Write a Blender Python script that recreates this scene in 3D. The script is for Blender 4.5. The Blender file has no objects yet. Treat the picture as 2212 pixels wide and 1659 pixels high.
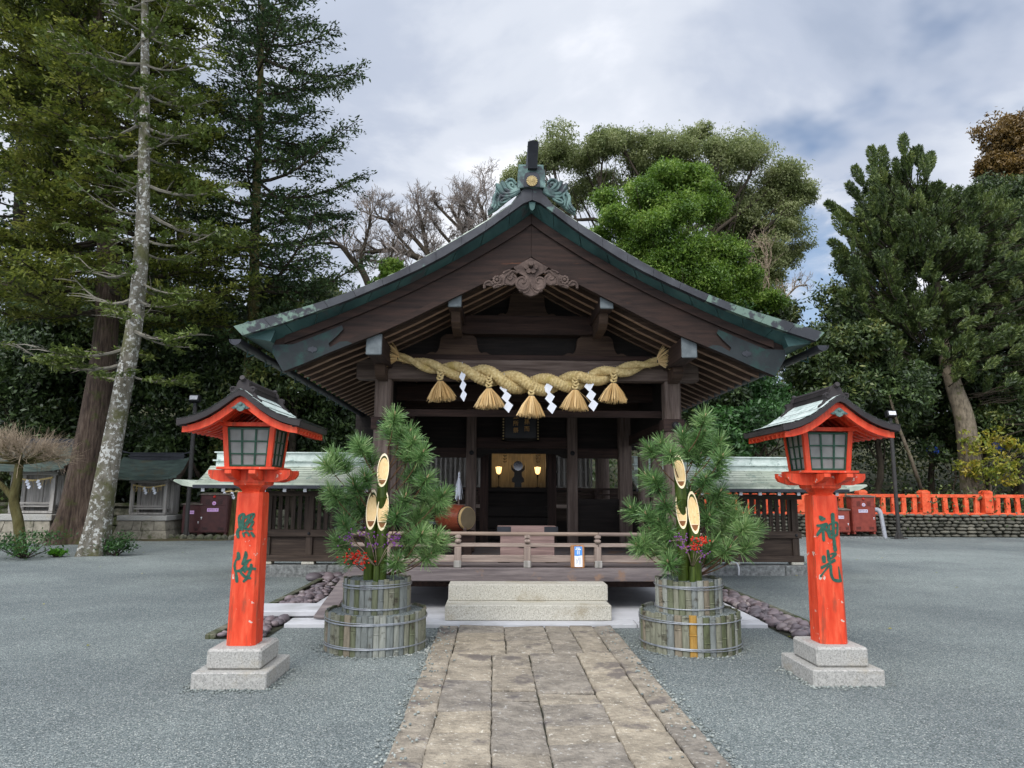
import bpy, bmesh, math, random
import numpy as np
from mathutils import Vector, Matrix, noise as mnoise

rnd = random.Random(7)
RNG = np.random.default_rng(11)
PI = math.pi
R = math.radians
scene = bpy.context.scene
COL = scene.collection

# ------------------------------------------------------------------ camera
FPX, PIT, YAW, ROL, CAMH = 1533.0, R(8.62), R(1.40), R(0.30), 1.6
_f = np.array([math.sin(YAW)*math.cos(PIT), math.cos(YAW)*math.cos(PIT), math.sin(PIT)])
_r0 = np.array([math.cos(YAW), -math.sin(YAW), 0.0])
_u0 = np.cross(_r0, _f)
_r = _r0*math.cos(ROL) + _u0*math.sin(ROL)
_u = -_r0*math.sin(ROL) + _u0*math.cos(ROL)
cam_data = bpy.data.cameras.new("camera")
cam = bpy.data.objects.new("camera", cam_data)
COL.objects.link(cam)
M4 = Matrix.Identity(4)
for i in range(3):
    M4[i][0], M4[i][1], M4[i][2] = _r[i], _u[i], -_f[i]
M4[2][3] = CAMH
cam.matrix_world = M4
cam_data.sensor_fit = 'HORIZONTAL'
cam_data.sensor_width = 36.0
cam_data.lens = 36.0*FPX/2212.0
cam_data.clip_start = 0.05
cam_data.clip_end = 2000
scene.camera = cam

def W(x, y, Y):
    """survey: the point seen at x, y of a 2212 px wide copy of the photo, at distance Y along the path"""
    d = _f + _r*(x-1106.0)/FPX - _u*(y-829.5)/FPX
    d = d*(Y/d[1])
    return Vector((float(d[0]), float(d[1]), float(d[2])+CAMH))

def PXM(Y):
    return Y/FPX

# ------------------------------------------------------------------ world, sun, exposure
SUN_EL, SUN_AZ = R(48), R(205)      # azimuth clockwise from +Y
world = bpy.data.worlds.new("World")
scene.world = world
world.use_nodes = True
wn = world.node_tree.nodes; wl = world.node_tree.links
wn.clear()
w_out = wn.new('ShaderNodeOutputWorld'); w_bg = wn.new('ShaderNodeBackground')
w_bg.inputs['Strength'].default_value = 0.1
wl.new(w_bg.outputs[0], w_out.inputs[0])
sky = wn.new('ShaderNodeTexSky'); sky.sky_type = 'NISHITA'; sky.sun_disc = False
sky.sun_elevation = SUN_EL; sky.sun_rotation = SUN_AZ
tc = wn.new('ShaderNodeTexCoord')
sep = wn.new('ShaderNodeSeparateXYZ'); wl.new(tc.outputs['Generated'], sep.inputs[0])
def wmath(op, a, b):
    n = wn.new('ShaderNodeMath'); n.operation = op
    for k, v in enumerate((a, b)):
        if isinstance(v, (int, float)): n.inputs[k].default_value = v
        else: wl.new(v, n.inputs[k])
    return n.outputs[0]
zz = wmath('ADD', wmath('MAXIMUM', sep.outputs[2], 0.0), 0.28)
comb = wn.new('ShaderNodeCombineXYZ')
wl.new(wmath('DIVIDE', sep.outputs[0], zz), comb.inputs[0])
wl.new(wmath('DIVIDE', sep.outputs[1], zz), comb.inputs[1])
def wnoise(scale, detail, rough, off, dist=0.0):
    mp = wn.new('ShaderNodeMapping'); mp.inputs['Location'].default_value = off
    wl.new(comb.outputs[0], mp.inputs[0])
    n = wn.new('ShaderNodeTexNoise'); n.inputs['Scale'].default_value = scale
    n.inputs['Detail'].default_value = detail; n.inputs['Roughness'].default_value = rough
    n.inputs['Distortion'].default_value = dist
    wl.new(mp.outputs[0], n.inputs['Vector'])
    return n.outputs[0]
def wramp(src, stops):
    n = wn.new('ShaderNodeValToRGB'); wl.new(src, n.inputs[0])
    e = n.color_ramp.elements
    while len(e) < len(stops): e.new(0.5)
    for k, (p, c) in enumerate(stops):
        e[k].position = p; e[k].color = (*c, 1)
    n.color_ramp.interpolation = 'EASE'
    return n.outputs[0]
CL = 10.0
SUN_DIR = Vector((math.sin(SUN_AZ)*math.cos(SUN_EL), math.cos(SUN_AZ)*math.cos(SUN_EL), math.sin(SUN_EL)))
cloud_col = wramp(wnoise(1.5, 7, 0.52, (5.3, 2.2, 0), 0.45),
                  [(0.32, (0.31, 0.36, 0.46)), (0.44, (0.40, 0.445, 0.54)), (0.54, (0.54, 0.575, 0.645)), (0.65, (0.80, 0.81, 0.85))])
# the cloud sheet is brighter towards the hidden sun, behind the camera and overhead
dotn = wn.new('ShaderNodeVectorMath'); dotn.operation = 'DOT_PRODUCT'; dotn.inputs[1].default_value = SUN_DIR
wl.new(tc.outputs['Generated'], dotn.inputs[0])
bright = wmath('MULTIPLY', wmath('ADD', wmath('MULTIPLY', wmath('MAXIMUM', dotn.outputs['Value'], 0.0), 1.7), 1.0), CL)
sc = wn.new('ShaderNodeVectorMath'); sc.operation = 'SCALE'
wl.new(bright, sc.inputs['Scale'])
wl.new(cloud_col, sc.inputs[0])
# a break of blue sky low in the clouds beyond the right eave
hd = W(1738, 585, 100.0)-Vector((0, 0, CAMH)); hd.normalize()
dh = wn.new('ShaderNodeVectorMath'); dh.operation = 'DOT_PRODUCT'; dh.inputs[1].default_value = hd
wl.new(tc.outputs['Generated'], dh.inputs[0])
brk = wmath('ADD', dh.outputs['Value'], wmath('MULTIPLY', wmath('SUBTRACT', wnoise(6.0, 5, 0.6, (1.2, 8.8, 0), 0.3), 0.5), 0.030))
brk = wramp(brk, [(0.9915, (1, 1, 1)), (0.9985, (0.12, 0.12, 0.12))])
mask = wramp(wnoise(1.6, 5, 0.5, (7.3, 4.4, 0)), [(0.27, (0, 0, 0)), (0.38, (1, 1, 1))])
mix = wn.new('ShaderNodeMix'); mix.data_type = 'RGBA'
mm_ = wn.new('ShaderNodeMix'); mm_.data_type = 'RGBA'; mm_.blend_type = 'MULTIPLY'; mm_.inputs[0].default_value = 1.0; wl.new(mask, mm_.inputs[6]); wl.new(brk, mm_.inputs[7]); mask = mm_.outputs[2]
wl.new(mask, mix.inputs[0]); wl.new(sky.outputs[0], mix.inputs[6]); wl.new(sc.outputs[0], mix.inputs[7])
wl.new(mix.outputs[2], w_bg.inputs[0])

sun_d = bpy.data.lights.new("sun", 'SUN'); sun_d.energy = 1.5; sun_d.angle = R(25); sun_d.color = (1.0, 0.96, 0.9)
sun = bpy.data.objects.new("sun", sun_d); COL.objects.link(sun)
sdir = Vector((math.sin(SUN_AZ)*math.cos(SUN_EL), math.cos(SUN_AZ)*math.cos(SUN_EL), math.sin(SUN_EL)))
sun.rotation_euler = sdir.to_track_quat('Z', 'Y').to_euler()
sun.location = (0, 0, 30)

scene.view_settings.view_transform = 'Standard'
scene.view_settings.look = 'None'
scene.view_settings.exposure = 0.5
scene.view_settings.gamma = 1.0
scene.render.engine = 'CYCLES'
scene.cycles.max_bounces = 6
scene.cycles.diffuse_bounces = 4
scene.cycles.use_denoising = True

# ------------------------------------------------------------------ materials
def srgb(r, g, b):
    return tuple(((c/255.0)/12.92 if c/255.0 <= 0.04045 else ((c/255.0+0.055)/1.055)**2.4) for c in (r, g, b))

def mat(name, cols, scale=(1, 1, 1), ns=4.0, detail=6.0, nrough=0.6, rough=0.75, bump=0.25, bs=40.0, bd=0.01,
        spots=None, spot_ns=8.0, spot_at=(0.58, 0.64), metal=0.0, dist=0.0, spec=0.3, spots2=None, spot2_ns=20.0, spot2_at=(0.62, 0.68), spot_scale=None):
    """noise-mottled surface: cols run along a stretched noise; spots = stain colour over a second noise"""
    m = bpy.data.materials.new(name); m.use_nodes = True
    nt = m.node_tree; n = nt.nodes; l = nt.links
    b = n['Principled BSDF']
    b.inputs['Roughness'].default_value = rough; b.inputs['Metallic'].default_value = metal
    b.inputs['Specular IOR Level'].default_value = spec
    t = n.new('ShaderNodeTexCoord'); mp = n.new('ShaderNodeMapping'); mp.inputs['Scale'].default_value = scale
    l.new(t.outputs['Object'], mp.inputs[0])
    def noi(sc_, de, ro, vec, di=0.0):
        k = n.new('ShaderNodeTexNoise'); k.inputs['Scale'].default_value = sc_; k.inputs['Detail'].default_value = de
        k.inputs['Roughness'].default_value = ro; k.inputs['Distortion'].default_value = di
        l.new(vec, k.inputs['Vector']); return k.outputs[0]
    def ramp(src, stops):
        k = n.new('ShaderNodeValToRGB'); l.new(src, k.inputs[0]); e = k.color_ramp.elements
        while len(e) < len(stops): e.new(0.5)
        for q, (p, c) in enumerate(stops): e[q].position = p; e[q].color = (*c[:3], 1)
        return k.outputs[0]
    base = noi(ns, detail, nrough, mp.outputs[0], dist)
    lo, hi = 0.32, 0.68
    k = len(cols)
    c = ramp(base, [(lo+(hi-lo)*i/max(1, k-1), cols[i]) for i in range(k)]) if k > 1 else None
    def over(cur, colr, sns, at, vec):
        f = ramp(noi(sns, 5, 0.65, vec), [(at[0], (0, 0, 0)), (at[1], (1, 1, 1))])
        x = n.new('ShaderNodeMix'); x.data_type = 'RGBA'; l.new(f, x.inputs[0])
        if cur is None: x.inputs[6].default_value = (*cols[0], 1)
        else: l.new(cur, x.inputs[6])
        x.inputs[7].default_value = (*colr, 1)
        return x.outputs[2]
    if spots:
        v = t.outputs['Object']
        if spot_scale:
            m3 = n.new('ShaderNodeMapping'); m3.inputs['Scale'].default_value = spot_scale; l.new(v, m3.inputs[0]); v = m3.outputs[0]
        c = over(c, spots, spot_ns, spot_at, v)
    if spots2: c = over(c, spots2, spot2_ns, spot2_at, t.outputs['Object'])
    if c is None: b.inputs['Base Color'].default_value = (*cols[0], 1)
    else: l.new(c, b.inputs['Base Color'])
    if bump > 0:
        bp = n.new('ShaderNodeBump'); bp.inputs['Strength'].default_value = bump; bp.inputs['Distance'].default_value = bd
        l.new(noi(bs, 4, 0.6, mp.outputs[0]), bp.inputs['Height']); l.new(bp.outputs[0], b.inputs['Normal'])
    return m

def leaf_mat(name, cols, rough=0.55, trans=0.0):
    """leaf colour differs from leaf to leaf and in patches of new and old growth"""
    m = bpy.data.materials.new(name); m.use_nodes = True
    n = m.node_tree.nodes; l = m.node_tree.links; b = n['Principled BSDF']
    b.inputs['Roughness'].default_value = rough*.85; b.inputs['Specular IOR Level'].default_value = 0.5
    g = n.new('ShaderNodeNewGeometry')
    t = n.new('ShaderNodeTexCoord'); k = n.new('ShaderNodeTexNoise'); k.inputs['Scale'].default_value = 0.9; k.inputs['Detail'].default_value = 3
    l.new(t.outputs['Object'], k.inputs['Vector'])
    a = n.new('ShaderNodeMath'); a.operation = 'MULTIPLY_ADD'; a.inputs[1].default_value = 0.55; 
    l.new(g.outputs['Random Per Island'], a.inputs[0])
    s = n.new('ShaderNodeMath'); s.operation = 'MULTIPLY_ADD'; s.inputs[1].default_value = 1.6; s.inputs[2].default_value = -0.57
    l.new(k.outputs[0], s.inputs[0]); l.new(s.outputs[0], a.inputs[2])
    r_ = n.new('ShaderNodeValToRGB'); l.new(a.outputs[0], r_.inputs[0]); e = r_.color_ramp.elements
    while len(e) < len(cols): e.new(0.5)
    for i, c in enumerate(cols): e[i].position = i/max(1, len(cols)-1); e[i].color = (*c, 1)
    l.new(r_.outputs[0], b.inputs['Base Color'])
    if trans > 0:
        tr = n.new('ShaderNodeBsdfTranslucent'); l.new(r_.outputs[0], tr.inputs[0])
        mx = n.new('ShaderNodeMixShader'); mx.inputs[0].default_value = trans
        l.new(b.outputs[0], mx.inputs[1]); l.new(tr.outputs[0], mx.inputs[2])
        l.new(mx.outputs[0], n['Material Output'].inputs[0])
    return m

def emit_mat(name, col, strength):
    m = bpy.data.materials.new(name); m.use_nodes = True
    b = m.node_tree.nodes['Principled BSDF']
    b.inputs['Base Color'].default_value = (*col, 1)
    b.inputs['Emission Color'].default_value = (*col, 1); b.inputs['Emission Strength'].default_value = strength
    return m

MT = {}
wc = dict(rough=0.8, bump=0.35, bs=30, nrough=0.65)
def wood(nm, cols, axis, **k):
    s = {'x': (0.6, 9, 9), 'y': (9, 0.6, 9), 'z': (9, 9, 0.6), 'n': (4, 4, 4)}[axis]
    kk = dict(wc); kk.update(k)
    MT[nm] = mat(nm, cols, scale=s, ns=2.2, **kk)
grey_brown = [srgb(70, 58, 52), srgb(98, 84, 76), srgb(118, 104, 96)]
dark_brown = [srgb(38, 28, 25), srgb(54, 40, 35), srgb(70, 52, 45)]
vdark = [srgb(32, 26, 23), srgb(44, 36, 32), srgb(56, 46, 41)]
for ax in 'xyz':
    wood('pillar_wood_'+ax, grey_brown, ax)
    wood('dark_wood_'+ax, dark_brown, ax)
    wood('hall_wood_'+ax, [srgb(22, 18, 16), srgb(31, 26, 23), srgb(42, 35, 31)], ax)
    wood('fence_wood_'+ax, [srgb(48, 39, 34), srgb(66, 55, 47), srgb(84, 71, 62)], ax)
    wood('rail_wood_'+ax, [srgb(112, 98, 90), srgb(142, 126, 116), srgb(166, 150, 138)], ax)
    wood('shrine_wood_'+ax, [srgb(112, 108, 102), srgb(146, 142, 136), srgb(170, 166, 160)], ax)
wood('barge_wood', [srgb(32, 23, 20), srgb(46, 34, 29), srgb(60, 43, 36)], 'x', spots=srgb(96, 60, 42), spot_ns=2.0, spot_at=(0.66, 0.78), spot_scale=(0.5, 1, 5))
wood('rafter_wood', [srgb(50, 38, 32), srgb(70, 54, 44), srgb(88, 70, 57)], 'x')
wood('rafter_bounce', [srgb(112, 90, 74), srgb(142, 116, 96), srgb(160, 134, 112)], 'x')
wood('carved_wood', [srgb(62, 50, 45), srgb(86, 72, 65), srgb(106, 90, 82)], 'n')
wood('deck_wood', [srgb(88, 80, 80), srgb(112, 103, 102), srgb(136, 126, 122)], 'x', spots=srgb(132, 108, 92), spot_ns=1.5)
wood('board_wood', [srgb(120, 104, 92), srgb(146, 128, 114), srgb(160, 142, 126)], 'x')
wood('box_wood', [srgb(112, 92, 88), srgb(140, 116, 110), srgb(158, 134, 126)], 'x')
wood('sign_wood', [srgb(128, 88, 56), srgb(160, 114, 76), srgb(178, 130, 90)], 'z')
MT['verdigris'] = mat('verdigris', [srgb(138, 148, 134), srgb(168, 176, 160), srgb(188, 193, 178)], ns=3, rough=0.6, bump=0.1, spots=srgb(124, 142, 132), spot_ns=4)
MT['verge_copper'] = mat('verge_copper', [srgb(46, 46, 50), srgb(62, 63, 67), srgb(78, 80, 83)], ns=3, rough=0.55, bump=0.12, spots=srgb(98, 122, 114), spot_ns=2.6, spot_at=(0.66, 0.74), metal=0.2)
MT['verge_worn'] = mat('verge_worn', [srgb(50, 52, 56), srgb(66, 68, 72)], ns=3, rough=0.6, bump=0.12, spots=srgb(104, 124, 112), spot_ns=4.5, spot_at=(0.49, 0.55), metal=0.2)
MT['teal_copper'] = mat('teal_copper', [srgb(38, 58, 57), srgb(52, 80, 78), srgb(66, 94, 90)], ns=2.5, rough=0.6, bump=0.1, spots=srgb(66, 70, 70), spot_ns=3)
MT['ridge_copper'] = mat('ridge_copper', [srgb(56, 72, 71), srgb(88, 112, 108), srgb(124, 150, 142)], ns=7, rough=0.55, bump=0.2, spots=srgb(62, 66, 70), spot_ns=6, spot_at=(0.5, 0.6))
MT['black_copper'] = mat('black_copper', [srgb(40, 42, 46), srgb(58, 60, 66)], ns=5, rough=0.45, bump=0.05, metal=0.2)
MT['cap_metal'] = mat('cap_metal', [srgb(80, 87, 89), srgb(97, 104, 106), srgb(112, 118, 120)], ns=8, rough=0.6, bump=0.1)
MT['sheath'] = mat('sheath', [srgb(30, 36, 38), srgb(42, 48, 50)], ns=3, rough=0.7, bump=0.1, spots=srgb(34, 58, 54), spot_ns=4, spot_at=(0.5, 0.62))
MT['gold'] = mat('gold', [srgb(150, 130, 88), srgb(186, 166, 118)], ns=30, rough=0.5, bump=0.1)
MT['old_gold'] = mat('old_gold', [srgb(196, 146, 72), srgb(220, 170, 92)], ns=30, rough=0.45, bump=0.0)
MT['straw'] = mat('straw', [srgb(170, 144, 94), srgb(204, 180, 126), srgb(224, 204, 152)], scale=(3, 3, 3), ns=9, rough=0.8, bump=0.9, bs=35, bd=0.012, spots=srgb(182, 160, 98), spot_ns=5, spot_at=(0.56, 0.68))
MT['tassel_straw'] = leaf_mat('tassel_straw', [srgb(176, 138, 82), srgb(218, 184, 126), srgb(236, 208, 156)], rough=0.7)
MT['paper'] = mat('paper', [srgb(226, 230, 238), srgb(238, 240, 246)], ns=3, rough=0.8, bump=0.05)
MT['granite'] = mat('granite', [srgb(136, 135, 130), srgb(162, 160, 154), srgb(182, 179, 172)], ns=60, detail=3, rough=0.85, bump=0.35, bs=120, spots=srgb(96, 96, 94), spot_ns=110, spot_at=(0.60, 0.64), spots2=srgb(150, 138, 112), spot2_ns=3, spot2_at=(0.55, 0.85))
MT['step_granite'] = mat('step_granite', [srgb(160, 156, 144), srgb(186, 182, 169), srgb(202, 198, 186)], ns=55, detail=3, rough=0.85, bump=0.35, bs=110, spots=srgb(112, 106, 92), spot_ns=100, spot_at=(0.58, 0.63), spots2=srgb(140, 126, 96), spot2_ns=2.5, spot2_at=(0.52, 0.9))
MT['apron'] = mat('apron', [srgb(176, 176, 178), srgb(196, 196, 198)], ns=2, rough=0.85, bump=0.15, bs=90, spots=srgb(150, 150, 148), spot_ns=1.4, spot_at=(0.5, 0.8))
MT['rough_stone'] = mat('rough_stone', [srgb(86, 88, 86), srgb(118, 120, 118), srgb(146, 148, 146)], ns=14, rough=0.9, bump=0.8, bs=40, bd=0.02)
MT['mossy_stone'] = mat('mossy_stone', [srgb(56, 58, 46), srgb(88, 88, 74), srgb(120, 116, 102)], ns=5, rough=0.95, bump=0.8, bs=16, bd=0.03, spots=srgb(58, 66, 36), spot_ns=3, spot_at=(0.5, 0.6))
MT['pedestal_stone'] = mat('pedestal_stone', [srgb(104, 100, 88), srgb(134, 128, 114), srgb(150, 144, 130)], ns=5, rough=0.95, bump=0.6, bs=20, bd=0.02, spots=srgb(76, 80, 56), spot_ns=3, spot_at=(0.56, 0.7))
MT['vermilion'] = mat('vermilion', [srgb(196, 56, 28), srgb(214, 70, 40), srgb(222, 92, 60)], scale=(5, 5, 1), ns=4, rough=0.5, bump=0.2, bs=20,
                      spots=srgb(150, 70, 48), spot_ns=5, spot_at=(0.57, 0.70), spot_scale=(3, 3, .5), spots2=srgb(200, 178, 164), spot2_ns=11, spot2_at=(0.655, 0.67))
MT['vermilion_rail'] = mat('vermilion_rail', [srgb(196, 66, 34), srgb(222, 90, 52), srgb(226, 112, 76)], ns=4, rough=0.6, bump=0.2, spots=srgb(150, 84, 60), spot_ns=5, spot_at=(0.6, 0.7))
MT['green_paint'] = mat('green_paint', [srgb(30, 62, 48), srgb(46, 84, 66)], ns=20, rough=0.5, bump=0.2)
MT['brush_green'] = mat('brush_green', [srgb(34, 72, 60), srgb(52, 98, 82)], ns=30, rough=0.6, bump=0.3)
MT['lantern_paper'] = mat('lantern_paper', [srgb(122, 124, 120), srgb(142, 144, 140)], ns=6, rough=0.35, bump=0.05)
MT['lantern_verge'] = mat('lantern_verge', [srgb(40, 36, 37), srgb(56, 51, 51)], ns=6, rough=0.6, bump=0.1)
MT['lantern_copper'] = mat('lantern_copper', [srgb(164, 178, 170), srgb(192, 203, 196), srgb(206, 214, 208)], ns=6, rough=0.5, bump=0.1, spots=srgb(134, 152, 146), spot_ns=9)
MT['iron'] = mat('iron', [srgb(30, 30, 32), srgb(44, 44, 46)], ns=10, rough=0.5, bump=0.1)
MT['pole_paint'] = mat('pole_paint', [srgb(48, 46, 44), srgb(62, 60, 58)], ns=8, rough=0.45, bump=0.05)
MT['cabinet_dark'] = mat('cabinet_dark', [srgb(62, 36, 36), srgb(76, 44, 42)], ns=6, rough=0.45, bump=0.08)
MT['cabinet_red'] = mat('cabinet_red', [srgb(116, 50, 40), srgb(136, 62, 50)], ns=6, rough=0.5, bump=0.08)
MT['cabinet_top'] = mat('cabinet_top', [srgb(92, 84, 76), srgb(120, 110, 100)], ns=8, rough=0.7, bump=0.2)
MT['pink_label'] = mat('pink_label', [srgb(206, 160, 214), srgb(216, 172, 222)], ns=8, rough=0.5, bump=0)
MT['pale_label'] = mat('pale_label', [srgb(184, 176, 196), srgb(198, 190, 206)], ns=8, rough=0.5, bump=0)
MT['red_lamp'] = mat('red_lamp', [srgb(170, 40, 34), srgb(190, 60, 50)], ns=8, rough=0.2, bump=0)
MT['white_metal'] = mat('white_metal', [srgb(206, 206, 208), srgb(222, 222, 224)], ns=8, rough=0.35, bump=0)
MT['ink'] = mat('ink', [srgb(60, 50, 70)], bump=0)
MT['blue_print'] = mat('blue_print', [srgb(78, 142, 214), srgb(86, 150, 220)], ns=4, rough=0.4, bump=0)
MT['blue_glimpse'] = mat('blue_glimpse', [srgb(60, 100, 215), srgb(90, 130, 240)], ns=4, rough=0.5, bump=0.2)
MT['bamboo_green'] = mat('bamboo_green', [srgb(40, 52, 16), srgb(60, 76, 26), srgb(80, 96, 38)], scale=(8, 8, 1), ns=4, rough=0.35, bump=0.1)
MT['bamboo_inside'] = mat('bamboo_inside', [srgb(222, 190, 132), srgb(236, 208, 156)], scale=(14, 14, 1), ns=5, rough=0.6, bump=0.15)
MT['bamboo_rim'] = mat('bamboo_rim', [srgb(240, 222, 180), srgb(248, 234, 200)], ns=10, rough=0.6, bump=0.05)
MT['bamboo_hole_shade'] = mat('bamboo_hole_shade', [srgb(120, 78, 44), srgb(140, 96, 58)], ns=10, rough=0.7, bump=0.05)
stv = [((106, 106, 90), (134, 134, 116)), ((88, 92, 70), (112, 116, 92)), ((126, 128, 118), (152, 154, 145)), ((100, 104, 100), (128, 133, 128)), ((110, 102, 86), (138, 128, 110)), ((76, 80, 56), (98, 104, 76))]
for i, (a, b) in enumerate(stv):
    MT['stave_%d' % i] = mat('weathered_stave_%d' % i, [srgb(*a), srgb(*b)], scale=(10, 10, 1.5), ns=5, rough=0.6, bump=0.2, spots=srgb(66, 62, 50), spot_ns=9, spot_at=(0.56, 0.68))
MT['stave_gold'] = mat('golden_stave', [srgb(150, 112, 48), srgb(172, 136, 70)], scale=(10, 10, 1.5), ns=5, rough=0.5, bump=0.2)
MT['wire'] = mat('wire', [srgb(140, 144, 148), srgb(170, 174, 178)], ns=20, rough=0.35, bump=0, metal=0.6)
MT['needle'] = leaf_mat('needle', [srgb(50, 80, 42), srgb(84, 122, 66), srgb(130, 162, 98), srgb(190, 208, 148)], rough=0.4, trans=0.2)
MT['pine_bud'] = mat('pine_bud', [srgb(190, 150, 120), srgb(220, 188, 156)], ns=20, rough=0.7, bump=0.1)
MT['pine_bark'] = mat('pine_bark', [srgb(78, 56, 38), srgb(112, 84, 60)], ns=20, rough=0.9, bump=0.4)
MT['berry'] = mat('berry', [srgb(176, 30, 16), srgb(206, 52, 26)], ns=20, rough=0.25, bump=0)
MT['purple'] = mat('purple', [srgb(104, 50, 122), srgb(136, 76, 152)], ns=20, rough=0.5, bump=0)
MT['drum_body'] = mat('drum_body', [srgb(104, 50, 34), srgb(140, 72, 50), srgb(158, 90, 64)], scale=(1, 4, 4), ns=3, rough=0.35, bump=0.05, dist=1.5)
MT['drum_skin'] = mat('drum_skin', [srgb(104, 92, 70), srgb(126, 112, 88)], ns=4, rough=0.6, bump=0.1)
MT['drum_rim'] = mat('drum_rim', [srgb(180, 150, 100), srgb(196, 168, 120)], ns=8, rough=0.6, bump=0.1)
MT['curtain'] = mat('curtain', [srgb(112, 106, 92), srgb(146, 138, 120)], scale=(6, 1, 0.6), ns=5, rough=0.8, bump=0.2)
MT['black'] = mat('black', [srgb(18, 18, 18), srgb(26, 26, 26)], ns=8, rough=0.3, bump=0)
MT['mirror'] = mat('mirror', [srgb(120, 120, 122)], rough=0.12, bump=0, metal=1.0)
MT['lamp_glow'] = emit_mat('lamp_glow', (1.0, 0.60, 0.22), 2.2)
MT['bark_grey'] = mat('bark_grey', [srgb(76, 73, 62), srgb(106, 101, 90), srgb(130, 126, 116)], scale=(2, 2, 1), ns=4, rough=0.95, bump=0.8, bs=14, bd=0.03, spots=srgb(178, 178, 172), spot_ns=11, spot_at=(0.54, 0.57), spots2=srgb(84, 84, 56), spot2_ns=1.6, spot2_at=(0.5, 0.62))
MT['bark_brown'] = mat('bark_brown', [srgb(50, 40, 34), srgb(80, 66, 56), srgb(104, 90, 78)], scale=(6, 6, 0.7), ns=3, rough=0.95, bump=1.0, bs=10, bd=0.05, spots=srgb(72, 74, 40), spot_ns=2.5, spot_at=(0.55, 0.66))
MT['bark_moss'] = mat('bark_moss', [srgb(62, 56, 32), srgb(84, 78, 44), srgb(96, 92, 60)], scale=(3, 3, 1), ns=3, rough=0.95, bump=0.8, bs=12, bd=0.04)
MT['bark_dark'] = mat('bark_dark', [srgb(48, 42, 34), srgb(70, 62, 50)], scale=(3, 3, 1), ns=4, rough=0.95, bump=0.6, bs=14, bd=0.03)
MT['bark_pale'] = mat('bark_pale', [srgb(76, 68, 56), srgb(110, 100, 84), srgb(132, 120, 102)], scale=(3, 3, 1), ns=4, rough=0.95, bump=0.6, bs=14, bd=0.03, spots=srgb(90, 88, 58), spot_ns=3)
MT['pipe_grey'] = mat('pipe_grey', [srgb(150, 152, 158), srgb(166, 168, 174)], ns=6, rough=0.4, bump=0)
MT['twig_grey'] = mat('twig_grey', [srgb(98, 94, 84), srgb(132, 127, 115)], ns=9, rough=0.9, bump=0)
MT['twig_brown'] = mat('twig_brown', [srgb(128, 112, 94), srgb(166, 150, 128)], ns=9, rough=0.9, bump=0)
MT['twig_dark'] = mat('twig_dark', [srgb(104, 94, 86), srgb(142, 132, 124)], ns=6, rough=0.9, bump=0)
def G(*c): return [srgb(*q) for q in c]
MT['leaf_layered'] = leaf_mat('leaf_layered', G((50, 62, 28), (80, 92, 36), (116, 124, 50), (150, 150, 76)), trans=0.45)
MT['leaf_fir'] = leaf_mat('leaf_fir', G((34, 50, 30), (50, 70, 40), (68, 90, 50), (96, 110, 60)), trans=0.2)
MT['leaf_sparse'] = leaf_mat('leaf_sparse', G((58, 74, 28), (90, 106, 42), (120, 130, 64)), trans=0.2)
MT['leaf_dark'] = leaf_mat('leaf_dark', G((26, 38, 20), (42, 58, 28), (62, 82, 40), (98, 116, 64)), trans=0.2)
MT['leaf_dark2'] = leaf_mat('leaf_dark2', G((30, 42, 22), (50, 66, 32), (74, 92, 46), (122, 124, 62)), trans=0.2)
MT['leaf_olive'] = leaf_mat('leaf_olive', G((78, 92, 48), (110, 122, 70), (142, 150, 98), (172, 176, 130)), trans=0.5)
MT['leaf_bright'] = leaf_mat('leaf_bright', G((48, 74, 24), (78, 108, 34), (112, 142, 50), (156, 176, 86)), trans=0.4)
MT['leaf_pod'] = leaf_mat('leaf_pod', G((44, 58, 32), (64, 80, 40), (88, 104, 52), (124, 134, 70)), trans=0.25)
MT['leaf_rust'] = leaf_mat('leaf_rust', G((74, 60, 30), (104, 82, 38), (132, 104, 50)), trans=0.25)
MT['leaf_yellow'] = leaf_mat('leaf_yellow', G((84, 104, 36), (130, 136, 44), (190, 166, 62)), trans=0.3)
MT['leaf_shrub'] = leaf_mat('leaf_shrub', G((30, 56, 24), (48, 82, 36), (70, 110, 50)), trans=0.2)
MT['leaf_lime'] = leaf_mat('leaf_lime', G((60, 112, 20), (90, 146, 32)), trans=0.2)

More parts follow.
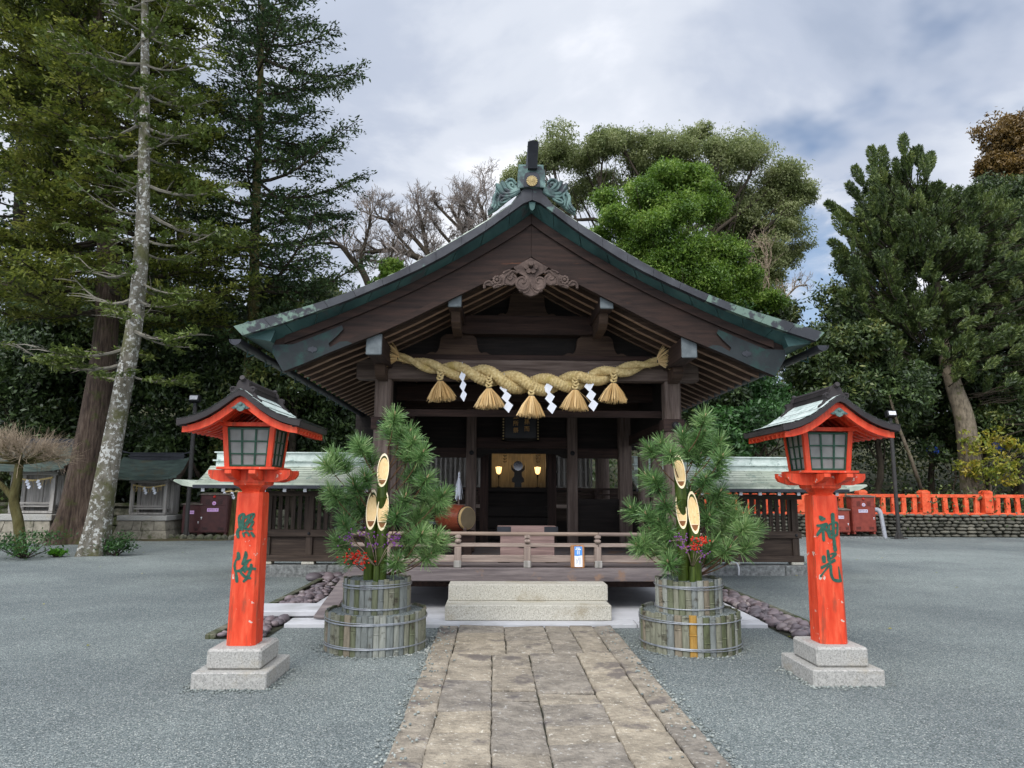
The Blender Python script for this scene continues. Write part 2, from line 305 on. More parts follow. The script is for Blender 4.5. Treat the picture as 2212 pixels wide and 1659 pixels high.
def gravel_mat():
    m = bpy.data.materials.new('gravel'); m.use_nodes = True
    n = m.node_tree.nodes; l = m.node_tree.links; b = n['Principled BSDF']
    b.inputs['Roughness'].default_value = 0.9; b.inputs['Specular IOR Level'].default_value = 0.2
    t = n.new('ShaderNodeTexCoord')
    v = n.new('ShaderNodeTexVoronoi'); v.inputs['Scale'].default_value = 120.0; l.new(t.outputs['Object'], v.inputs['Vector'])
    sp = n.new('ShaderNodeSeparateColor'); l.new(v.outputs['Color'], sp.inputs[0])
    r_ = n.new('ShaderNodeValToRGB'); l.new(sp.outputs[0], r_.inputs[0]); e = r_.color_ramp.elements
    st = [(0.0, srgb(78, 85, 85)), (0.45, srgb(112, 120, 119)), (0.9, srgb(142, 149, 147)), (1.0, srgb(196, 196, 188))]
    while len(e) < len(st): e.new(0.5)
    for i, (p, c) in enumerate(st): e[i].position = p; e[i].color = (*c, 1)
    k = n.new('ShaderNodeTexNoise'); k.inputs['Scale'].default_value = 0.7; k.inputs['Detail'].default_value = 6; k.inputs['Roughness'].default_value = 0.65
    l.new(t.outputs['Object'], k.inputs['Vector'])
    r2 = n.new('ShaderNodeValToRGB'); l.new(k.outputs[0], r2.inputs[0])
    r2.color_ramp.elements[0].position = 0.3; r2.color_ramp.elements[0].color = (0.82, 0.82, 0.83, 1)
    r2.color_ramp.elements[1].position = 0.7; r2.color_ramp.elements[1].color = (1.12, 1.12, 1.1, 1)
    x = n.new('ShaderNodeMix'); x.data_type = 'RGBA'; x.blend_type = 'MULTIPLY'; x.inputs[0].default_value = 1.0
    l.new(r_.outputs[0], x.inputs[6]); l.new(r2.outputs[0], x.inputs[7])
    k3 = n.new('ShaderNodeTexNoise'); k3.inputs['Scale'].default_value = 0.16; k3.inputs['Detail'].default_value = 4; k3.inputs['Distortion'].default_value = 1.2
    l.new(t.outputs['Object'], k3.inputs['Vector'])
    r3 = n.new('ShaderNodeValToRGB'); l.new(k3.outputs[0], r3.inputs[0])
    r3.color_ramp.elements[0].position = 0.36; r3.color_ramp.elements[0].color = (0.80, 0.81, 0.82, 1)
    r3.color_ramp.elements[1].position = 0.62; r3.color_ramp.elements[1].color = (1.10, 1.10, 1.08, 1)
    x3 = n.new('ShaderNodeMix'); x3.data_type = 'RGBA'; x3.blend_type = 'MULTIPLY'; x3.inputs[0].default_value = 1.0
    l.new(x.outputs[2], x3.inputs[6]); l.new(r3.outputs[0], x3.inputs[7]); l.new(x3.outputs[2], b.inputs['Base Color'])
    bp = n.new('ShaderNodeBump'); bp.inputs['Strength'].default_value = 0.8; bp.inputs['Distance'].default_value = 0.010
    k2 = n.new('ShaderNodeTexNoise'); k2.inputs['Scale'].default_value = 9.0; k2.inputs['Detail'].default_value = 3
    l.new(t.outputs['Object'], k2.inputs['Vector'])
    ad = n.new('ShaderNodeMath'); ad.operation = 'MULTIPLY_ADD'; ad.inputs[1].default_value = 2.0
    l.new(k2.outputs[0], ad.inputs[0]); l.new(v.outputs['Distance'], ad.inputs[2])
    inv = n.new('ShaderNodeMath'); inv.operation = 'SUBTRACT'; inv.inputs[0].default_value = 1.0; l.new(ad.outputs[0], inv.inputs[1])
    l.new(inv.outputs[0], bp.inputs['Height']); l.new(bp.outputs[0], b.inputs['Normal'])
    return m
MT['gravel'] = gravel_mat()
MT['paving'] = mat('paving', [srgb(104, 98, 89), srgb(142, 134, 121), srgb(172, 163, 148)], ns=4.5, detail=10, nrough=0.78, rough=0.9, bump=1.0, bs=20, bd=0.03,
                   spots=srgb(184, 180, 170), spot_ns=26, spot_at=(0.60, 0.65), spots2=srgb(104, 98, 94), spot2_ns=2.2, spot2_at=(0.56, 0.64))
def per_stone(m, lo, hi):
    n = m.node_tree.nodes; l = m.node_tree.links; b = n['Principled BSDF']; src = b.inputs['Base Color'].links[0].from_socket
    g = n.new('ShaderNodeNewGeometry'); r_ = n.new('ShaderNodeValToRGB'); l.new(g.outputs['Random Per Island'], r_.inputs[0])
    r_.color_ramp.elements[0].color = (*lo, 1); r_.color_ramp.elements[1].color = (*hi, 1)
    x = n.new('ShaderNodeMix'); x.data_type = 'RGBA'; x.blend_type = 'MULTIPLY'; x.inputs[0].default_value = 1
    l.new(src, x.inputs[6]); l.new(r_.outputs[0], x.inputs[7]); l.new(x.outputs[2], b.inputs['Base Color'])
per_stone(MT['paving'], (.78, .78, .80), (1.12, 1.08, 1.0))
MT['joint'] = mat('joint', [srgb(36, 36, 30), srgb(58, 60, 44)], ns=20, rough=0.95, bump=0.4)
MT['pebble'] = leaf_mat('pebble', G((66, 61, 65), (94, 86, 90), (118, 104, 106), (142, 134, 130)), rough=0.6)
MT['loose_grit'] = leaf_mat('loose_grit', G((84, 90, 88), (112, 118, 114), (140, 146, 140), (180, 180, 172)), rough=0.9)
MT['cobble'] = leaf_mat('cobble', G((58, 57, 48), (82, 80, 69), (110, 106, 93)), rough=0.85)
MT['hill_soil'] = mat('hill_soil', [srgb(34, 36, 22), srgb(52, 54, 30), srgb(74, 72, 40)], ns=1.2, rough=0.95, bump=0.8, bs=4, bd=0.1)
MT['dirt'] = mat('dirt', [srgb(62, 58, 40), srgb(88, 80, 58)], ns=3, rough=0.95, bump=0.7, bs=12, bd=0.03, spots=srgb(66, 76, 34), spot_ns=3)

# ------------------------------------------------------------------ mesh helpers
def woff(p):
    o = Vector((0, 0, 0))
    while p is not None:
        o += Vector(p.location); p = p.parent
    return o

class MB:
    """collects shapes in world coordinates; build() links them as ONE mesh object"""
    def __init__(s): s.v = []; s.f = []; s.m = []
    def add(s, vs, fs, mi=0):
        o = len(s.v); s.v.extend([tuple(q) for q in vs]); s.f.extend([tuple(i+o for i in f) for f in fs]); s.m.extend([mi]*len(fs)); return s
    def box(s, c, d, rot=None, mi=0, taper=None, bev=0.0):
        hx, hy, hz = d[0]/2, d[1]/2, d[2]/2
        if bev > 0:
            b = min(bev, hx*.9, hy*.9, hz*.9); vs = []; fs = []
            for sx in (-1, 1):
                for sy in (-1, 1):
                    for sz in (-1, 1):
                        vs += [(sx*hx, sy*(hy-b), sz*(hz-b)), (sx*(hx-b), sy*hy, sz*(hz-b)), (sx*(hx-b), sy*(hy-b), sz*hz)]
            def ix(a, b_, c_, k): return ((a*2+b_)*2+c_)*3+k
            for a in (0, 1):
                fs.append([ix(a, 0, 0, 0), ix(a, 1, 0, 0), ix(a, 1, 1, 0), ix(a, 0, 1, 0)])
                fs.append([ix(0, a, 0, 1), ix(1, a, 0, 1), ix(1, a, 1, 1), ix(0, a, 1, 1)])
                fs.append([ix(0, 0, a, 2), ix(1, 0, a, 2), ix(1, 1, a, 2), ix(0, 1, a, 2)])
                for b2 in (0, 1):
                    fs.append([ix(a, b2, 0, 0), ix(a, b2, 1, 0), ix(a, b2, 1, 1), ix(a, b2, 0, 1)])
                    fs.append([ix(a, 0, b2, 0), ix(a, 1, b2, 0), ix(a, 1, b2, 2), ix(a, 0, b2, 2)])
                    fs.append([ix(0, a, b2, 1), ix(1, a, b2, 1), ix(1, a, b2, 2), ix(0, a, b2, 2)])
                    for c2 in (0, 1): fs.append([ix(a, b2, c2, 0), ix(a, b2, c2, 1), ix(a, b2, c2, 2)])
        else:
            t = taper or (1, 1)
            vs = [(-hx, -hy, -hz), (hx, -hy, -hz), (hx, hy, -hz), (-hx, hy, -hz), (-hx*t[0], -hy*t[1], hz), (hx*t[0], -hy*t[1], hz), (hx*t[0], hy*t[1], hz), (-hx*t[0], hy*t[1], hz)]
            fs = [(0, 3, 2, 1), (4, 5, 6, 7), (0, 1, 5, 4), (1, 2, 6, 5), (2, 3, 7, 6), (3, 0, 4, 7)]
        C = Vector(c)
        vs = [(rot @ Vector(q) if rot else Vector(q))+C for q in vs]
        return s.add(vs, fs, mi)
    def bx(s, x0, x1, y0, y1, z0, z1, mi=0, bev=0.0):
        return s.box(((x0+x1)/2, (y0+y1)/2, (z0+z1)/2), (abs(x1-x0), abs(y1-y0), abs(z1-z0)), mi=mi, bev=bev)
    def bar(s, a, b, w, h, mi=0, up=(0, 0, 1), bev=0.0):
        a = Vector(a); b = Vector(b); y = (b-a).normalized(); x = y.cross(Vector(up)).normalized(); z = x.cross(y)
        rot = Matrix((x, y, z)).transposed()
        return s.box((a+b)/2, (w, (b-a).length, h), rot=rot, mi=mi, bev=bev)
    def tube(s, pts, rad, n=6, mi=0, cap=True, flat=1.0):
        pts = [Vector(p) for p in pts]; k = len(pts)
        if not isinstance(rad, (list, tuple)): rad = [rad]*k
        ref = Vector((0.13, 0.29, 0.95)) if abs((pts[-1]-pts[0]).normalized().z) < 0.9 else Vector((0.95, 0.2, 0.1))
        vs = []
        for i, p in enumerate(pts):
            t = (pts[min(i+1, k-1)]-pts[max(i-1, 0)])
            t = t.normalized() if t.length > 1e-9 else Vector((0, 0, 1))
            a = t.cross(ref).normalized(); b = t.cross(a)
            for j in range(n):
                q = 2*PI*j/n
                vs.append(p + (a*math.cos(q) + b*math.sin(q)*flat)*rad[i])
        fs = []
        for i in range(k-1):
            for j in range(n):
                j2 = (j+1) % n
                fs.append((i*n+j, i*n+j2, (i+1)*n+j2, (i+1)*n+j))
        if cap: fs.append(tuple(range(n-1, -1, -1))); fs.append(tuple((k-1)*n+j for j in range(n)))
        return s.add(vs, fs, mi)
    def lathe(s, prof, c, axis='z', n=20, mi=0):
        vs = []; C = Vector(c)
        for (r_, h) in prof:
            for j in range(n):
                q = 2*PI*j/n; a, b = r_*math.cos(q), r_*math.sin(q)
                vs.append(C+Vector({'z': (a, b, h), 'y': (a, h, b), 'x': (h, a, b)}[axis]))
        fs = [(i*n+j, i*n+(j+1) % n, (i+1)*n+(j+1) % n, (i+1)*n+j) for i in range(len(prof)-1) for j in range(n)]
        if prof[0][0] > 1e-6: fs.append(tuple(range(n-1, -1, -1)))
        if prof[-1][0] > 1e-6: fs.append(tuple((len(prof)-1)*n+j for j in range(n)))
        return s.add(vs, fs, mi)
    def prism(s, poly, y0, y1, mi=0, plane='xz', cap_mi=None):
        """outline extruded along the third axis"""
        k = len(poly)
        def P(a, b, h): return {'xz': (a, h, b), 'yz': (h, a, b), 'xy': (a, b, h)}[plane]
        vs = [P(a, b, y0) for a, b in poly]+[P(a, b, y1) for a, b in poly]
        s.add(vs, [(i, (i+1) % k, k+(i+1) % k, k+i) for i in range(k)], mi)
        s.add(vs, [tuple(range(k-1, -1, -1)), tuple(range(k, 2*k))], mi if cap_mi is None else cap_mi)
        return s
    def strip(s, top, bot, y0, y1, mi=0, mf=None):
        """band between two equally long outlines in xz, extruded along y, built of quads"""
        k = len(top); vs = []
        for y in (y0, y1):
            vs += [(a, y, b) for a, b in top]+[(a, y, b) for a, b in bot]
        fr = []; fs = []
        for i in range(k-1):
            fr.append((i, k+i, k+i+1, i+1)); fs.append((2*k+i, 2*k+i+1, 3*k+i+1, 3*k+i))
            fs.append((i, i+1, 2*k+i+1, 2*k+i)); fs.append((k+i, 3*k+i, 3*k+i+1, k+i+1))
        fs.append((0, 2*k, 3*k, k)); fs.append((k-1, 2*k-1, 4*k-1, 3*k-1))
        s.add(vs, fs, mi); s.add(vs, fr, mi if mf is None else mf)
        return s
    def build(s, name, mats, parent=None, smooth=False, loc=None):
        me = bpy.data.meshes.new(name)
        o = Vector(loc) if loc is not None else Vector((0, 0, 0))
        po = woff(parent)+o
        me.from_pydata([(q[0]-po.x, q[1]-po.y, q[2]-po.z) for q in s.v], [], s.f)
        if not isinstance(mats, (list, tuple)): mats = [mats]
        for m in mats: me.materials.append(MT[m] if isinstance(m, str) else m)
        if len(mats) > 1: me.polygons.foreach_set('material_index', s.m)
        bm = bmesh.new(); bm.from_mesh(me); bmesh.ops.recalc_face_normals(bm, faces=bm.faces); bm.to_mesh(me); bm.free()
        if smooth: me.polygons.foreach_set('use_smooth', [True]*len(me.polygons))
        if smooth and smooth != True: me.set_sharp_from_angle(angle=R(smooth))
        me.update()
        ob = bpy.data.objects.new(name, me); COL.objects.link(ob)
        if parent is not None: ob.parent = parent
        ob.location = o
        return ob

def quads_mesh(name, P4, mats, parent=None, loc=None, mi=None):
    """P4: (n,4,3) array of quads -> one mesh object"""
    P4 = np.asarray(P4, dtype=np.float32); n = P4.shape[0]
    o = np.array(woff(parent)) + (np.array(loc) if loc is not None else 0)
    v = (P4.reshape(-1, 3)-o).astype(np.float32)
    me = bpy.data.meshes.new(name)
    me.vertices.add(4*n); me.vertices.foreach_set('co', v.ravel())
    me.loops.add(4*n); me.loops.foreach_set('vertex_index', np.arange(4*n, dtype=np.int32))
    me.polygons.add(n); me.polygons.foreach_set('loop_start', np.arange(0, 4*n, 4, dtype=np.int32))
    me.polygons.foreach_set('loop_total', np.full(n, 4, dtype=np.int32))
    if not isinstance(mats, (list, tuple)): mats = [mats]
    for m in mats: me.materials.append(MT[m])
    if mi is not None: me.polygons.foreach_set('material_index', np.asarray(mi, dtype=np.int32))
    me.update(calc_edges=True); me.validate()
    ob = bpy.data.objects.new(name, me); COL.objects.link(ob)
    if parent is not None: ob.parent = parent
    if loc is not None: ob.location = loc
    return ob

def tag(o, label=None, cat=None, group=None, kind=None):
    if label: o['label'] = label
    if cat: o['category'] = cat
    if group: o['group'] = group
    if kind: o['kind'] = kind
    return o
def thing(name, label, cat, loc=(0, 0, 0), group=None):
    o = bpy.data.objects.new(name, None); COL.objects.link(o); o.location = loc; o.empty_display_size = 0.2
    return tag(o, label, cat, group)
def copy_tree(o, parent=None):
    c = o.copy(); COL.objects.link(c); c.parent = parent
    for ch in list(o.children): copy_tree(ch, c)
    return c
def rotz(a): return Matrix.Rotation(a, 3, 'Z')
def catmull(pts, per=6):
    pts = [np.array(p, float) for p in pts]; out = []
    for i in range(len(pts)-1):
        p0 = pts[max(i-1, 0)]; p1 = pts[i]; p2 = pts[i+1]; p3 = pts[min(i+2, len(pts)-1)]
        for k in range(per):
            t = k/per
            out.append(0.5*((2*p1)+(-p0+p2)*t+(2*p0-5*p1+4*p2-p3)*t*t+(-p0+3*p1-3*p2+p3)*t**3))
    out.append(pts[-1]); return out
def interp(xs, pts):
    """pts sorted by x -> list of (x, z)"""
    a = np.array(pts, float); return [(float(x), float(np.interp(x, a[:, 0], a[:, 1]))) for x in xs]
def text_shape(body, size):
    cu = bpy.data.curves.new('glyphs', 'FONT'); cu.body = body; cu.size = size; cu.align_x = 'CENTER'; cu.align_y = 'CENTER'
    ob = bpy.data.objects.new('glyphs', cu); COL.objects.link(ob)
    me = bpy.data.meshes.new_from_object(ob)
    vs = [tuple(v.co) for v in me.vertices]; fs = [tuple(p.vertices) for p in me.polygons]
    bpy.data.objects.remove(ob); bpy.data.curves.remove(cu); bpy.data.meshes.remove(me)
    return vs, fs
# ------------------------------------------------------------------ ground, path, pavement
m = MB(); m.add([(-150, -60, 0), (150, -60, 0), (150, 260, 0), (-150, 260, 0)], [(0, 1, 2, 3)])
tag(m.build('ground', 'gravel'), kind='structure')

def slab(mb, x0, x1, y0, y1, top, r_):
    """one worn paving stone: irregular outline, rounded arris"""
    pts = []
    nx = max(3, int((x1-x0)/0.07)); ny = max(3, int((y1-y0)/0.07))
    def jit(a): return a+r_.uniform(-0.005, 0.005)
    for i in range(nx): pts.append((x0+(x1-x0)*i/nx, jit(y0)))
    for i in range(ny): pts.append((jit(x1), y0+(y1-y0)*i/ny))
    for i in range(nx): pts.append((x1-(x1-x0)*i/nx, jit(y1)))
    for i in range(ny): pts.append((jit(x0), y1-(y1-y0)*i/ny))
    pts = [(p[0]+0.002*math.sin(p[1]*5), p[1]+0.002*math.sin(p[0]*5)) for p in pts]
    cx, cy = (x0+x1)/2, (y0+y1)/2; k = len(pts)
    tx, ty = r_.uniform(-.009, .009), r_.uniform(-.009, .009)
    def ring(ins, z): return [(cx+(p[0]-cx)*(1-ins/max(.05, (x1-x0)/2)), cy+(p[1]-cy)*(1-ins/max(.05, (y1-y0)/2)), z+tx*(p[0]-cx)/(x1-x0)*2+ty*(p[1]-cy)/(y1-y0)*2) for p in pts]
    r0, r1, r2, r3 = ring(0, -0.02), ring(0.0, top-0.014), ring(0.006, top-0.004), ring(0.02, top)
    vs = r0+r1+r2+r3; fs = []
    for a in range(3):
        for i in range(k): fs.append((a*k+i, a*k+(i+1) % k, (a+1)*k+(i+1) % k, (a+1)*k+i))
    fs.append(tuple(3*k+i for i in range(k)))
    mb.add(vs, fs)
m = MB(); rs = random.Random(5)
cols_near = [(-.62, -.405, [-3.5, -2.2, -0.9, 0.5, 2.0, 3.3, 4.48, 5.42, 6.85, 7.95, 8.72]), (-.395, -.01, [-3.5, -1.6, 0, 1.6, 2.8, 3.75, 4.56, 4.97, 5.44, 6.3, 7.28]),
             (.005, .352, [-3.5, -2, -.6, 1.2, 2.9, 3.85, 4.6, 5.7, 5.98, 6.72, 7.28]), (.368, .815, [-3.5, -1.4, .6, 1.9, 3, 3.9, 4.76, 5.1, 5.58, 5.9, 6.93, 7.28]),
             (.83, 1.17, [-3.5, -2.5, -.5, .9, 2.2, 3.2, 4.05, 5.0, 6.55, 7.28]), (1.185, 1.40, [-3.5, -1.7, -.3, 1.4, 2.7, 4.2, 5.13, 6.98, 8.2, 8.72]),
             (-.39, .13, [7.29, 7.72, 8.3, 8.72]), (.142, .60, [7.29, 7.85, 8.12, 8.72]), (.612, .90, [7.29, 7.78, 8.72]), (.912, 1.175, [7.29, 8.0, 8.72])]
for x0, x1, ys in cols_near:
    for a, b in zip(ys, ys[1:]):
        slab(m, x0+rs.uniform(-.008, .001), x1-rs.uniform(-.008, .001), a+rs.uniform(.002, .009), b-rs.uniform(.002, .009), 0.032+rs.uniform(-.004, .006), rs)
tag(m.build('path', 'paving'), kind='structure')
m = MB(); m.add([(-.60, -3.5, .006), (1.385, -3.5, .006), (1.385, 8.72, .006), (-.60, 8.72, .006)], [(0, 1, 2, 3)])
tag(m.build('path_bed', 'joint'), kind='structure')

m = MB()
for x0, x1 in ((-2.46, -0.9), (-.89, 1.72), (1.73, 3.30)):
    m.bx(x0, x1, 8.76, 9.02, -.05, .045, bev=.006)
m.bx(-2.46, 3.30, 9.025, 19, -.05, .048)
tag(m.build('pavement', 'apron'), kind='structure')
m = MB()
for x0, x1 in ((-3.12, -3.02), (3.80, 3.90)):
    y = 8.1
    while y < 15:
        y2 = y+rs.uniform(.7, 1.0); m.bx(x0+rs.uniform(-.01, .01), x1+rs.uniform(-.01, .01), y+.005, y2, -.05, .055, bev=.01); y = y2
tag(m.build('kerb', 'mossy_stone'), kind='structure')
m = MB(); m.add([(-3.02, 8.1, .008), (-2.47, 8.1, .008), (-2.47, 15, .008), (-3.02, 15, .008), (3.31, 8.1, .008), (3.80, 8.1, .008), (3.80, 15, .008), (3.31, 15, .008)], [(0, 1, 2, 3), (4, 5, 6, 7)])
tag(m.build('drain_bed', 'joint'), kind='structure')

ico = bmesh.new(); bmesh.ops.create_icosphere(ico, subdivisions=2, radius=1.0)
ICO_V = [tuple(v.co) for v in ico.verts]; ICO_F = [tuple(v.index for v in f.verts) for f in ico.faces]; ico.free()
ico = bmesh.new(); bmesh.ops.create_icosphere(ico, subdivisions=1, radius=1.0)
ICO1_V = [tuple(v.co) for v in ico.verts]; ICO1_F = [tuple(v.index for v in f.verts) for f in ico.faces]; ico.free()
def stone(mb, c, rx, ry, rz, a, r_, mi=0):
    ca, sa = math.cos(a), math.sin(a); sx, sy = r_.uniform(-.25, .25), r_.uniform(-.25, .25); vs = []
    ph = r_.uniform(0, 9)
    for (x, y, z) in ICO_V:
        q = 1+.12*math.sin(2.3*x+1.7*y+ph)+.08*math.sin(3.1*z-2*y+ph)
        X, Yy, Z = x*rx*q+sx*rx*y*y, y*ry*q+sy*ry*x*x, z*rz*q
        vs.append((c[0]+X*ca-Yy*sa, c[1]+X*sa+Yy*ca, c[2]+Z))
    mb.add(vs, ICO_F, mi)
m = MB(); rp = random.Random(3)
for x0, x1 in ((-2.98, -2.48), (3.34, 3.78)):
    y = 8.12
    while y < 14.8:
        n = 6 if y < 11 else 4
        for k in range(n):
            s_ = rp.choice((.032, .036, .042, .045, .055, .075))
            stone(m, (rp.uniform(x0+.03, x1-.03), y+rp.uniform(-.05, .05), .02+s_*.3+rp.uniform(0, .02)), s_*rp.uniform(.9, 1.35), s_*rp.uniform(.75, 1.0), s_*rp.uniform(.5, .7), rp.uniform(0, PI), rp)
        y += .075 if y < 11 else .11
tag(m.build('pebbles', 'pebble', smooth=True), kind='stuff')
m = MB(); rp = random.Random(8)
for k in range(34):   # loose rocks where the pebble strip meets the fence footing
    s_ = rp.uniform(.05, .13); stone(m, (rp.uniform(-3.3, -2.2), rp.uniform(13.2, 13.8), s_*.4), s_*1.2, s_, s_*.7, rp.uniform(0, 3), rp)
tag(m.build('rubble', 'pebble', smooth=True), kind='stuff')

# boards over the drain on the left
m = MB(); a = Vector((-2.62, 9.35, .085)); m.box((-2.66, 9.42, .10), (1.02, .62, .07), rot=rotz(R(3)), bev=.01)
tag(m.build('drain_cover', 'apron'), 'pale grey slab laid flat across the pebble drain at the left of the steps', 'slab')
m = MB(); m.bar((-2.07, 9.0, .075), (-1.92, 10.0, .47), .22, .035, bev=.004)
tag(m.build('ramp_board', 'deck_wood'), 'sloping weathered board leaning against the left end of the veranda', 'board')

t = thing('stone_steps', 'two granite steps leading up to the shrine veranda', 'steps', (.44, 8.96, .048))
m = MB(); m.bx(-.582, 1.452, 8.957, 9.75, .048, .228, bev=.008); m.build('step', 'step_granite', t)
m = MB(); m.bx(-.566, 1.466, 9.323, 9.75, .229, .428, bev=.008); m.build('step', 'step_granite', t)

# scattered fallen leaves
m = MB(); rl = random.Random(4)
for k in range(70):
    x, y = rl.uniform(-9, 11), rl.uniform(4.5, 20)
    if -1.8 < x < 2.6 and 7 < y < 8.4: continue
    z = .045 if (-.6 < x < 1.38 and y < 8.7) else .012
    if -2.4 < x < 3.3 and y > 8.7: continue
    a = rl.uniform(0, 6); w, h = rl.uniform(.012, .02), rl.uniform(.025, .045); c_, s_ = math.cos(a), math.sin(a)
    m.add([(x+c_*h, y+s_*h, z), (x-s_*w, y+c_*w, z+.012), (x-c_*h, y-s_*h, z+.002), (x+s_*w, y-c_*w, z+.008)], [(0, 1, 2, 3)])
tag(m.build('fallen_leaves', 'leaf_yellow'), kind='stuff')

m = MB(); rg2 = random.Random(77)
def loose(x, y, z):
    r_ = rg2.uniform(.006, .013); o = len(m.v); sx, sy = rg2.uniform(.8, 1.4), rg2.uniform(.8, 1.4)
    m.add([(x+a*r_*sx, y+b*r_*sy, z+c*r_*.8) for a, b, c in ICO1_V], ICO1_F)
for k in range(1500):   # grit banked against the tubs, the plinths and the path edges, some of it kicked onto the paving
    w = rg2.random()
    if w < .30: q = rg2.uniform(0, 2*PI); c_ = rg2.choice((-1.215, 2.075)); r_ = .525+abs(rg2.gauss(0, .06)); loose(c_+r_*math.cos(q), 7.73+r_*math.sin(q), .006)
    elif w < .55:
        cx, cy = rg2.choice(((-2.14, 6.45), (2.995, 6.52))); e = abs(rg2.gauss(0, .05)); u = rg2.uniform(-.34, .34)
        x, y = rg2.choice(((cx+u, cy-.345-e), (cx+u, cy-.345-e), (cx-.31-e, cy+u), (cx+.31+e, cy+u))); loose(x, y, .006)
    elif w < .85: loose((-.62-abs(rg2.gauss(0, .05))) if rg2.random() < .5 else (1.405+abs(rg2.gauss(0, .05))), rg2.uniform(4, 8.7), .008)
    else: loose((-.62+abs(rg2.gauss(0, .12))) if rg2.random() < .5 else (1.40-abs(rg2.gauss(0, .12))), rg2.uniform(4, 8.7), .042)
tag(m.build('loose_gravel', 'loose_grit', smooth=True), kind='stuff')
# ------------------------------------------------------------------ the worship hall
X0 = .465
hall = thing('shrine_hall', 'dark wooden shrine hall with sweeping green copper gable roof', 'shrine', (X0, 10.2, 0))
def mir(pts):   # left half (u<=0, from the ridge outwards) -> full outline left to right in world x
    L = sorted(pts); return [(X0+u, z) for u, z in L]+[(X0-u, z) for u, z in reversed(L) if u < -1e-6]
V_TOP = [(-.001, 5.53), (-.105, 5.51), (-.265, 5.28), (-.615, 5.03), (-.895, 4.85), (-1.185, 4.67), (-1.465, 4.50), (-1.735, 4.345), (-2.035, 4.205), (-2.305, 4.09), (-2.585, 3.98), (-2.835, 3.895), (-3.30, 3.755), (-3.735, 3.625)]
V_BOT = [(-.001, 5.345), (-.065, 5.335), (-.295, 5.16), (-.565, 4.95), (-.845, 4.76), (-1.125, 4.575), (-1.415, 4.41), (-1.705, 4.265), (-1.995, 4.13), (-2.275, 4.0), (-2.545, 3.89), (-2.835, 3.78), (-3.2, 3.645), (-3.62, 3.51)]
T_BOT = [(-.001, 5.24), (-.215, 5.07), (-.305, 5.015), (-.615, 4.81), (-.925, 4.62), (-1.225, 4.45), (-1.515, 4.29), (-1.805, 4.145), (-2.115, 4.0), (-2.395, 3.87), (-2.675, 3.75), (-2.885, 3.66), (-3.1, 3.575), (-3.38, 3.47)]
B_BOT = [(-.001, 4.665), (-.235, 4.51), (-.60, 4.305), (-1.115, 4.04), (-1.55, 3.81), (-1.965, 3.61), (-2.155, 3.535), (-2.615, 3.34), (-3.015, 3.155), (-3.16, 3.10)]
YV, YB_, YE = 8.74, 9.0, 19.0

# copper roof surface: rises behind the verge (swelling gable edge) then runs straight back, laid in courses
us = [-.001, -.105, -.18]+[-.265-(3.735-.265)*i/22 for i in range(23)]
us = sorted(set(us))
def zi(u, P): return float(np.interp(-u, [-p[0] for p in P], [p[1] for p in P]))
ys = [(YV+.012, 0.004), (YV+.06, .04), (YV+.16, .09), (YV+.32, .145), (YV+.55, .185), (YV+.9, .20), (12, .20), (YE, .20)]
m = MB()
prof = [(u, zi(u, V_TOP)) for u in us]; prof = prof+[(-u, z) for u, z in reversed(prof)]
full = []
for i, (u, z) in enumerate(prof):
    full.append((u, z))
    if i < len(prof)-1:   # course step
        u2, z2 = prof[i+1]
        lo = u2 < 0
        full.append((u2-.004 if lo else u+.004, (z2-.011) if lo else (z-.011)))
vs = []; n = len(full)
for y, dz in ys:
    for u, z in full:
        fall = 1-.78*(abs(u)/3.735)**1.3
        ext = 1.0
        vs.append((X0+u*ext, y, z+dz*fall))
fs = [(a*n+i, a*n+i+1, (a+1)*n+i+1, (a+1)*n+i) for a in range(len(ys)-1) for i in range(n-1)]
m.add(vs, fs); roof = m.build('roof', 'verdigris', hall)
# verge band: copper sheets with seams
def seg_strip(top, bot, y0, y1, mats, name, parent, step, gap=.004, worn=None, off=0.0):
    """curved band cut into sheets with fine open seams"""
    m = MB()
    T = np.array(top); Bm = np.array(bot)
    s = np.concatenate([[0], np.cumsum(np.hypot(*np.diff(T, axis=0).T))])
    s2 = np.concatenate([[0], np.cumsum(np.hypot(*np.diff(Bm, axis=0).T))])
    tot = s[-1]; n = max(1, int(round(tot/step)))
    for k in range(n):
        a, b = tot*k/n, tot*(k+1)/n-gap
        q = np.linspace(a, b, 4)
        tt = [(np.interp(x, s, T[:, 0]), np.interp(x, s, T[:, 1])) for x in q]
        bb = [(np.interp(x/tot*s2[-1], s2, Bm[:, 0]), np.interp(x/tot*s2[-1], s2, Bm[:, 1])) for x in q]
        w = worn and min(k, n-1-k) < worn
        m.strip(tt, bb, y0, y1, mi=1 if w else 0)
    return m.build(name, mats, parent)
m = MB()
vt, vb = mir(V_TOP), mir(V_BOT)
seg_strip(vt, vb, YV, YV+.11, ['verge_copper', 'verge_worn'], 'verge', roof, .38, worn=4)
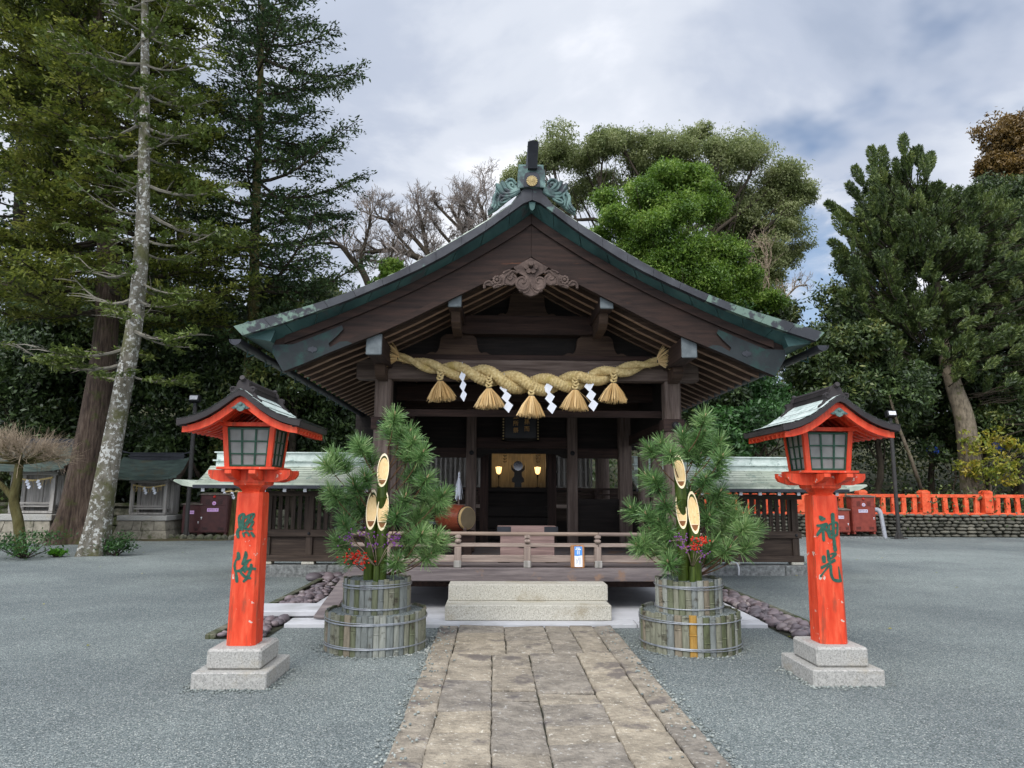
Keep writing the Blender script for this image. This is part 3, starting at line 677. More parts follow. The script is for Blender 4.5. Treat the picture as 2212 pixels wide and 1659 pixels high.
# teal soffit between verge and barge board
tb = mir(T_BOT); vs = []
m = MB(); k = len(vb)
vbi = [(a, YV+.06, b+.012) for a, b in vb]; tbi = [(a, YB_-.002, b+.003) for a, b in tb]
T = np.array(vbi); Bq = np.array(tbi); nseg = 22
idx = np.linspace(0, k-1, nseg*3+1)
def at_(A, i): return [float(np.interp(i, range(k), A[:, j])) for j in range(3)]
for j in range(nseg):
    for q in range(3):
        a, b = idx[j*3+q], idx[j*3+q+1]
        if q == 2: b -= .03
        p = [at_(T, a), at_(T, b), at_(Bq, b), at_(Bq, a)]
        up = [(x, y+.012, z+.014) for x, y, z in p]
        m.add(p+up, [(0, 1, 2, 3), (4, 5, 6, 7), (0, 3, 7, 4), (1, 2, 6, 5)])
m.build('verge_soffit', 'teal_copper', roof)
m = MB(); m.prism([(X0-.045, 5.33), (X0+.045, 5.33), (X0+.03, 5.24), (X0, 5.21), (X0-.03, 5.24)], YV+.03, YV+.12); m.build('verge_key', 'teal_copper', roof)
# eave edges running back
for s in (-1, 1):
    m = MB(); x = X0+s*3.735
    m.prism([(x, 3.64), (X0+s*3.62, 3.515), (X0+s*3.30, 3.46), (X0+s*3.25, 3.60), (X0+s*3.6, 3.72)], YV+.112, YE)
    m.build('eave_edge', 'teal_copper', roof)
# ridge and finial
rd = MB(); rd.bx(X0-.13, X0+.13, YV+.35, YE, 5.60, 5.93); rd.bx(X0-.17, X0+.17, YV+.33, YE, 5.93, 5.99); rd.bx(X0-.16, X0+.16, YV+.34, YE, 5.52, 5.598)
rd.build('ridge', 'ridge_copper', roof)
def z5(a, b, Y=8.72): p = W((1800+a/3.687)*.553, (500+b/3.687)*.553, Y); return (p.x, p.z)
o = [(820, 870), (822, 620), (842, 600), (850, 575), (880, 556), (1150, 556), (1180, 572), (1192, 600), (1212, 620), (1220, 870), (1170, 865), (890, 865)]
orn = MB(); orn.prism([z5(*p) for p in o], 8.70, 8.90)
onig = orn.build('ridge_ornament', 'ridge_copper', hall)
m = MB(); m.prism([z5(*p) for p in [(905, 862), (915, 700), (930, 672), (960, 655), (1080, 655), (1112, 672), (1124, 700), (1138, 862)]], 8.684, 8.70)
m.build('crest_niche', 'black_copper', onig)
c = z5(1022, 785); m = MB(); prof_ = []
N = 16; vs = [(c[0], 8.66, c[1])]
for k_ in range(N*6):
    q = 2*PI*k_/(N*6); ph = (k_ % 6)/6; r_ = .072*(1-.10*(abs(ph-0.5)*2)**3)
    vs.append((c[0]+r_*math.cos(q), 8.664+.008*(abs(ph-.5)*2)**2, c[1]+r_*math.sin(q)))
for k_ in range(N*6):
    q = 2*PI*k_/(N*6); vs.append((c[0]+.068*math.cos(q), 8.684, c[1]+.068*math.sin(q)))
K = N*6
m.add(vs, [(0, 1+i, 1+(i+1) % K) for i in range(K)]+[(1+i, 1+K+i, 1+K+(i+1) % K, 1+(i+1) % K) for i in range(K)])
m.lathe([(0, -.014), (.008, -.012), (.011, -.004), (.011, 0)], (c[0], 8.665, c[1]), 'y', 10)
m.build('chrysanthemum_crest', 'gold', onig)
# side scrolls: curved leaf blades and volutes traced as tubes on a backing
def scroll(s):
    m = MB(); cx = 1021
    def S(a, b): p = z5(cx+(a-cx)*s, b); return p
    def T(pts, w0, w1, y=8.73, mi=0):
        P = catmull([S(*p) for p in pts], 6); L = len(P)
        ws = [(w0+(w1-w0)*i/(L-1))*8.72/FPX*.553/3.687 for i in range(L)]
        m.tube([(p[0], y, p[1]) for p in P], ws, 7, mi)
    back = [(820, 880), (800, 800), (740, 730), (690, 745), (650, 780), (600, 740), (565, 770), (570, 800), (515, 780), (498, 850), (520, 930), (470, 980), (455, 1060), (420, 1140), (385, 1175), (390, 1230), (520, 1150), (700, 1000), (850, 900)]
    m.prism([S(*p) for p in back], 8.74, 8.82)
    T([(850, 890), (720, 940), (600, 930), (510, 800)], 40, 22); T([(845, 885), (740, 915), (640, 870), (590, 760)], 36, 20); T([(840, 880), (760, 890), (690, 840), (650, 770)], 30, 18)
    T([(815, 870), (760, 890), (705, 850), (700, 800), (735, 790), (755, 820), (740, 835)], 26, 14); T([(650, 780), (690, 740), (750, 740), (800, 800)], 22, 16)
    T([(850, 900), (730, 975), (600, 980), (505, 900)], 34, 20); T([(520, 930), (480, 1000), (470, 1090), (400, 1190)], 30, 24); T([(570, 970), (540, 1050), (550, 1120)], 26, 14)
    T([(700, 1000), (600, 1030), (570, 1075), (640, 1060), (720, 1010)], 20, 16); T([(490, 1050), (500, 1110), (470, 1160)], 22, 14)
    m.build('scroll_wing', 'ridge_copper', onig, smooth=40)
scroll(1); scroll(-1)
# forward-leaning ridge-end beam
m = MB(); w = .062; c = z5(1030, 380)[0]; ZB1, ZB2, ZB3 = z5(1030, 360, 8.55)[1], z5(1030, 195, 8.47)[1], z5(1030, 170, 8.46)[1]; ZB0 = z5(1030, 578, 8.64)[1]
m.add([(c-.06, 8.64, ZB0), (c+.06, 8.64, ZB0), (c+.066, 8.55, ZB1), (c-.066, 8.55, ZB1), (c-.07, 8.47, ZB2), (c+.07, 8.47, ZB2), (c, 8.46, ZB3),
       (c-.06, 9.6, ZB0), (c+.06, 9.6, ZB0), (c+.07, 9.6, ZB0+.2), (c-.07, 9.6, ZB0+.2), (c, 9.6, ZB0+.24)],
      [(0, 1, 2, 3), (3, 2, 5, 6, 4), (0, 3, 4, 10, 7), (1, 8, 9, 5, 2), (4, 6, 11, 10), (6, 5, 9, 11), (7, 10, 11, 9, 8), (0, 7, 8, 1)])
m.build('ridge_end_beam', 'black_copper', roof)

# barge boards (two layers) with copper sheathed tips
def half(P, s): return [(X0+s*(-u), z) for u, z in P]     # s=-1 left, +1 right
for s in (-1, 1):
    uu = [-.002]+[-3.16*i/20 for i in range(1, 21)]
    top = [(u, zi(u, T_BOT)+.02) for u in uu]; bot = [(u, zi(u, B_BOT)) for u in uu]
    top2 = top+[(-3.30, 3.50)]; bot2 = bot+[(-3.30, 3.34)]
    m = MB(); m.strip([(X0-s*u, z) for u, z in top2], [(X0-s*u, z) for u, z in bot2], YB_, YB_+.10)
    lo = [(u, z+.075) for u, z in bot]; m.strip([(X0-s*u, z) for u, z in lo], [(X0-s*u, z-.004) for u, z in bot], YB_-.022, YB_-.001)
    m.strip([(X0-s*u, zi(u, T_BOT)+.01) for u in uu], [(X0-s*u, zi(u, T_BOT)-.13*(1-.3*abs(u)/3)) for u in uu], YB_-.035, YB_-.0015)
    bb = m.build('barge_board', 'barge_wood', hall)
    # sheath with scalloped inner edge
    def Q(t, f): u = t; return (X0-s*u, zi(u, B_BOT)-.006+f*(zi(u, T_BOT)-.14-zi(u, B_BOT)))
    edge = [(-2.30, .0), (-2.36, .18), (-2.46, .30), (-2.58, .22), (-2.60, .42), (-2.50, .60), (-2.42, .80), (-2.44, 1.0)]
    pts = [Q(*e) for e in edge]+[Q(-2.75, 1.0), Q(-3.05, 1.0), (X0+s*3.31, 3.44), (X0+s*3.305, 3.33), Q(-3.16, 0), Q(-2.9, 0), Q(-2.6, 0)]
    m = MB(); m.prism(pts, YB_-.03, YB_-.0235); fl = Q(-2.80, .45)
    m.build('copper_sheath', 'sheath', bb)
    m = MB(); m.lathe([(.045, -.006), (.045, 0)], (fl[0], YB_-.0305, fl[1]), 'y', 4)
    m.lathe([(.03, -.007), (.03, 0)], (fl[0]+.03, YB_-.0305, fl[1]), 'y', 8); m.lathe([(.03, -.008), (.03, 0)], (fl[0]-.03, YB_-.0305, fl[1]), 'y', 8)
    m.build('flower_cutout', 'black_copper', bb)
# soffit boards and rafters
SOF = [(u, z+.12) for u, z in B_BOT]
m = MB(); m.strip([(a, b+.03) for a, b in mir(SOF)], mir(SOF), YB_+.12, YE-.1); m.build('soffit', 'dark_wood_y', roof)
def rafter_mesh(s):
    m = MB()
    uu = [-.02]+[-3.06*i/14 for i in range(1, 15)]
    m.strip([(X0-s*u, zi(u, SOF)-.002) for u in uu], [(X0-s*u, zi(u, SOF)-.125) for u in uu], 9.27, 9.34)
    m.strip([(X0-s*u, zi(u, SOF)-.1255) for u in uu], [(X0-s*u, zi(u, SOF)-.134) for u in uu], 9.269, 9.341, mi=1)  # paler strip paints the ground's bounce light onto the rafter's underside
    return m
for s in (-1, 1):
    rf = rafter_mesh(s).build('rafter', ['rafter_wood', 'rafter_bounce'], hall)
    for k_ in range(1, 24):
        c_ = rf.copy(); COL.objects.link(c_); c_.parent = hall; c_.location.y += .325*k_
# gutters with hangers
for s in (-1, 1):
    g = MB(); x = X0+s*3.72; z = 3.47; L = []
    ang = [PI+PI*i/10 for i in range(11)]
    for y in (8.78, YE):
        for r_ in (.075, .066):
            L += [(x+r_*math.cos(q), y, z+r_*math.sin(q)) for q in ang]
    n = 11; fs = [(i, i+1, 22+i+1, 22+i) for i in range(10)]+[(11+i, 33+i, 33+i+1, 11+i+1) for i in range(10)]+[(0, 22, 33, 11), (10, 21, 43, 32)]
    fs += [(i, 11+i, 11+i+1, i+1) for i in range(10)]
    g.add(L, fs)
    g.add([(x+.066*math.cos(q), 8.795, z+.066*math.sin(q)) for q in ang], [tuple(range(11))])
    gt = g.build('gutter', 'black_copper', hall, smooth=30)
    for k_ in range(9):
        y = 9.2+.75*k_; m = MB()
        m.tube([(x-s*.02, y, z+.06), (x-s*.02, y, z-.10), (x-s*.0, y+.03, z-.14), (x-s*.09, y+.06, z-.11)], .009, 4); m.build('gutter_bracket', 'teal_copper', gt)
        if k_ < 8 and k_ > 0: m = None

# frame: pillars, beams
def carved_pillar(x, y, name='pillar', z1=3.2, w=.235, mt='pillar_wood_z'):
    m = MB(); m.bx(x-w/2, x+w/2, y-w/2, y+w/2, .05, z1, bev=.022); return m.build(name, mt, hall)
PX = 2.085
for s in (-1, 1):
    x = X0+.02+s*PX
    p = carved_pillar(x, 10.2)
    m = MB(); m.bx(x-.15, x+.15, 10.06, 10.34, 2.46, 2.64, bev=.01)   # head of the tie rail
    nb = m.build('tie_rail_head', 'dark_wood_x', hall)
    m = MB(); m.lathe([(0, -.045), (.035, -.04), (.05, -.025), (.055, 0)], (x+.02*s, 10.058, 2.55), 'y', 12); m.build('iron_boss', 'iron', nb, smooth=60)
    # bracket carrying the wall plate
    m = MB(); P = [(9.05, 3.30), (9.05, 3.60), (10.35, 3.60), (10.35, 3.30)]
    m.bx(x-.1-.03*s, x+.1-.03*s, 9.07, 18.8, 3.345, 3.61, bev=.006)
    wp = m.build('wall_plate', 'dark_wood_y', hall)
    m = MB(); m.bx(x-.103-.03*s, x+.103-.03*s, 9.045, 9.0695, 3.338, 3.617, bev=.012); m.build('end_cap', 'cap_metal', wp)
    m = MB(); m.prism([(9.74, 3.27), (9.78, 3.21), (9.85, 3.17), (10.08, 3.15), (10.08, 3.34), (9.74, 3.34)], x-.07, x+.07, plane='yz'); m.build('bracket', 'rafter_wood', hall)
    m = MB(); xq = X0+s*1.0
    m.bx(xq-.085, xq+.085, 9.07, 18.8, 3.99, 4.20); pu = m.build('purlin', 'dark_wood_y', hall)
    m = MB(); m.bx(xq-.088, xq+.088, 9.045, 9.0695, 3.985, 4.205, bev=.012); m.build('end_cap', 'cap_metal', pu)
    m = MB(); m.prism([(9.32, 3.94), (9.36, 3.86), (9.5, 3.80), (10.0, 3.78), (10.0, 3.99), (9.3, 3.99)], xq-.06, xq+.06, plane='yz'); m.build('bracket', 'rafter_wood', hall)
m = MB(); m.bx(X0-2.45, X0+2.49, 10.08, 10.32, 3.19, 3.48, bev=.012); m.build('tie_beam', 'pillar_wood_x', hall)
m = MB(); m.bx(X0-2.0, X0+2.0, 10.12, 10.30, 3.485, 3.56, bev=.006); m.build('tie_beam', 'dark_wood_x', hall)
# gable filling: boards, second beam with rounded ends, frog-leg struts
gp = [(X0+a, b) for a, b in [(-2.05, 3.5), (2.05, 3.5), (1.2, 4.05), (0, 4.75), (-1.2, 4.05)]]
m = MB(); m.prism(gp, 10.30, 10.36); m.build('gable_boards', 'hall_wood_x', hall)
b2 = [(-1.0, 3.90), (-.98, 4.03), (-.93, 4.10), (-.85, 4.14), (.85, 4.14), (.93, 4.10), (.98, 4.03), (1.0, 3.90), (.9, 3.86), (-.9, 3.86)]
m = MB(); m.prism([(X0+a, b) for a, b in b2], 10.08, 10.30); m.build('gable_beam', 'dark_wood_x', hall)
def frogleg(cx, z0, z1, w, wt, y0=10.17, y1=10.31):
    h = z1-z0
    L = [(w, 0), (w*.9, .05*h), (w*.83, .13*h), (w*.74, .14*h), (w*.66, .10*h), (w*.60, .2*h), (w*.56, .38*h), (w*.535, .62*h), (w*.52, .80*h), (w*.45, .93*h), (w*.36, h)]
    pts = [(cx-a, z0+b) for a, b in L]+[(cx+a, z0+b) for a, b in reversed(L)]
    m = MB(); m.prism(pts, y0, y1); return m.build('frog_leg_strut', 'rafter_wood', hall)
frogleg(X0-1.0, 3.562, 3.87, .50, .24); frogleg(X0+1.0, 3.562, 3.87, .50, .24); frogleg(X0, 4.142, 4.52, .48, .25)
# gable pendant
def zg(a, b, Y=8.93): p = W((1850+a/4.4844)*.553, (980+b/4.4844)*.553, Y); return (p.x, p.z)
def gcurve(m, pts, w0, w1, y, mi=0, n=7, cx=None, s=1):
    P = catmull([zg(cx+(a-cx)*s if cx else a, b) for a, b in pts], 6); L = len(P); k_ = 8.93/FPX*.553/4.4844
    m.tube([(p[0], y, p[1]) for p in P], [(w0+(w1-w0)*i/(L-1))*k_ for i in range(L)], n, mi)
CXG = 1000
m = MB(); lf = [(1000, 130), (850, 215), (700, 300), (760, 380), (850, 430), (905, 470), (915, 560), (860, 590), (880, 540), (860, 480), (800, 480), (755, 540), (755, 620), (800, 680), (790, 710), (865, 735), (870, 760), (960, 790), (1000, 805)]
pts = lf+[(2*CXG-a, b) for a, b in reversed(lf[1:-1])]
m.prism([zg(*p) for p in pts], 8.90, 8.965)
for s in (1, -1):
    gcurve(m, [(1000, 560), (960, 640), (880, 690), (790, 660), (752, 580), (790, 500), (860, 480), (905, 520), (890, 570), (850, 575)], 30, 22, 8.905, cx=CXG, s=s)
    gcurve(m, [(985, 600), (920, 680), (830, 720)], 16, 10, 8.90, cx=CXG, s=s); gcurve(m, [(990, 640), (940, 730), (870, 750)], 16, 10, 8.90, cx=CXG, s=s)
gg = m.build('gable_pendant', 'carved_wood', hall, smooth=35)
m = MB()
c = zg(1000, 305); k_ = 8.93/FPX*.553/4.4844
for q in range(6):
    a = PI/6+q*PI/3+PI/6; ca, sa = math.cos(a), math.sin(a)
    pts = [(40, -24), (75, -48), (115, -34), (128, 0), (115, 34), (75, 48), (40, 24)]
    m.prism([(c[0]+(u*ca-v*sa)*k_, c[1]+(u*sa+v*ca)*k_) for u, v in pts], 8.865, 8.90)
m.lathe([(0, -.09), (.028, -.088), (.036, -.07), (.036, -.02), (.05, 0)], (c[0], 8.90, c[1]+.03), 'y', 14)
m.build('carved_flower', 'carved_wood', gg)
for s in (1, -1):
    m = MB()
    bk = [(740, 375), (640, 330), (520, 400), (430, 450), (330, 530), (250, 535), (165, 590), (170, 670), (205, 660), (215, 605), (330, 620), (345, 665), (470, 625), (520, 600), (590, 600), (690, 590), (745, 520), (740, 450), (690, 420)]
    m.prism([zg(CXG+(a-CXG)*s, b) for a, b in bk], 8.915, 8.955)
    for pts, w0, w1 in [([(770, 395), (680, 360), (620, 410), (600, 480), (640, 510), (670, 480), (650, 460)], 24, 16), ([(700, 430), (745, 480), (730, 550), (660, 600), (590, 560)], 24, 18), ([(600, 420), (540, 480), (520, 600)], 36, 18),
                        ([(340, 600), (280, 540), (200, 570), (180, 660)], 24, 16), ([(480, 600), (400, 610), (340, 650)], 22, 14), ([(560, 560), (610, 590), (690, 570)], 18, 12), ([(520, 400), (560, 370), (640, 340)], 22, 16)]:
        gcurve(m, pts, w0, w1, 8.915, cx=CXG, s=s)
    c = zg(CXG+(410-CXG)*s, 515)
    for q in range(9):
        a = q*2*PI/9; m.lathe([(0, -.02), (.016, -.016), (.02, 0)], (c[0]+62*k_*math.cos(a), 8.915, c[1]+62*k_*math.sin(a)), 'y', 8)
    m.lathe([(0, -.032), (.018, -.026), (.026, 0)], (c[0], 8.915, c[1]), 'y', 10)
    m.build('carved_wing', 'carved_wood', gg, smooth=35)

# veranda, floor
m = MB(); m.bx(-1.92, 2.86, 9.67, 9.83, .425, .595, bev=.008); m.build('veranda_edge', 'deck_wood', hall)
m = MB(); m.bx(-1.86, 2.80, 9.835, 13.3, .53, .59); m.build('floor', 'deck_wood', hall)
m = MB(); m.bx(-1.75, -1.55, 9.95, 13.2, .30, .528); m.bx(2.5, 2.7, 9.95, 13.2, .30, .528); m.bx(-1.5, 2.45, 10.1, 10.3, .30, .528); m.build('floor_beam', 'dark_wood_y', hall)
# interior: rear screen wall, side walls, ceiling
HY = 13.3
for xa, xb in ((-.52, -.33), (1.36, 1.55), (-1.72, -1.50), (2.32, 2.56)):
    m = MB(); m.bx(xa, xb, HY-.1, HY+.1, .59, 3.3, bev=.012); m.build('inner_post', 'pillar_wood_z', hall)
for xa, xb in ((-.27, -.11), (1.06, 1.22)):
    m = MB(); m.bx(xa, xb, 14.0, 14.16, .59, 2.6, bev=.01); m.build('inner_post', 'dark_wood_z', hall)
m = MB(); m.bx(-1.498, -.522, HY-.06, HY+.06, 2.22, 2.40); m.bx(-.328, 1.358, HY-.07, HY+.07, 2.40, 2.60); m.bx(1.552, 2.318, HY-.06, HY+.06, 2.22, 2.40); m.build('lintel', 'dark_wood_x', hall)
m = MB(); m.prism([(-.328, 2.22), (-.328, 2.39), (1.358, 2.39), (1.358, 2.22), (1.30, 2.22), (1.12, 2.30), (-.09, 2.30), (-.27, 2.22)], HY-.04, HY+.04); m.build('arched_lintel', 'hall_wood_x', hall)
for q, x in ((0, -.42), (1, 1.455)):
    m = MB(); m.lathe([(0, -.03), (.03, -.028), (.04, -.01), (.045, 0)], (x, HY-.102, 2.31), 'y', 10); m.build('iron_boss', 'iron', hall, smooth=60)
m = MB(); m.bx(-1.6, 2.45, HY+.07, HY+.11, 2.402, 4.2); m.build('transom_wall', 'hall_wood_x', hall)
m = MB(); m.bx(-1.498, -.522, HY-.045, HY+.045, .9, 1.0); m.bx(-1.498, -.522, HY-.02, HY+.02, .59, .9); m.build('low_panel', 'hall_wood_x', hall)
m = MB(); m.bx(1.552, 2.318, HY-.045, HY+.045, 1.36, 1.47); m.bx(1.552, 2.318, HY-.02, HY+.02, .59, 1.36); m.build('low_panel', 'hall_wood_x', hall)
for s in (-1, 1):
    x = X0+.02+s*PX
    m = MB(); m.bx(x-.06, x+.06, 10.34, HY-.1, 2.46, 2.64); m.build('tie_rail', 'dark_wood_y', hall)
    for y in (11.25, 12.25):
        m = MB(); m.bx(x-.08, x+.08, y-.08, y+.08, .59, 2.459, bev=.01); m.build('side_post', 'pillar_wood_z', hall)
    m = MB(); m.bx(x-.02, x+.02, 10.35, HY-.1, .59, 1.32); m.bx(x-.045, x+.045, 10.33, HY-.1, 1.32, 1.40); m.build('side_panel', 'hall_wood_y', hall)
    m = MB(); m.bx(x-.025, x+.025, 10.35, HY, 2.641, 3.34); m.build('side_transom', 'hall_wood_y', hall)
m = MB(); m.bx(-1.65, 2.6, 10.37, 19, 3.62, 3.66); m.build('ceiling', 'hall_wood_y', hall)
for y in (11.4, 12.5):
    m = MB(); m.bx(-1.6, 2.55, y-.09, y+.09, 3.05, 3.30); m.build('cross_beam', 'dark_wood_x', hall)
m = MB(); m.bx(-1.55, 2.5, 10.5, 10.56, 2.70, 2.80); m.build('cross_beam', 'dark_wood_x', hall)

# inner sanctuary behind the screen: steps, altar opening, lattice, gallery rail
SY = 17.4
m = MB(); m.bx(-1.0, 2.1, SY, SY+.1, 0.0, 1.60); m.bx(-1.0, 2.1, SY-.12, SY-.002, 1.60, 1.70); m.bx(-3.4, 4.4, SY+.02, SY+.08, 2.62, 3.6); m.build('sanctuary_front', 'hall_wood_x', hall)
m = MB()
for k_ in range(5): m.bx(-.25, 1.45, 15.9+.28*k_, 17.35, .25*k_+.02, .25*k_+.25)
m.build('inner_steps', 'hall_wood_x', hall)
for xa, xb in ((-.20, -.06), (1.26, 1.40)):
    m = MB(); m.bx(xa, xb, SY-.04, SY+.08, 1.70, 2.62); m.build('altar_post', 'hall_wood_z', hall)
m = MB(); m.bx(-.3, 1.5, SY+.9, SY+.94, 1.60, 2.75); m.build('altar_curtain', 'curtain', hall)
m = MB(); m.bx(-.3, 1.5, SY+.1, SY+.9, 1.64, 1.70); m.bx(-.3, 1.5, SY+.1, SY+.94, 2.66, 2.70); m.bx(-.34, -.30, SY+.1, SY+.94, 1.6, 2.7); m.bx(1.50, 1.54, SY+.1, SY+.94, 1.6, 2.7); m.build('altar_floor', 'hall_wood_x', hall)
def lattice(x0, x1, y, z0, z1, step):
    m = MB(); n = int((x1-x0)/step)
    for k_ in range(n+1): xx = x0+(x1-x0)*k_/n; m.bx(xx-.022, xx+.022, y-.02, y+.02, z0, z1)
    for zq in (z0, (z0+z1)/2, z1): m.bx(x0, x1, y+.021, y+.05, zq-.025, zq+.025)
    m.bx(x0, x1, y+.3, y+.34, z0, z1)
    return m.build('lattice_window', 'shrine_wood_z', hall)
lattice(-1.75, -.24, SY-.1, 1.72, 2.48, .115); lattice(1.44, 2.36, SY-.1, 1.72, 2.44, .115)
m = MB(); m.bx(-3.2, -.25, SY-.06, SY+.02, .9, 1.66); m.bx(1.45, 4.0, SY-.06, SY+.02, .9, 1.66); m.build('gallery_wall', 'fence_wood_x', hall)
m = MB(); m.bx(-3.2, -.25, SY-.5, SY-.3, 1.22, 1.30); m.bx(1.45, 3.6, SY-.5, SY-.3, 1.22, 1.30); m.build('gallery_floor', 'rail_wood_x', hall)
for xa, xb in ((-3.2, -.3), (1.5, 3.6)):
    m = MB(); m.bx(xa, xb, SY-.45, SY-.40, 1.64, 1.69); m.bx(xa, xb, SY-.44, SY-.41, 1.52, 1.555)
    for k_ in range(4): x = xa+.35+(xb-xa-.4)*k_/3; m.bx(x-.03, x+.03, SY-.46, SY-.39, 1.30, 1.64)
    m.build('gallery_rail', 'dark_wood_x', hall)
for x in (2.62, -1.9):
    m = MB(); m.lathe([(.17, 1.3), (.17, 3.3)], (x, SY-.15, 0), 'z', 18); m.build('round_pillar', 'pillar_wood_z', hall, smooth=40)

# front rail: three rails and a ground beam on stepped posts
rl_ = thing('railing', None, None, (0, 9.77-10.2, .59)); rl_.parent = hall
m = MB(); m.tube([(-1.9, 9.77, 1.035), (-.47, 9.77, 1.038), (.46, 9.77, 1.035), (1.41, 9.77, 1.034)], .026, 12); m.build('top_rail', 'board_wood', rl_, smooth=50)
m = MB(); m.tube([(1.418, 9.77, 1.034), (2.83, 9.77, 1.03)], .026, 12); m.build('top_rail', 'rail_wood_x', rl_, smooth=50)
for xa, xb in ((-1.9, 1.41), (1.418, 2.83)):
    m = MB(); m.bx(xa, xb, 9.745, 9.795, .865, .915, bev=.005); m.build('middle_rail', 'rail_wood_x', rl_)
    m = MB(); m.bx(xa, xb, 9.735, 9.805, .665, .755, bev=.006); m.build('ground_rail', 'rail_wood_x', rl_)
for x in (-1.42, -.475, .455, 1.405, 2.35):
    m = MB(); m.bx(x-.045, x+.045, 9.715, 9.825, .60, .865, bev=.006); m.bx(x-.042, x+.042, 9.712, 9.828, .917, .965, bev=.016); m.bx(x-.04, x+.04, 9.725, 9.815, .98, 1.016, bev=.005); m.bx(x-.022, x+.022, 9.745, 9.795, .90, 1.03)
    m.build('rail_post', 'rail_wood_z', rl_)
    m = MB(); m.bx(x-.05, x+.05, 9.672, 9.712, .597, .69, bev=.008); m.build('beam_end', 'shrine_wood_z', rl_)
# ------------------------------------------------------------------ straw rope with tassels, paper streamers
t = thing('straw_rope', 'thick twisted straw rope slung across the front beam between the pillars', 'rope', (.48, 9.95, 3.1))
RY = 9.93
axis_pts = [(-1.46, RY, 3.475), (-1.32, RY, 3.47), (-.87, RY, 3.34), (-.13, RY, 3.225), (.48, RY, 3.10), (1.1, RY, 3.145), (1.67, RY, 3.275), (2.27, RY, 3.44), (2.44, RY, 3.50)]
AX = catmull(axis_pts, 26)
L = np.concatenate([[0], np.cumsum([np.linalg.norm(b-a) for a, b in zip(AX, AX[1:])])]); tot = L[-1]
for ph in (0, PI):
    pts = []; rad = []
    for p, l in zip(AX, L):
        q = l/tot; thick = math.sin(PI*min(1, max(0, (q-.0)/1.0)))**.75
        r_ = .020+.064*thick; off = r_*.95
        a = l/.84*2*PI+ph+1.0
        pts.append((p[0], p[1]-off*math.cos(a), p[2]-off*math.sin(a))); rad.append(r_)
    m = MB(); n = 16
    # fine binding ridges round the strand
    P2 = catmull(pts, 3); R2 = np.interp(np.linspace(0, 1, len(P2)), np.linspace(0, 1, len(rad)), rad)
    R2 = [float(r_*(1, 1.05, 1.01, .94)[i % 4]) for i, r_ in enumerate(R2)]
    m.tube(P2, R2, n); st_ = m.build('strand', 'straw', t, smooth=True)
    m = MB(); rfz = random.Random(int(ph*10)+5)
    for k in range(420):   # stray straw ends
        i = rfz.randrange(20, len(P2)-20); q = rfz.uniform(0, 2*PI); o = Vector((rfz.uniform(-.3, .3), math.cos(q), math.sin(q))).normalized(); p = Vector(P2[i])+o*R2[i]*.97
        e = p+(o*.35+Vector((rfz.choice((-1, 1)), 0, rfz.uniform(-.5, .3)))).normalized()*rfz.uniform(.02, .05); m.tube([p, e], [.0018, .0012], 3)
    m.build('stray_straws', 'tassel_straw', st_)
def straw_fan(m, c, direction, n, l0, l1, spread, r_, w=.0032, r0=.02):
    d = Vector(direction).normalized(); a = d.orthogonal().normalized(); b = d.cross(a); C = Vector(c)
    for k in range(n):
        q = r_.uniform(0, 2*PI); s = math.sqrt(r_.random()); base = C+(a*math.cos(q)+b*math.sin(q))*r0*s
        e = d+(a*math.cos(q)+b*math.sin(q))*spread*s*r_.uniform(.85, 1.12); ln = r_.uniform(l0, l1)
        tip = base+e.normalized()*ln*(1+.12*s); mid = (base+tip)/2+d*ln*-.02+(a*math.cos(q)+b*math.sin(q))*.012
        m.tube([base, mid, tip], [w, w, w*.8], 3)
rt = random.Random(2)
for s, c in ((-1, (-1.36, RY, 3.475)), (1, (2.31, RY, 3.455))):
    m = MB(); straw_fan(m, c, (s, -.1, .32 if s > 0 else .25), 120, .15, .25, 1.0, rt, w=.004, r0=.03); m.build('frayed_end', 'tassel_straw', t)
    m = MB(); m.tube([(c[0]+.01*s+.036*math.cos(q)*.2, c[1]+.04*math.cos(q), c[2]+.04*math.sin(q)) for q in np.linspace(0, 2*PI, 14)], .008, 5, cap=False); m.build('binding', 'iron', t)
for x, ztie, zb in ((-.765, 3.13, 2.84), (-.08, 3.03, 2.74), (.515, 2.93, 2.63), (1.13, 3.02, 2.73), (1.675, 3.12, 2.84)):
    y = RY-.085 if abs(x-.5) > 1 else RY-.10
    m = MB(); straw_fan(m, (x, y, ztie), (rt.uniform(-.10, .10), 0, -1), 300, (ztie-zb)*rt.uniform(.84, .92), (ztie-zb)*1.04, rt.uniform(.60, .74), rt, r0=.032); straw_fan(m, (x, y, ztie), (0, 0, -1), 8, (ztie-zb)*.9, (ztie-zb)*1.1, .95, rt, r0=.03)
    ts = m.build('tassel', 'tassel_straw', t)
    m = MB()
    for k in range(4):
        z = ztie+.02+.042*k; sd = .012*(1 if k % 2 else -1)
        for q in (-1, 1):
            m.tube(catmull([(x+q*.022+sd, y+.005, z+.04), (x+q*.034+sd*.3, y-.022, z+.01), (x-q*.004+sd, y-.03, z-.018)], 4), [.012]*2+[.017]*5+[.012]*2, 7)
    m.build('braid', 'straw', ts, smooth=True)
    m = MB(); m.tube([(x+.038*math.cos(q), y+.036*math.sin(q), ztie) for q in np.linspace(0, 2*PI, 13)], .007, 5, cap=False); m.build('tie_cord', 'iron', ts)
LB = ('leftmost of the four white zigzag paper streamers, beside the first tassel', 'white zigzag paper streamer left of the middle tassel, overlapping the plaque edge', 'white zigzag paper streamer just right of the middle tassel, hanging lowest', 'rightmost white zigzag paper streamer, beside the fourth tassel')
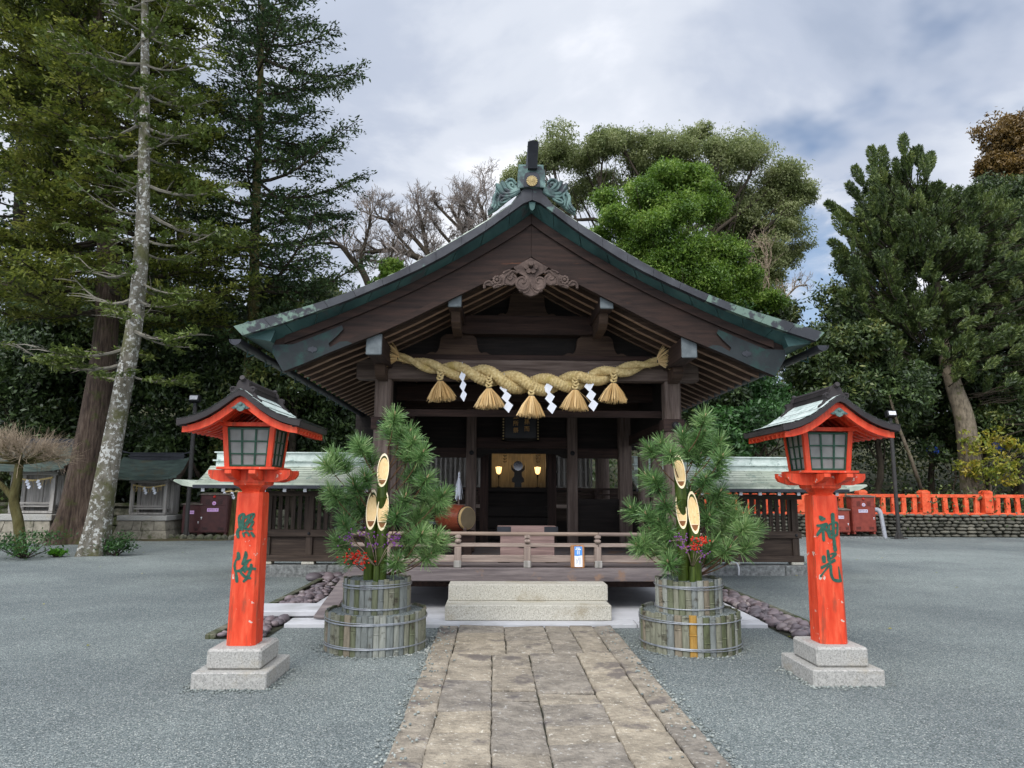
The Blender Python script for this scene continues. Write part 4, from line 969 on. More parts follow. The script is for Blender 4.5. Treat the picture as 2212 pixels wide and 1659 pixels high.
for k, (x, z, wd, nm) in enumerate(((-.455, 3.28, .7, 0), (.135, 3.13, 1, 1), (.745, 3.12, 1, 2), (1.325, 3.16, 1, 3))):
    t = thing('paper_streamer', LB[k], 'streamer', (x, 9.84, z), 'white paper streamers hanging from the straw rope')
    m = MB(); cx, cz = x, z-.085
    for j in range(3):
        w = .068*wd; dx = .027*j*(1 if wd == 1 else .35); y = 9.84-.006*j
        P = [(cx+dx-w, cz-.008), (cx+dx-w*.10, cz+.085), (cx+dx+w, cz+.022), (cx+dx+w*.12, cz-.085)]
        vs = [(a, y+(.02 if i in (0, 3) else -.012)*wd, b) for i, (a, b) in enumerate(P)]; vs += [(a, b+.0015, c) for a, b, c in vs]
        m.add(vs, [(0, 1, 2, 3), (4, 5, 6, 7), (0, 1, 5, 4), (1, 2, 6, 5), (2, 3, 7, 6), (3, 0, 4, 7)])
        cz -= .138
    m.build('folded_paper', 'paper', t)
    m = MB(); m.tube([(x-.01, 9.845, z+.02), (x-.005, 9.85, z+.12)], .003, 4); m.build('string', 'paper', t)

# ------------------------------------------------------------------ things on and behind the veranda
t = thing('offering_box', 'wooden offering box with dark metal corners behind the railing', 'box', (.49, 10.65, .59))
m = MB(); m.bx(.10, .88, 10.45, 10.85, .66, 1.03, bev=.006); m.build('body', 'box_wood', t)
m = MB(); m.bx(.06, .92, 10.41, 10.47, 1.025, 1.095, bev=.004); m.bx(.06, .92, 10.83, 10.89, 1.025, 1.095); m.bx(.06, .12, 10.471, 10.829, 1.03, 1.095); m.bx(.86, .92, 10.471, 10.829, 1.03, 1.095)
for k in range(9): m.box((.15+.085*k, 10.65, 1.06), (.03, .355, .035), rot=None)
m.build('grille_top', 'box_wood', t)
for xa, xb in ((.05, .25), (.73, .93)):
    m = MB(); m.bx(xa, xb, 10.402, 10.47, 1.022, 1.10, bev=.003); m.build('corner_fitting', 'black_copper', t)
    m = MB(); m.bx(xa+.01, xb-.01, 10.42, 10.88, .592, .658, bev=.01); m.build('foot', 'black', t)
m = MB(); m.prism([(.33, .83), (.37, .87), (.42, .855), (.49, .875), (.56, .855), (.61, .87), (.65, .83), (.60, .805), (.38, .805)], 10.44, 10.449); m.build('crest_carving', 'hall_wood_x', t)

t = thing('notice_stand', 'small brown wooden notice board with blue and white leaflet on veranda edge', 'notice', (1.125, 9.69, .597))
rotn = Matrix.Rotation(R(-5), 3, 'X')
m = MB(); m.box((1.125, 9.70, .745), (.185, .03, .30), rot=rotn, bev=.012); m.build('board', 'sign_wood', t)
def onboard(pts, d, mi, m):   # flat piece lying on the tilted face
    vs = []
    for e in (0, .0012):
        for a, b in pts: vs.append(Vector((1.125, 9.70, .745))+rotn @ Vector((a, -.0155-d-e, b)))
    k = len(pts); m.add(vs, [tuple(range(k)), tuple(range(k, 2*k))]+[(i, (i+1) % k, k+(i+1) % k, k+i) for i in range(k)], mi)
m = MB(); onboard([(-.042, -.132), (.062, -.132), (.062, .132), (-.042, .132)], .0, 0, m)
onboard([(-.042, .012), (.0, .008), (.03, .014), (.062, .018), (.062, .132), (-.042, .132)], .002, 1, m)
for a in (-.008, .014):
    for j in range(4): onboard([(a, .03+.013*j), (a+.013, .03+.013*j), (a+.013, .04+.013*j), (a, .04+.013*j)], .004, 0, m)
onboard([(-.022, .105), (.034, .105), (.034, .117), (-.022, .117)], .004, 0, m); onboard([(0, .086), (.045, .086), (.045, .099), (0, .099)], .004, 0, m); onboard([(-.03, .088), (-.006, .088), (-.006, .097), (-.03, .097)], .004, 0, m)
for j, (a, z0, z1) in enumerate(((.034, -.10, -.012), (.02, -.105, -.005), (.008, -.05, -.01), (-.004, -.085, -.04), (-.016, -.095, -.03))):
    onboard([(a, z0), (a+.0025, z0), (a+.0025, z1), (a, z1)], .002, 2, m)
m.build('leaflet', ['paper', 'blue_print', 'ink'], t)

t = thing('drum', 'red brown barrel drum lying on its side on the hall floor behind the pine', 'drum', (-.62, 11.4, .59))
def spin(vs, c, a): 
    ca, sa = math.cos(a), math.sin(a); return [(c[0]+(x-c[0])*ca-(y-c[1])*sa, c[1]+(x-c[0])*sa+(y-c[1])*ca, z) for x, y, z in vs]
dc = (-.62, 11.4, 1.19); da = R(-42)
def dpart(nm, prof, mt, n=28, par=t):
    m = MB(); m.lathe(prof, dc, 'x', n); m.v = spin(m.v, dc, da); return m.build(nm, mt, par, smooth=40)
dpart('body', [(.165, -.27), (.195, -.18), (.212, -.06), (.215, 0), (.212, .06), (.195, .18), (.168, .255)], 'drum_body')
dpart('rim', [(.172, .25), (.178, .262), (.178, .285), (.168, .30)], 'drum_rim'); h = dpart('drumhead', [(.167, .296), (.16, .304), (0, .306)], 'drum_skin')
m = MB()
for k in range(44):
    q = 2*PI*k/44; m.lathe([(0, -.012), (.009, -.006), (.009, .006), (0, .012)], (dc[0]+.252, dc[1]+.178*math.cos(q), dc[2]+.178*math.sin(q)), 'x', 6)
m.v = spin(m.v, dc, da); m.build('studs', 'iron', t)
m = MB(); m.bx(-.90, -.78, 11.2, 11.6, .591, .75); m.bx(-.46, -.34, 11.2, 11.6, .591, .75); m.bx(-.95, -.3, 11.35, 11.45, .66, 1.0); m.build('cradle', 'dark_wood_x', t)
m = MB(); m.lathe([(.02, .0), (.03, .03), (.015, .06)], (-.44, 11.14, .99), 'z', 10); m.build('ring_knob', 'carved_wood', t)
t = thing('paper_wand', 'white folded paper offering wand standing upright behind the drum', 'offering', (-.58, 11.9, .59))
m = MB(); m.tube([(-.58, 11.9, .59), (-.58, 11.9, 1.92)], .012, 6); m.build('stick', 'board_wood', t)
m = MB(); rw = random.Random(6)
for k in range(26):
    q = rw.uniform(0, 2*PI); z = 1.86-rw.uniform(0, .08); ln = rw.uniform(.22, .36); r_ = .03+.05*rw.random()
    a = Vector((-.58+.012*math.cos(q), 11.9+.012*math.sin(q), z)); b = Vector((-.58+r_*math.cos(q), 11.9+r_*math.sin(q), z-ln))
    tq = Vector((-math.sin(q), math.cos(q), 0))*.014; md = (a+b)/2+Vector((math.cos(q), math.sin(q), 0))*.012
    m.add([a-tq*.5, a+tq*.5, md+tq, md-tq, b+tq*.8, b-tq*.8], [(0, 1, 2, 3), (3, 2, 4, 5)])
m.lathe([(0, 1.93), (.018, 1.9), (.014, 1.86), (.02, 1.84)], (-.58, 11.9, 0), 'z', 8)
m.build('paper_folds', 'paper', t)

t = thing('name_plaque', 'black hanging plaque with gilt characters and gold studded frame', 'plaque', (.485, 13.15, 2.5))
m = MB(); m.bx(.20, .77, 13.10, 13.14, 2.58, 3.18); m.build('panel', 'black', t)
m = MB()
for xa, xb in ((.14, .20), (.77, .83)): m.bx(xa, xb, 13.07, 13.14, 2.52, 3.20)
m.bx(.14, .83, 13.07, 13.14, 2.52, 2.578); m.bx(.14, .83, 13.07, 13.14, 3.182, 3.24); m.build('frame', 'hall_wood_z', t)
m = MB()
for x in (.165, .805):
    for k in range(12): m.box((x, 13.064, 2.56+.052*k), (.025, .012, .024), bev=.003)
m.build('gold_studs', 'gold', t)
m = MB()
for x, z0, s in ((.60, 3.10, '天孫而'), (.395, 3.10, '天孫所祭')):
    for k, ch in enumerate(s):
        vs, fs = text_shape(ch, .105); m.add([(x+a, 13.094, z0-.128*k-(.10 if x > .5 else 0)+b) for a, b, c in vs], fs)
m.build('characters', 'old_gold', t)

# altar things
for lab, x in (('lit altar lamp on thin black stem left of the mirror', .115), ('lit altar lamp on thin black stem right of the mirror', 1.075)):
    t = thing('altar_lamp', lab, 'lamp', (x, 17.62, 1.70), 'lit lamps on the altar')
    m = MB(); m.lathe([(.05, 1.702), (.05, 1.715), (.008, 1.73), (.008, 1.9), (.022, 2.0), (.028, 2.02)], (x, 17.62, 0), 'z', 10); m.build('stem', 'black', t, smooth=50)
    m = MB(); m.lathe([(.026, 2.022), (.055, 2.06), (.078, 2.20)], (x, 17.62, 0), 'z', 8); m.build('lamp_shade', 'lamp_glow', t)
    m = MB()
    for k in range(8): q = 2*PI*k/8; m.tube([(x+.028*math.cos(q), 17.62+.028*math.sin(q), 2.02), (x+.057*math.cos(q), 17.62+.057*math.sin(q), 2.06), (x+.081*math.cos(q), 17.62+.081*math.sin(q), 2.205)], .0035, 4)
    m.tube([(x+.081*math.cos(q), 17.62+.081*math.sin(q), 2.205) for q in np.linspace(0, 2*PI, 9)], .005, 4, cap=False); m.build('lamp_ribs', 'black', t)
    pl = bpy.data.lights.new('altar_lamp_light', 'POINT'); pl.energy = 4.0; pl.color = (1, .68, .34); pl.shadow_soft_size = .05
    po = bpy.data.objects.new('altar_lamp_light', pl); COL.objects.link(po); po.parent = t; po.location = (0, 0, .56)
t = thing('altar_mirror', 'round dark mirror on a black carved stand between the altar lamps', 'mirror', (.595, 17.75, 1.7))
m = MB(); m.lathe([(.118, -.012), (.118, .012)], (.595, 17.72, 2.235), 'y', 28); m.build('mirror_disc', 'mirror', t, smooth=40)
m = MB(); m.prism([(.595+a, 2.235+b) for a, b in [(-.17, .03), (-.12, -.06), (0, -.13), (.12, -.06), (.17, .03), (.165, -.09), (.09, -.17), (.10, -.26), (.15, -.32), (.15, -.40), (.08, -.42), (.09, -.53), (-.09, -.53), (-.08, -.42), (-.15, -.40), (-.15, -.32), (-.10, -.26), (-.09, -.17), (-.165, -.09)]], 17.735, 17.78); m.build('stand', 'black', t)
for lab, x in (('dark hanging altar ornament with leaf tiers above left lamp', .27), ('dark hanging altar ornament with leaf tiers above right lamp', 1.10)):
    t = thing('hanging_ornament', lab, 'ornament', (x, 17.9, 2.65), 'hanging altar ornaments')
    m = MB(); m.tube([(x, 17.9, 2.66), (x, 17.9, 2.22)], .005, 5);
    for z in (2.50, 2.42, 2.35):
        for s in (-1, 1): m.tube(catmull([(x, 17.9, z-.015), (x+s*.03, 17.9, z-.012), (x+s*.05, 17.9, z+.02)], 3), [.012, .012, .012, .01, .008, .006, .004], 5)
    m.build('leaf_tiers_on_cord', 'black', t)

# ------------------------------------------------------------------ vermilion lanterns
def brush(strokes, origin, k, z0, slope, y, m):
    """brush strokes (x, z, width in survey pixels) as slightly raised ribbons"""
    for si, st in enumerate(strokes):
        P = catmull([(a, b, w) for a, b, w in st], 7) if len(st) > 1 else [np.array(st[0], float)]
        pts = [((a-origin-slope*b)*k, z0-b*k, w*k*.66) for a, b, w in P]
        L_, R_ = [], []
        for i, (x, z, h) in enumerate(pts):
            a = pts[max(0, i-1)]; b = pts[min(len(pts)-1, i+1)]; dx, dz = b[0]-a[0], b[1]-a[1]; d = math.hypot(dx, dz) or 1
            L_.append((x-dz/d*h, z+dx/d*h)); R_.append((x+dz/d*h, z-dx/d*h))
        def capp(c, h, a0): return [(c[0]+h*math.cos(a0+PI*j/6), c[1]+h*math.sin(a0+PI*j/6)) for j in range(1, 6)]
        d0 = math.atan2(pts[1][1]-pts[0][1], pts[1][0]-pts[0][0]); d1 = math.atan2(pts[-1][1]-pts[-2][1], pts[-1][0]-pts[-2][0])
        yy = y-.002-.00025*si
        rail = []
        fs = []; vs = []
        n = len(pts)
        for i in range(n): vs += [(L_[i][0], yy, L_[i][1]), (R_[i][0], yy, R_[i][1]), (L_[i][0], y+.004, L_[i][1]), (R_[i][0], y+.004, R_[i][1])]
        for i in range(n-1):
            a, b = 4*i, 4*i+4
            fs += [(a, a+1, b+1, b), (a, b, b+2, a+2), (a+1, a+3, b+3, b+1)]
        m.add(vs, fs)
        for c, h, a0 in ((pts[0], pts[0][2], d0+PI/2), (pts[-1], pts[-1][2], d1-PI/2)):
            cv = [(c[0], c[1])]+[(c[0]+h*math.cos(a0+PI*j/8), c[1]+h*math.sin(a0+PI*j/8)) for j in range(9)]
            m.add([(a, yy, b) for a, b in cv], [(0, j, j+1) for j in range(1, 9)])
CH_L = [[(212, 265, 40), (196, 320, 40), (206, 400, 44), (212, 480, 40)], [(215, 262, 34), (260, 236, 36), (285, 262, 40), (266, 340, 46), (262, 430, 46), (258, 520, 34)], [(212, 372, 38), (264, 362, 38)], [(185, 512, 36), (260, 500, 30)],
        [(312, 300, 34), (380, 256, 34), (466, 235, 34), (440, 310, 32), (386, 384, 34)], [(398, 262, 30), (362, 340, 36), (322, 402, 34)], [(335, 420, 34), (312, 500, 36), (368, 508, 32), (430, 504, 34)], [(396, 385, 26), (454, 368, 30), (428, 434, 34), (390, 490, 26)], [(372, 392, 20), (342, 446, 16)],
        [(190, 520, 40), (168, 575, 44), (184, 650, 38)], [(272, 582, 30), (290, 636, 28)], [(290, 578, 18), (330, 562, 26), (362, 580, 30), (380, 622, 28)], [(424, 572, 34), (466, 632, 40)],
        [(188, 945, 46), (192, 1030, 52), (148, 1068, 26), (122, 1170, 34), (148, 1290, 34), (160, 1370, 46), (168, 1440, 44)], [(324, 925, 34), (322, 1000, 56), (270, 1130, 40)], [(288, 1112, 28), (350, 1082, 30), (416, 1056, 24)],
        [(372, 1072, 32), (300, 1180, 40), (232, 1268, 34), (322, 1366, 40), (408, 1386, 34)], [(172, 1262, 36), (330, 1228, 42), (430, 1216, 36), (500, 1222, 36)], [(336, 1180, 32), (308, 1270, 34)], [(426, 1150, 40), (412, 1240, 44), (358, 1370, 44), (296, 1440, 36)]]
CH_R = [[(226, 188, 40), (262, 224, 74), (322, 226, 26)], [(166, 364, 34), (260, 362, 50), (352, 336, 50)], [(352, 336, 50), (256, 438, 52), (168, 548, 38)], [(288, 440, 40), (300, 645, 46)], [(330, 425, 40), (430, 520, 56)],
        [(480, 145, 60), (490, 300, 54), (500, 540, 44), (532, 840, 58)], [(392, 372, 30), (432, 332, 20), (470, 318, 20)], [(404, 370, 44), (398, 470, 50), (424, 580, 44), (486, 588, 34), (576, 535, 34)], [(500, 308, 36), (556, 298, 30), (582, 350, 30), (574, 530, 34)], [(430, 480, 18), (545, 404, 20)],
        [(384, 858, 40), (410, 1040, 58)], [(302, 985, 64), (308, 1066, 56)], [(534, 916, 52), (500, 965, 44), (440, 1020, 22)], [(440, 925, 20), (500, 905, 28)], [(262, 1186, 44), (400, 1112, 38), (512, 1044, 48)], [(392, 1168, 28), (320, 1252, 24), (240, 1356, 28)],
        [(440, 1150, 44), (454, 1320, 44), (500, 1414, 44), (580, 1440, 50), (642, 1440, 40)], [(640, 1440, 36), (622, 1330, 32), (600, 1168, 12)]]

def lantern(name_label, loc, chars, seed):
    t = thing('lantern', name_label, 'lantern', loc, 'vermilion standing lanterns flanking the path')
    cx, cy = loc[0], loc[1]
    B = lambda: MB()
    def bx(m, x0, x1, y0, y1, z0, z1, bev=0): m.bx(cx+x0, cx+x1, cy+y0, cy+y1, z0, z1, bev=bev)
    m = B(); bx(m, -.305, .305, -.34, .34, -.03, .13, .008); m.build('lower_plinth', 'granite', t)
    m = B(); bx(m, -.225, .225, -.25, .25, .131, .295, .018); m.build('upper_plinth', 'granite', t)
    # chamfered column, a little wider at the foot
    m = B(); vs = []
    for z, h in ((.296, .122), (1.54, .113), (1.575, .111), (1.585, .10)):
        c = .028 if z < 1.58 else .02
        for a, b in ((-h+c, -h), (h-c, -h), (h, -h+c), (h, h-c), (h-c, h), (-h+c, h), (-h, h-c), (-h, -h+c)): vs.append((cx+a, cy+b, z))
    m.add(vs, [(r_*8+i, r_*8+(i+1) % 8, r_*8+8+(i+1) % 8, r_*8+8+i) for r_ in range(3) for i in range(8)]+[tuple(range(24, 32))])
    col = m.build('column', 'vermilion', t)
    for sub in chars['strokes']:
        m = B(); brush(sub, chars['o'], chars['k'], chars['z'], chars['s'], cy-.1185, m); m.v = [(cx+a, b, c) for a, b, c in m.v]
        m.build('brush_character', 'brush_green', col)
    # flared neck
    m = B(); vs = []
    PR = [(1.585, .075), (1.60, .078), (1.625, .095), (1.645, .13), (1.66, .135), (1.69, .135)]
    for z, h in PR: vs += [(cx-h, cy-h, z), (cx+h, cy-h, z), (cx+h, cy+h, z), (cx-h, cy+h, z)]
    m.add(vs, [(r_*4+i, r_*4+(i+1) % 4, r_*4+4+(i+1) % 4, r_*4+4+i) for r_ in range(len(PR)-1) for i in range(4)]); m.build('neck', 'vermilion', t, smooth=35)
    # crossed bracket arms
    prof = [(-.355, 1.775), (.355, 1.775), (.355, 1.735), (.33, 1.70), (.24, 1.672), (-.24, 1.672), (-.33, 1.70), (-.355, 1.735)]
    for off in (-.115, .115):
        m = B(); m.prism([(cx+a, b) for a, b in prof], cy+off-.03, cy+off+.03); m.build('bracket_arm', 'vermilion', t)
    prof2 = [(-.375, 1.745), (.375, 1.745), (.375, 1.715), (.33, 1.69), (.22, 1.662), (-.22, 1.662), (-.33, 1.69), (-.375, 1.715)]
    for off in (-.10, .10):
        m = B(); m.prism([(cy+a, b+.025) for a, b in prof2], cx+off-.028, cx+off+.028, plane='yz'); m.build('bracket_arm', 'vermilion', t)
    m = B(); bx(m, -.25, .25, -.25, .25, 1.777, 1.80, .004); m.build('sill_slab', 'vermilion', t)
    # light box
    def post(sx, sy):
        a, b = .178, .206; h = .021; m = B()
        vs = [(cx+sx*a+p*h, cy+sy*a+q*h, 1.801) for p, q in ((-1, -1), (1, -1), (1, 1), (-1, 1))]+[(cx+sx*b+p*h, cy+sy*b+q*h, 2.15) for p, q in ((-1, -1), (1, -1), (1, 1), (-1, 1))]
        m.add(vs, [(0, 3, 2, 1), (4, 5, 6, 7), (0, 1, 5, 4), (1, 2, 6, 5), (2, 3, 7, 6), (3, 0, 4, 7)]); m.build('corner_post', 'vermilion', t)
    for sx in (-1, 1):
        for sy in (-1, 1): post(sx, sy)
    for face in range(4):
        rz = rotz(face*PI/2); C = Vector((cx, cy, 0))
        def q(u, v, d):    # u across, v up on the sloping face
            off = .178+.028*v; w = (.155+.028*v); p = rz @ Vector((u*w, -off-d, 1.805+.33*v)); return C+p
        m = B(); vs = [q(-1, 0, -.004), (q(1, 0, -.004)), q(1, 1, -.004), q(-1, 1, -.004)]; bk = [q(-1, 0, -.012), q(1, 0, -.012), q(1, 1, -.012), q(-1, 1, -.012)]
        m.add(vs+bk, [(0, 1, 2, 3), (4, 7, 6, 5)]); pane = m.build('paper_pane', 'lantern_paper', t)
        m = B()
        def barr(u0, u1, v0, v1, d): 
            a = [q(u0, v0, 0), q(u1, v0, 0), q(u1, v1, 0), q(u0, v1, 0)]; b = [q(u0, v0, d), q(u1, v0, d), q(u1, v1, d), q(u0, v1, d)]
            m.add(a+b, [(4, 5, 6, 7), (0, 4, 7, 3), (1, 2, 6, 5), (0, 1, 5, 4), (3, 7, 6, 2)])
        for u in (-1, 1): barr(u-.07, u+.07, 0, 1, .012)
        for u in (-.34, .34): barr(u-.045, u+.045, .02, .98, .008)
        for v in (0, .97): barr(-1, 1, v, v+.045, .0125)
        for v in (.33, .66): barr(-1, 1, v-.018, v+.018, .009)
        m.build('lattice', 'green_paint', pane)
    m = B(); bx(m, -.24, .24, -.24, .24, 2.151, 2.185); m.build('head_frame', 'vermilion', t)
    # roof
    up = [(0, 2.44), (.04, 2.425), (.10, 2.378), (.18, 2.318), (.27, 2.262), (.36, 2.222), (.44, 2.198), (.515, 2.186)]
    U = [(-a, b) for a, b in reversed(up)]+up[1:]
    D = [(a*.985, b-.052) for a, b in U]
    m = B(); m.strip([(cx+a, b) for a, b in U], [(cx+a, b) for a, b in D], cy-.49, cy-.455)
    m.build('verge', 'lantern_verge', t)
    m = B(); m.strip([(cx+a, b) for a, b in U], [(cx+a, b) for a, b in D], cy+.455, cy+.49); m.build('verge', 'lantern_verge', t)
    m = B(); n = 30; L2 = []
    for i in range(n+1): a = -.515+1.03*i/n; L2.append((a, float(np.interp(a, [p[0] for p in U], [p[1] for p in U]))))
    st = []; lap_shadows = [q_ for i_, q_ in enumerate(L2) if i_ % 4 == 2 and abs(q_[0]) > .05]
    for i, (a, b) in enumerate(L2):
        st.append((a, b+.006))
        if i % 3 == 0 and 0 < i < n: st.append((a+(.001 if a < 0 else .001), b+(.013 if a < 0 else -.001)+.0))
    vs = []
    for y in (-.492, .492): vs += [(cx+a, cy+y, b) for a, b in st]
    k = len(st); m.add(vs, [(i, i+1, k+i+1, k+i) for i in range(k-1)])
    vs2 = [(x, y, z-.012) for x, y, z in vs]; m.add(vs2, [(i, k+i, k+i+1, i+1) for i in range(k-1)])
    for a, b in lap_shadows: m.box((cx+a, cy, b+.006), (.005, .984, .004), rot=None, mi=1)  # dark strips drawn as the shadow under each copper lap
    m.build('roof', ['lantern_copper', 'lantern_verge'], t)
    for s in (-1, 1):
        m = B(); bx(m, s*.44, s*.512, -.454, .454, 2.13, 2.178); m.build('eave_edge', 'lantern_verge', t)
    rb = [(a*.93, b-.054) for a, b in U]; rb2 = [(a*.93, b-.054-(.085-.03*abs(a)/.5)) for a, b in U]
    for y0, y1 in ((-.445, -.41), (.41, .445)):
        m = B(); m.strip([(cx+a, b) for a, b in rb], [(cx+a, b) for a, b in rb2], cy+y0, cy+y1); m.build('barge_board', 'vermilion', t)
    m = B(); m.strip([(cx+a, b-.002) for a, b in rb], [(cx+a, b-.02) for a, b in rb], cy-.409, cy+.409)
    for k in range(8):
        y = -.36+.1*k; m.strip([(cx+a, b-.021) for a, b in rb], [(cx+a*.98, b-.05) for a, b in rb], cy+y, cy+y+.03)
    m.build('rafters', 'vermilion', t)
    for s in (-1, 1):
        m = B(); bx(m, s*.19, s*.235, -.43, .43, 2.186, 2.215); m.build('purlin', 'vermilion', t)
    m = B(); bx(m, -.02, .02, -.43, .43, 2.26, 2.31); m.build('purlin', 'vermilion', t)
    # ridge with end ornaments
    m = B(); bx(m, -.035, .035, -.40, .40, 2.43, 2.475); bx(m, -.045, .045, -.41, .41, 2.476, 2.486); bx(m, -.03, .03, -.40, .40, 2.487, 2.51); m.tube([(cx, cy-.46, 2.545), (cx, cy-.40, 2.522), (cx, cy, 2.518), (cx, cy+.40, 2.522), (cx, cy+.46, 2.545)], [.022, .026, .026, .026, .022], 8); m.build('ridge', 'lantern_verge', t)
    for s in (-1, 1):
        m = B(); y0, y1 = (cy+s*.43, cy+s*.39)
        oo = [(0, 2.53), (.035, 2.525), (.05, 2.50), (.055, 2.47), (.085, 2.475), (.11, 2.455), (.10, 2.42), (.12, 2.385), (.155, 2.36), (.16, 2.335), (.11, 2.35), (.06, 2.40), (0, 2.44)]
        m.prism([(cx+a, b) for a, b in oo]+[(cx-a, b) for a, b in reversed(oo[1:-1])], y0, y1)
        for q in (-1, 1): m.tube(catmull([(cx+q*.05, y0-.005*s, 2.44), (cx+q*.09, y0+.004*s, 2.425), (cx+q*.10, y0+.004*s, 2.46), (cx+q*.075, y0+.004*s, 2.462)], 3), .008, 5)
        m.build('ridge_ornament', 'lantern_verge', t)
    m = B(); z = 2.33
    g1 = [(0, .03), (.03, .02), (.055, -.005), (.085, -.022), (.10, -.03), (.07, -.042), (.045, -.038), (.03, -.055), (0, -.068)]
    g1 = [(a*.78, b*.8) for a, b in g1]; m.prism([(cx+a, z-.02+b) for a, b in g1]+[(cx-a, z-.02+b) for a, b in reversed(g1[1:-1])], cy-.462, cy-.446)
    m.lathe([(0, -.016), (.014, -.012), (.02, 0)], (cx, cy-.46, z-.012), 'y', 12)
    for q in (-1, 1): m.lathe([(0, -.01), (.01, -.007), (.014, 0)], (cx+q*.035, cy-.46, z-.04), 'y', 10)
    m.build('pendant', 'ridge_copper', t)
    return t
lantern('vermilion wooden lantern left of the path, green brush characters ending in sea', (-2.14, 6.45, 0), dict(strokes=(CH_L[:13], CH_L[13:]), o=366, s=-.0524, k=.00047, z=1.505), 1)
lantern('vermilion wooden lantern right of the path, green brush characters ending in light', (2.995, 6.52, 0), dict(strokes=(CH_R[:10], CH_R[10:]), o=366, s=.063, k=.000445, z=1.475), 2)

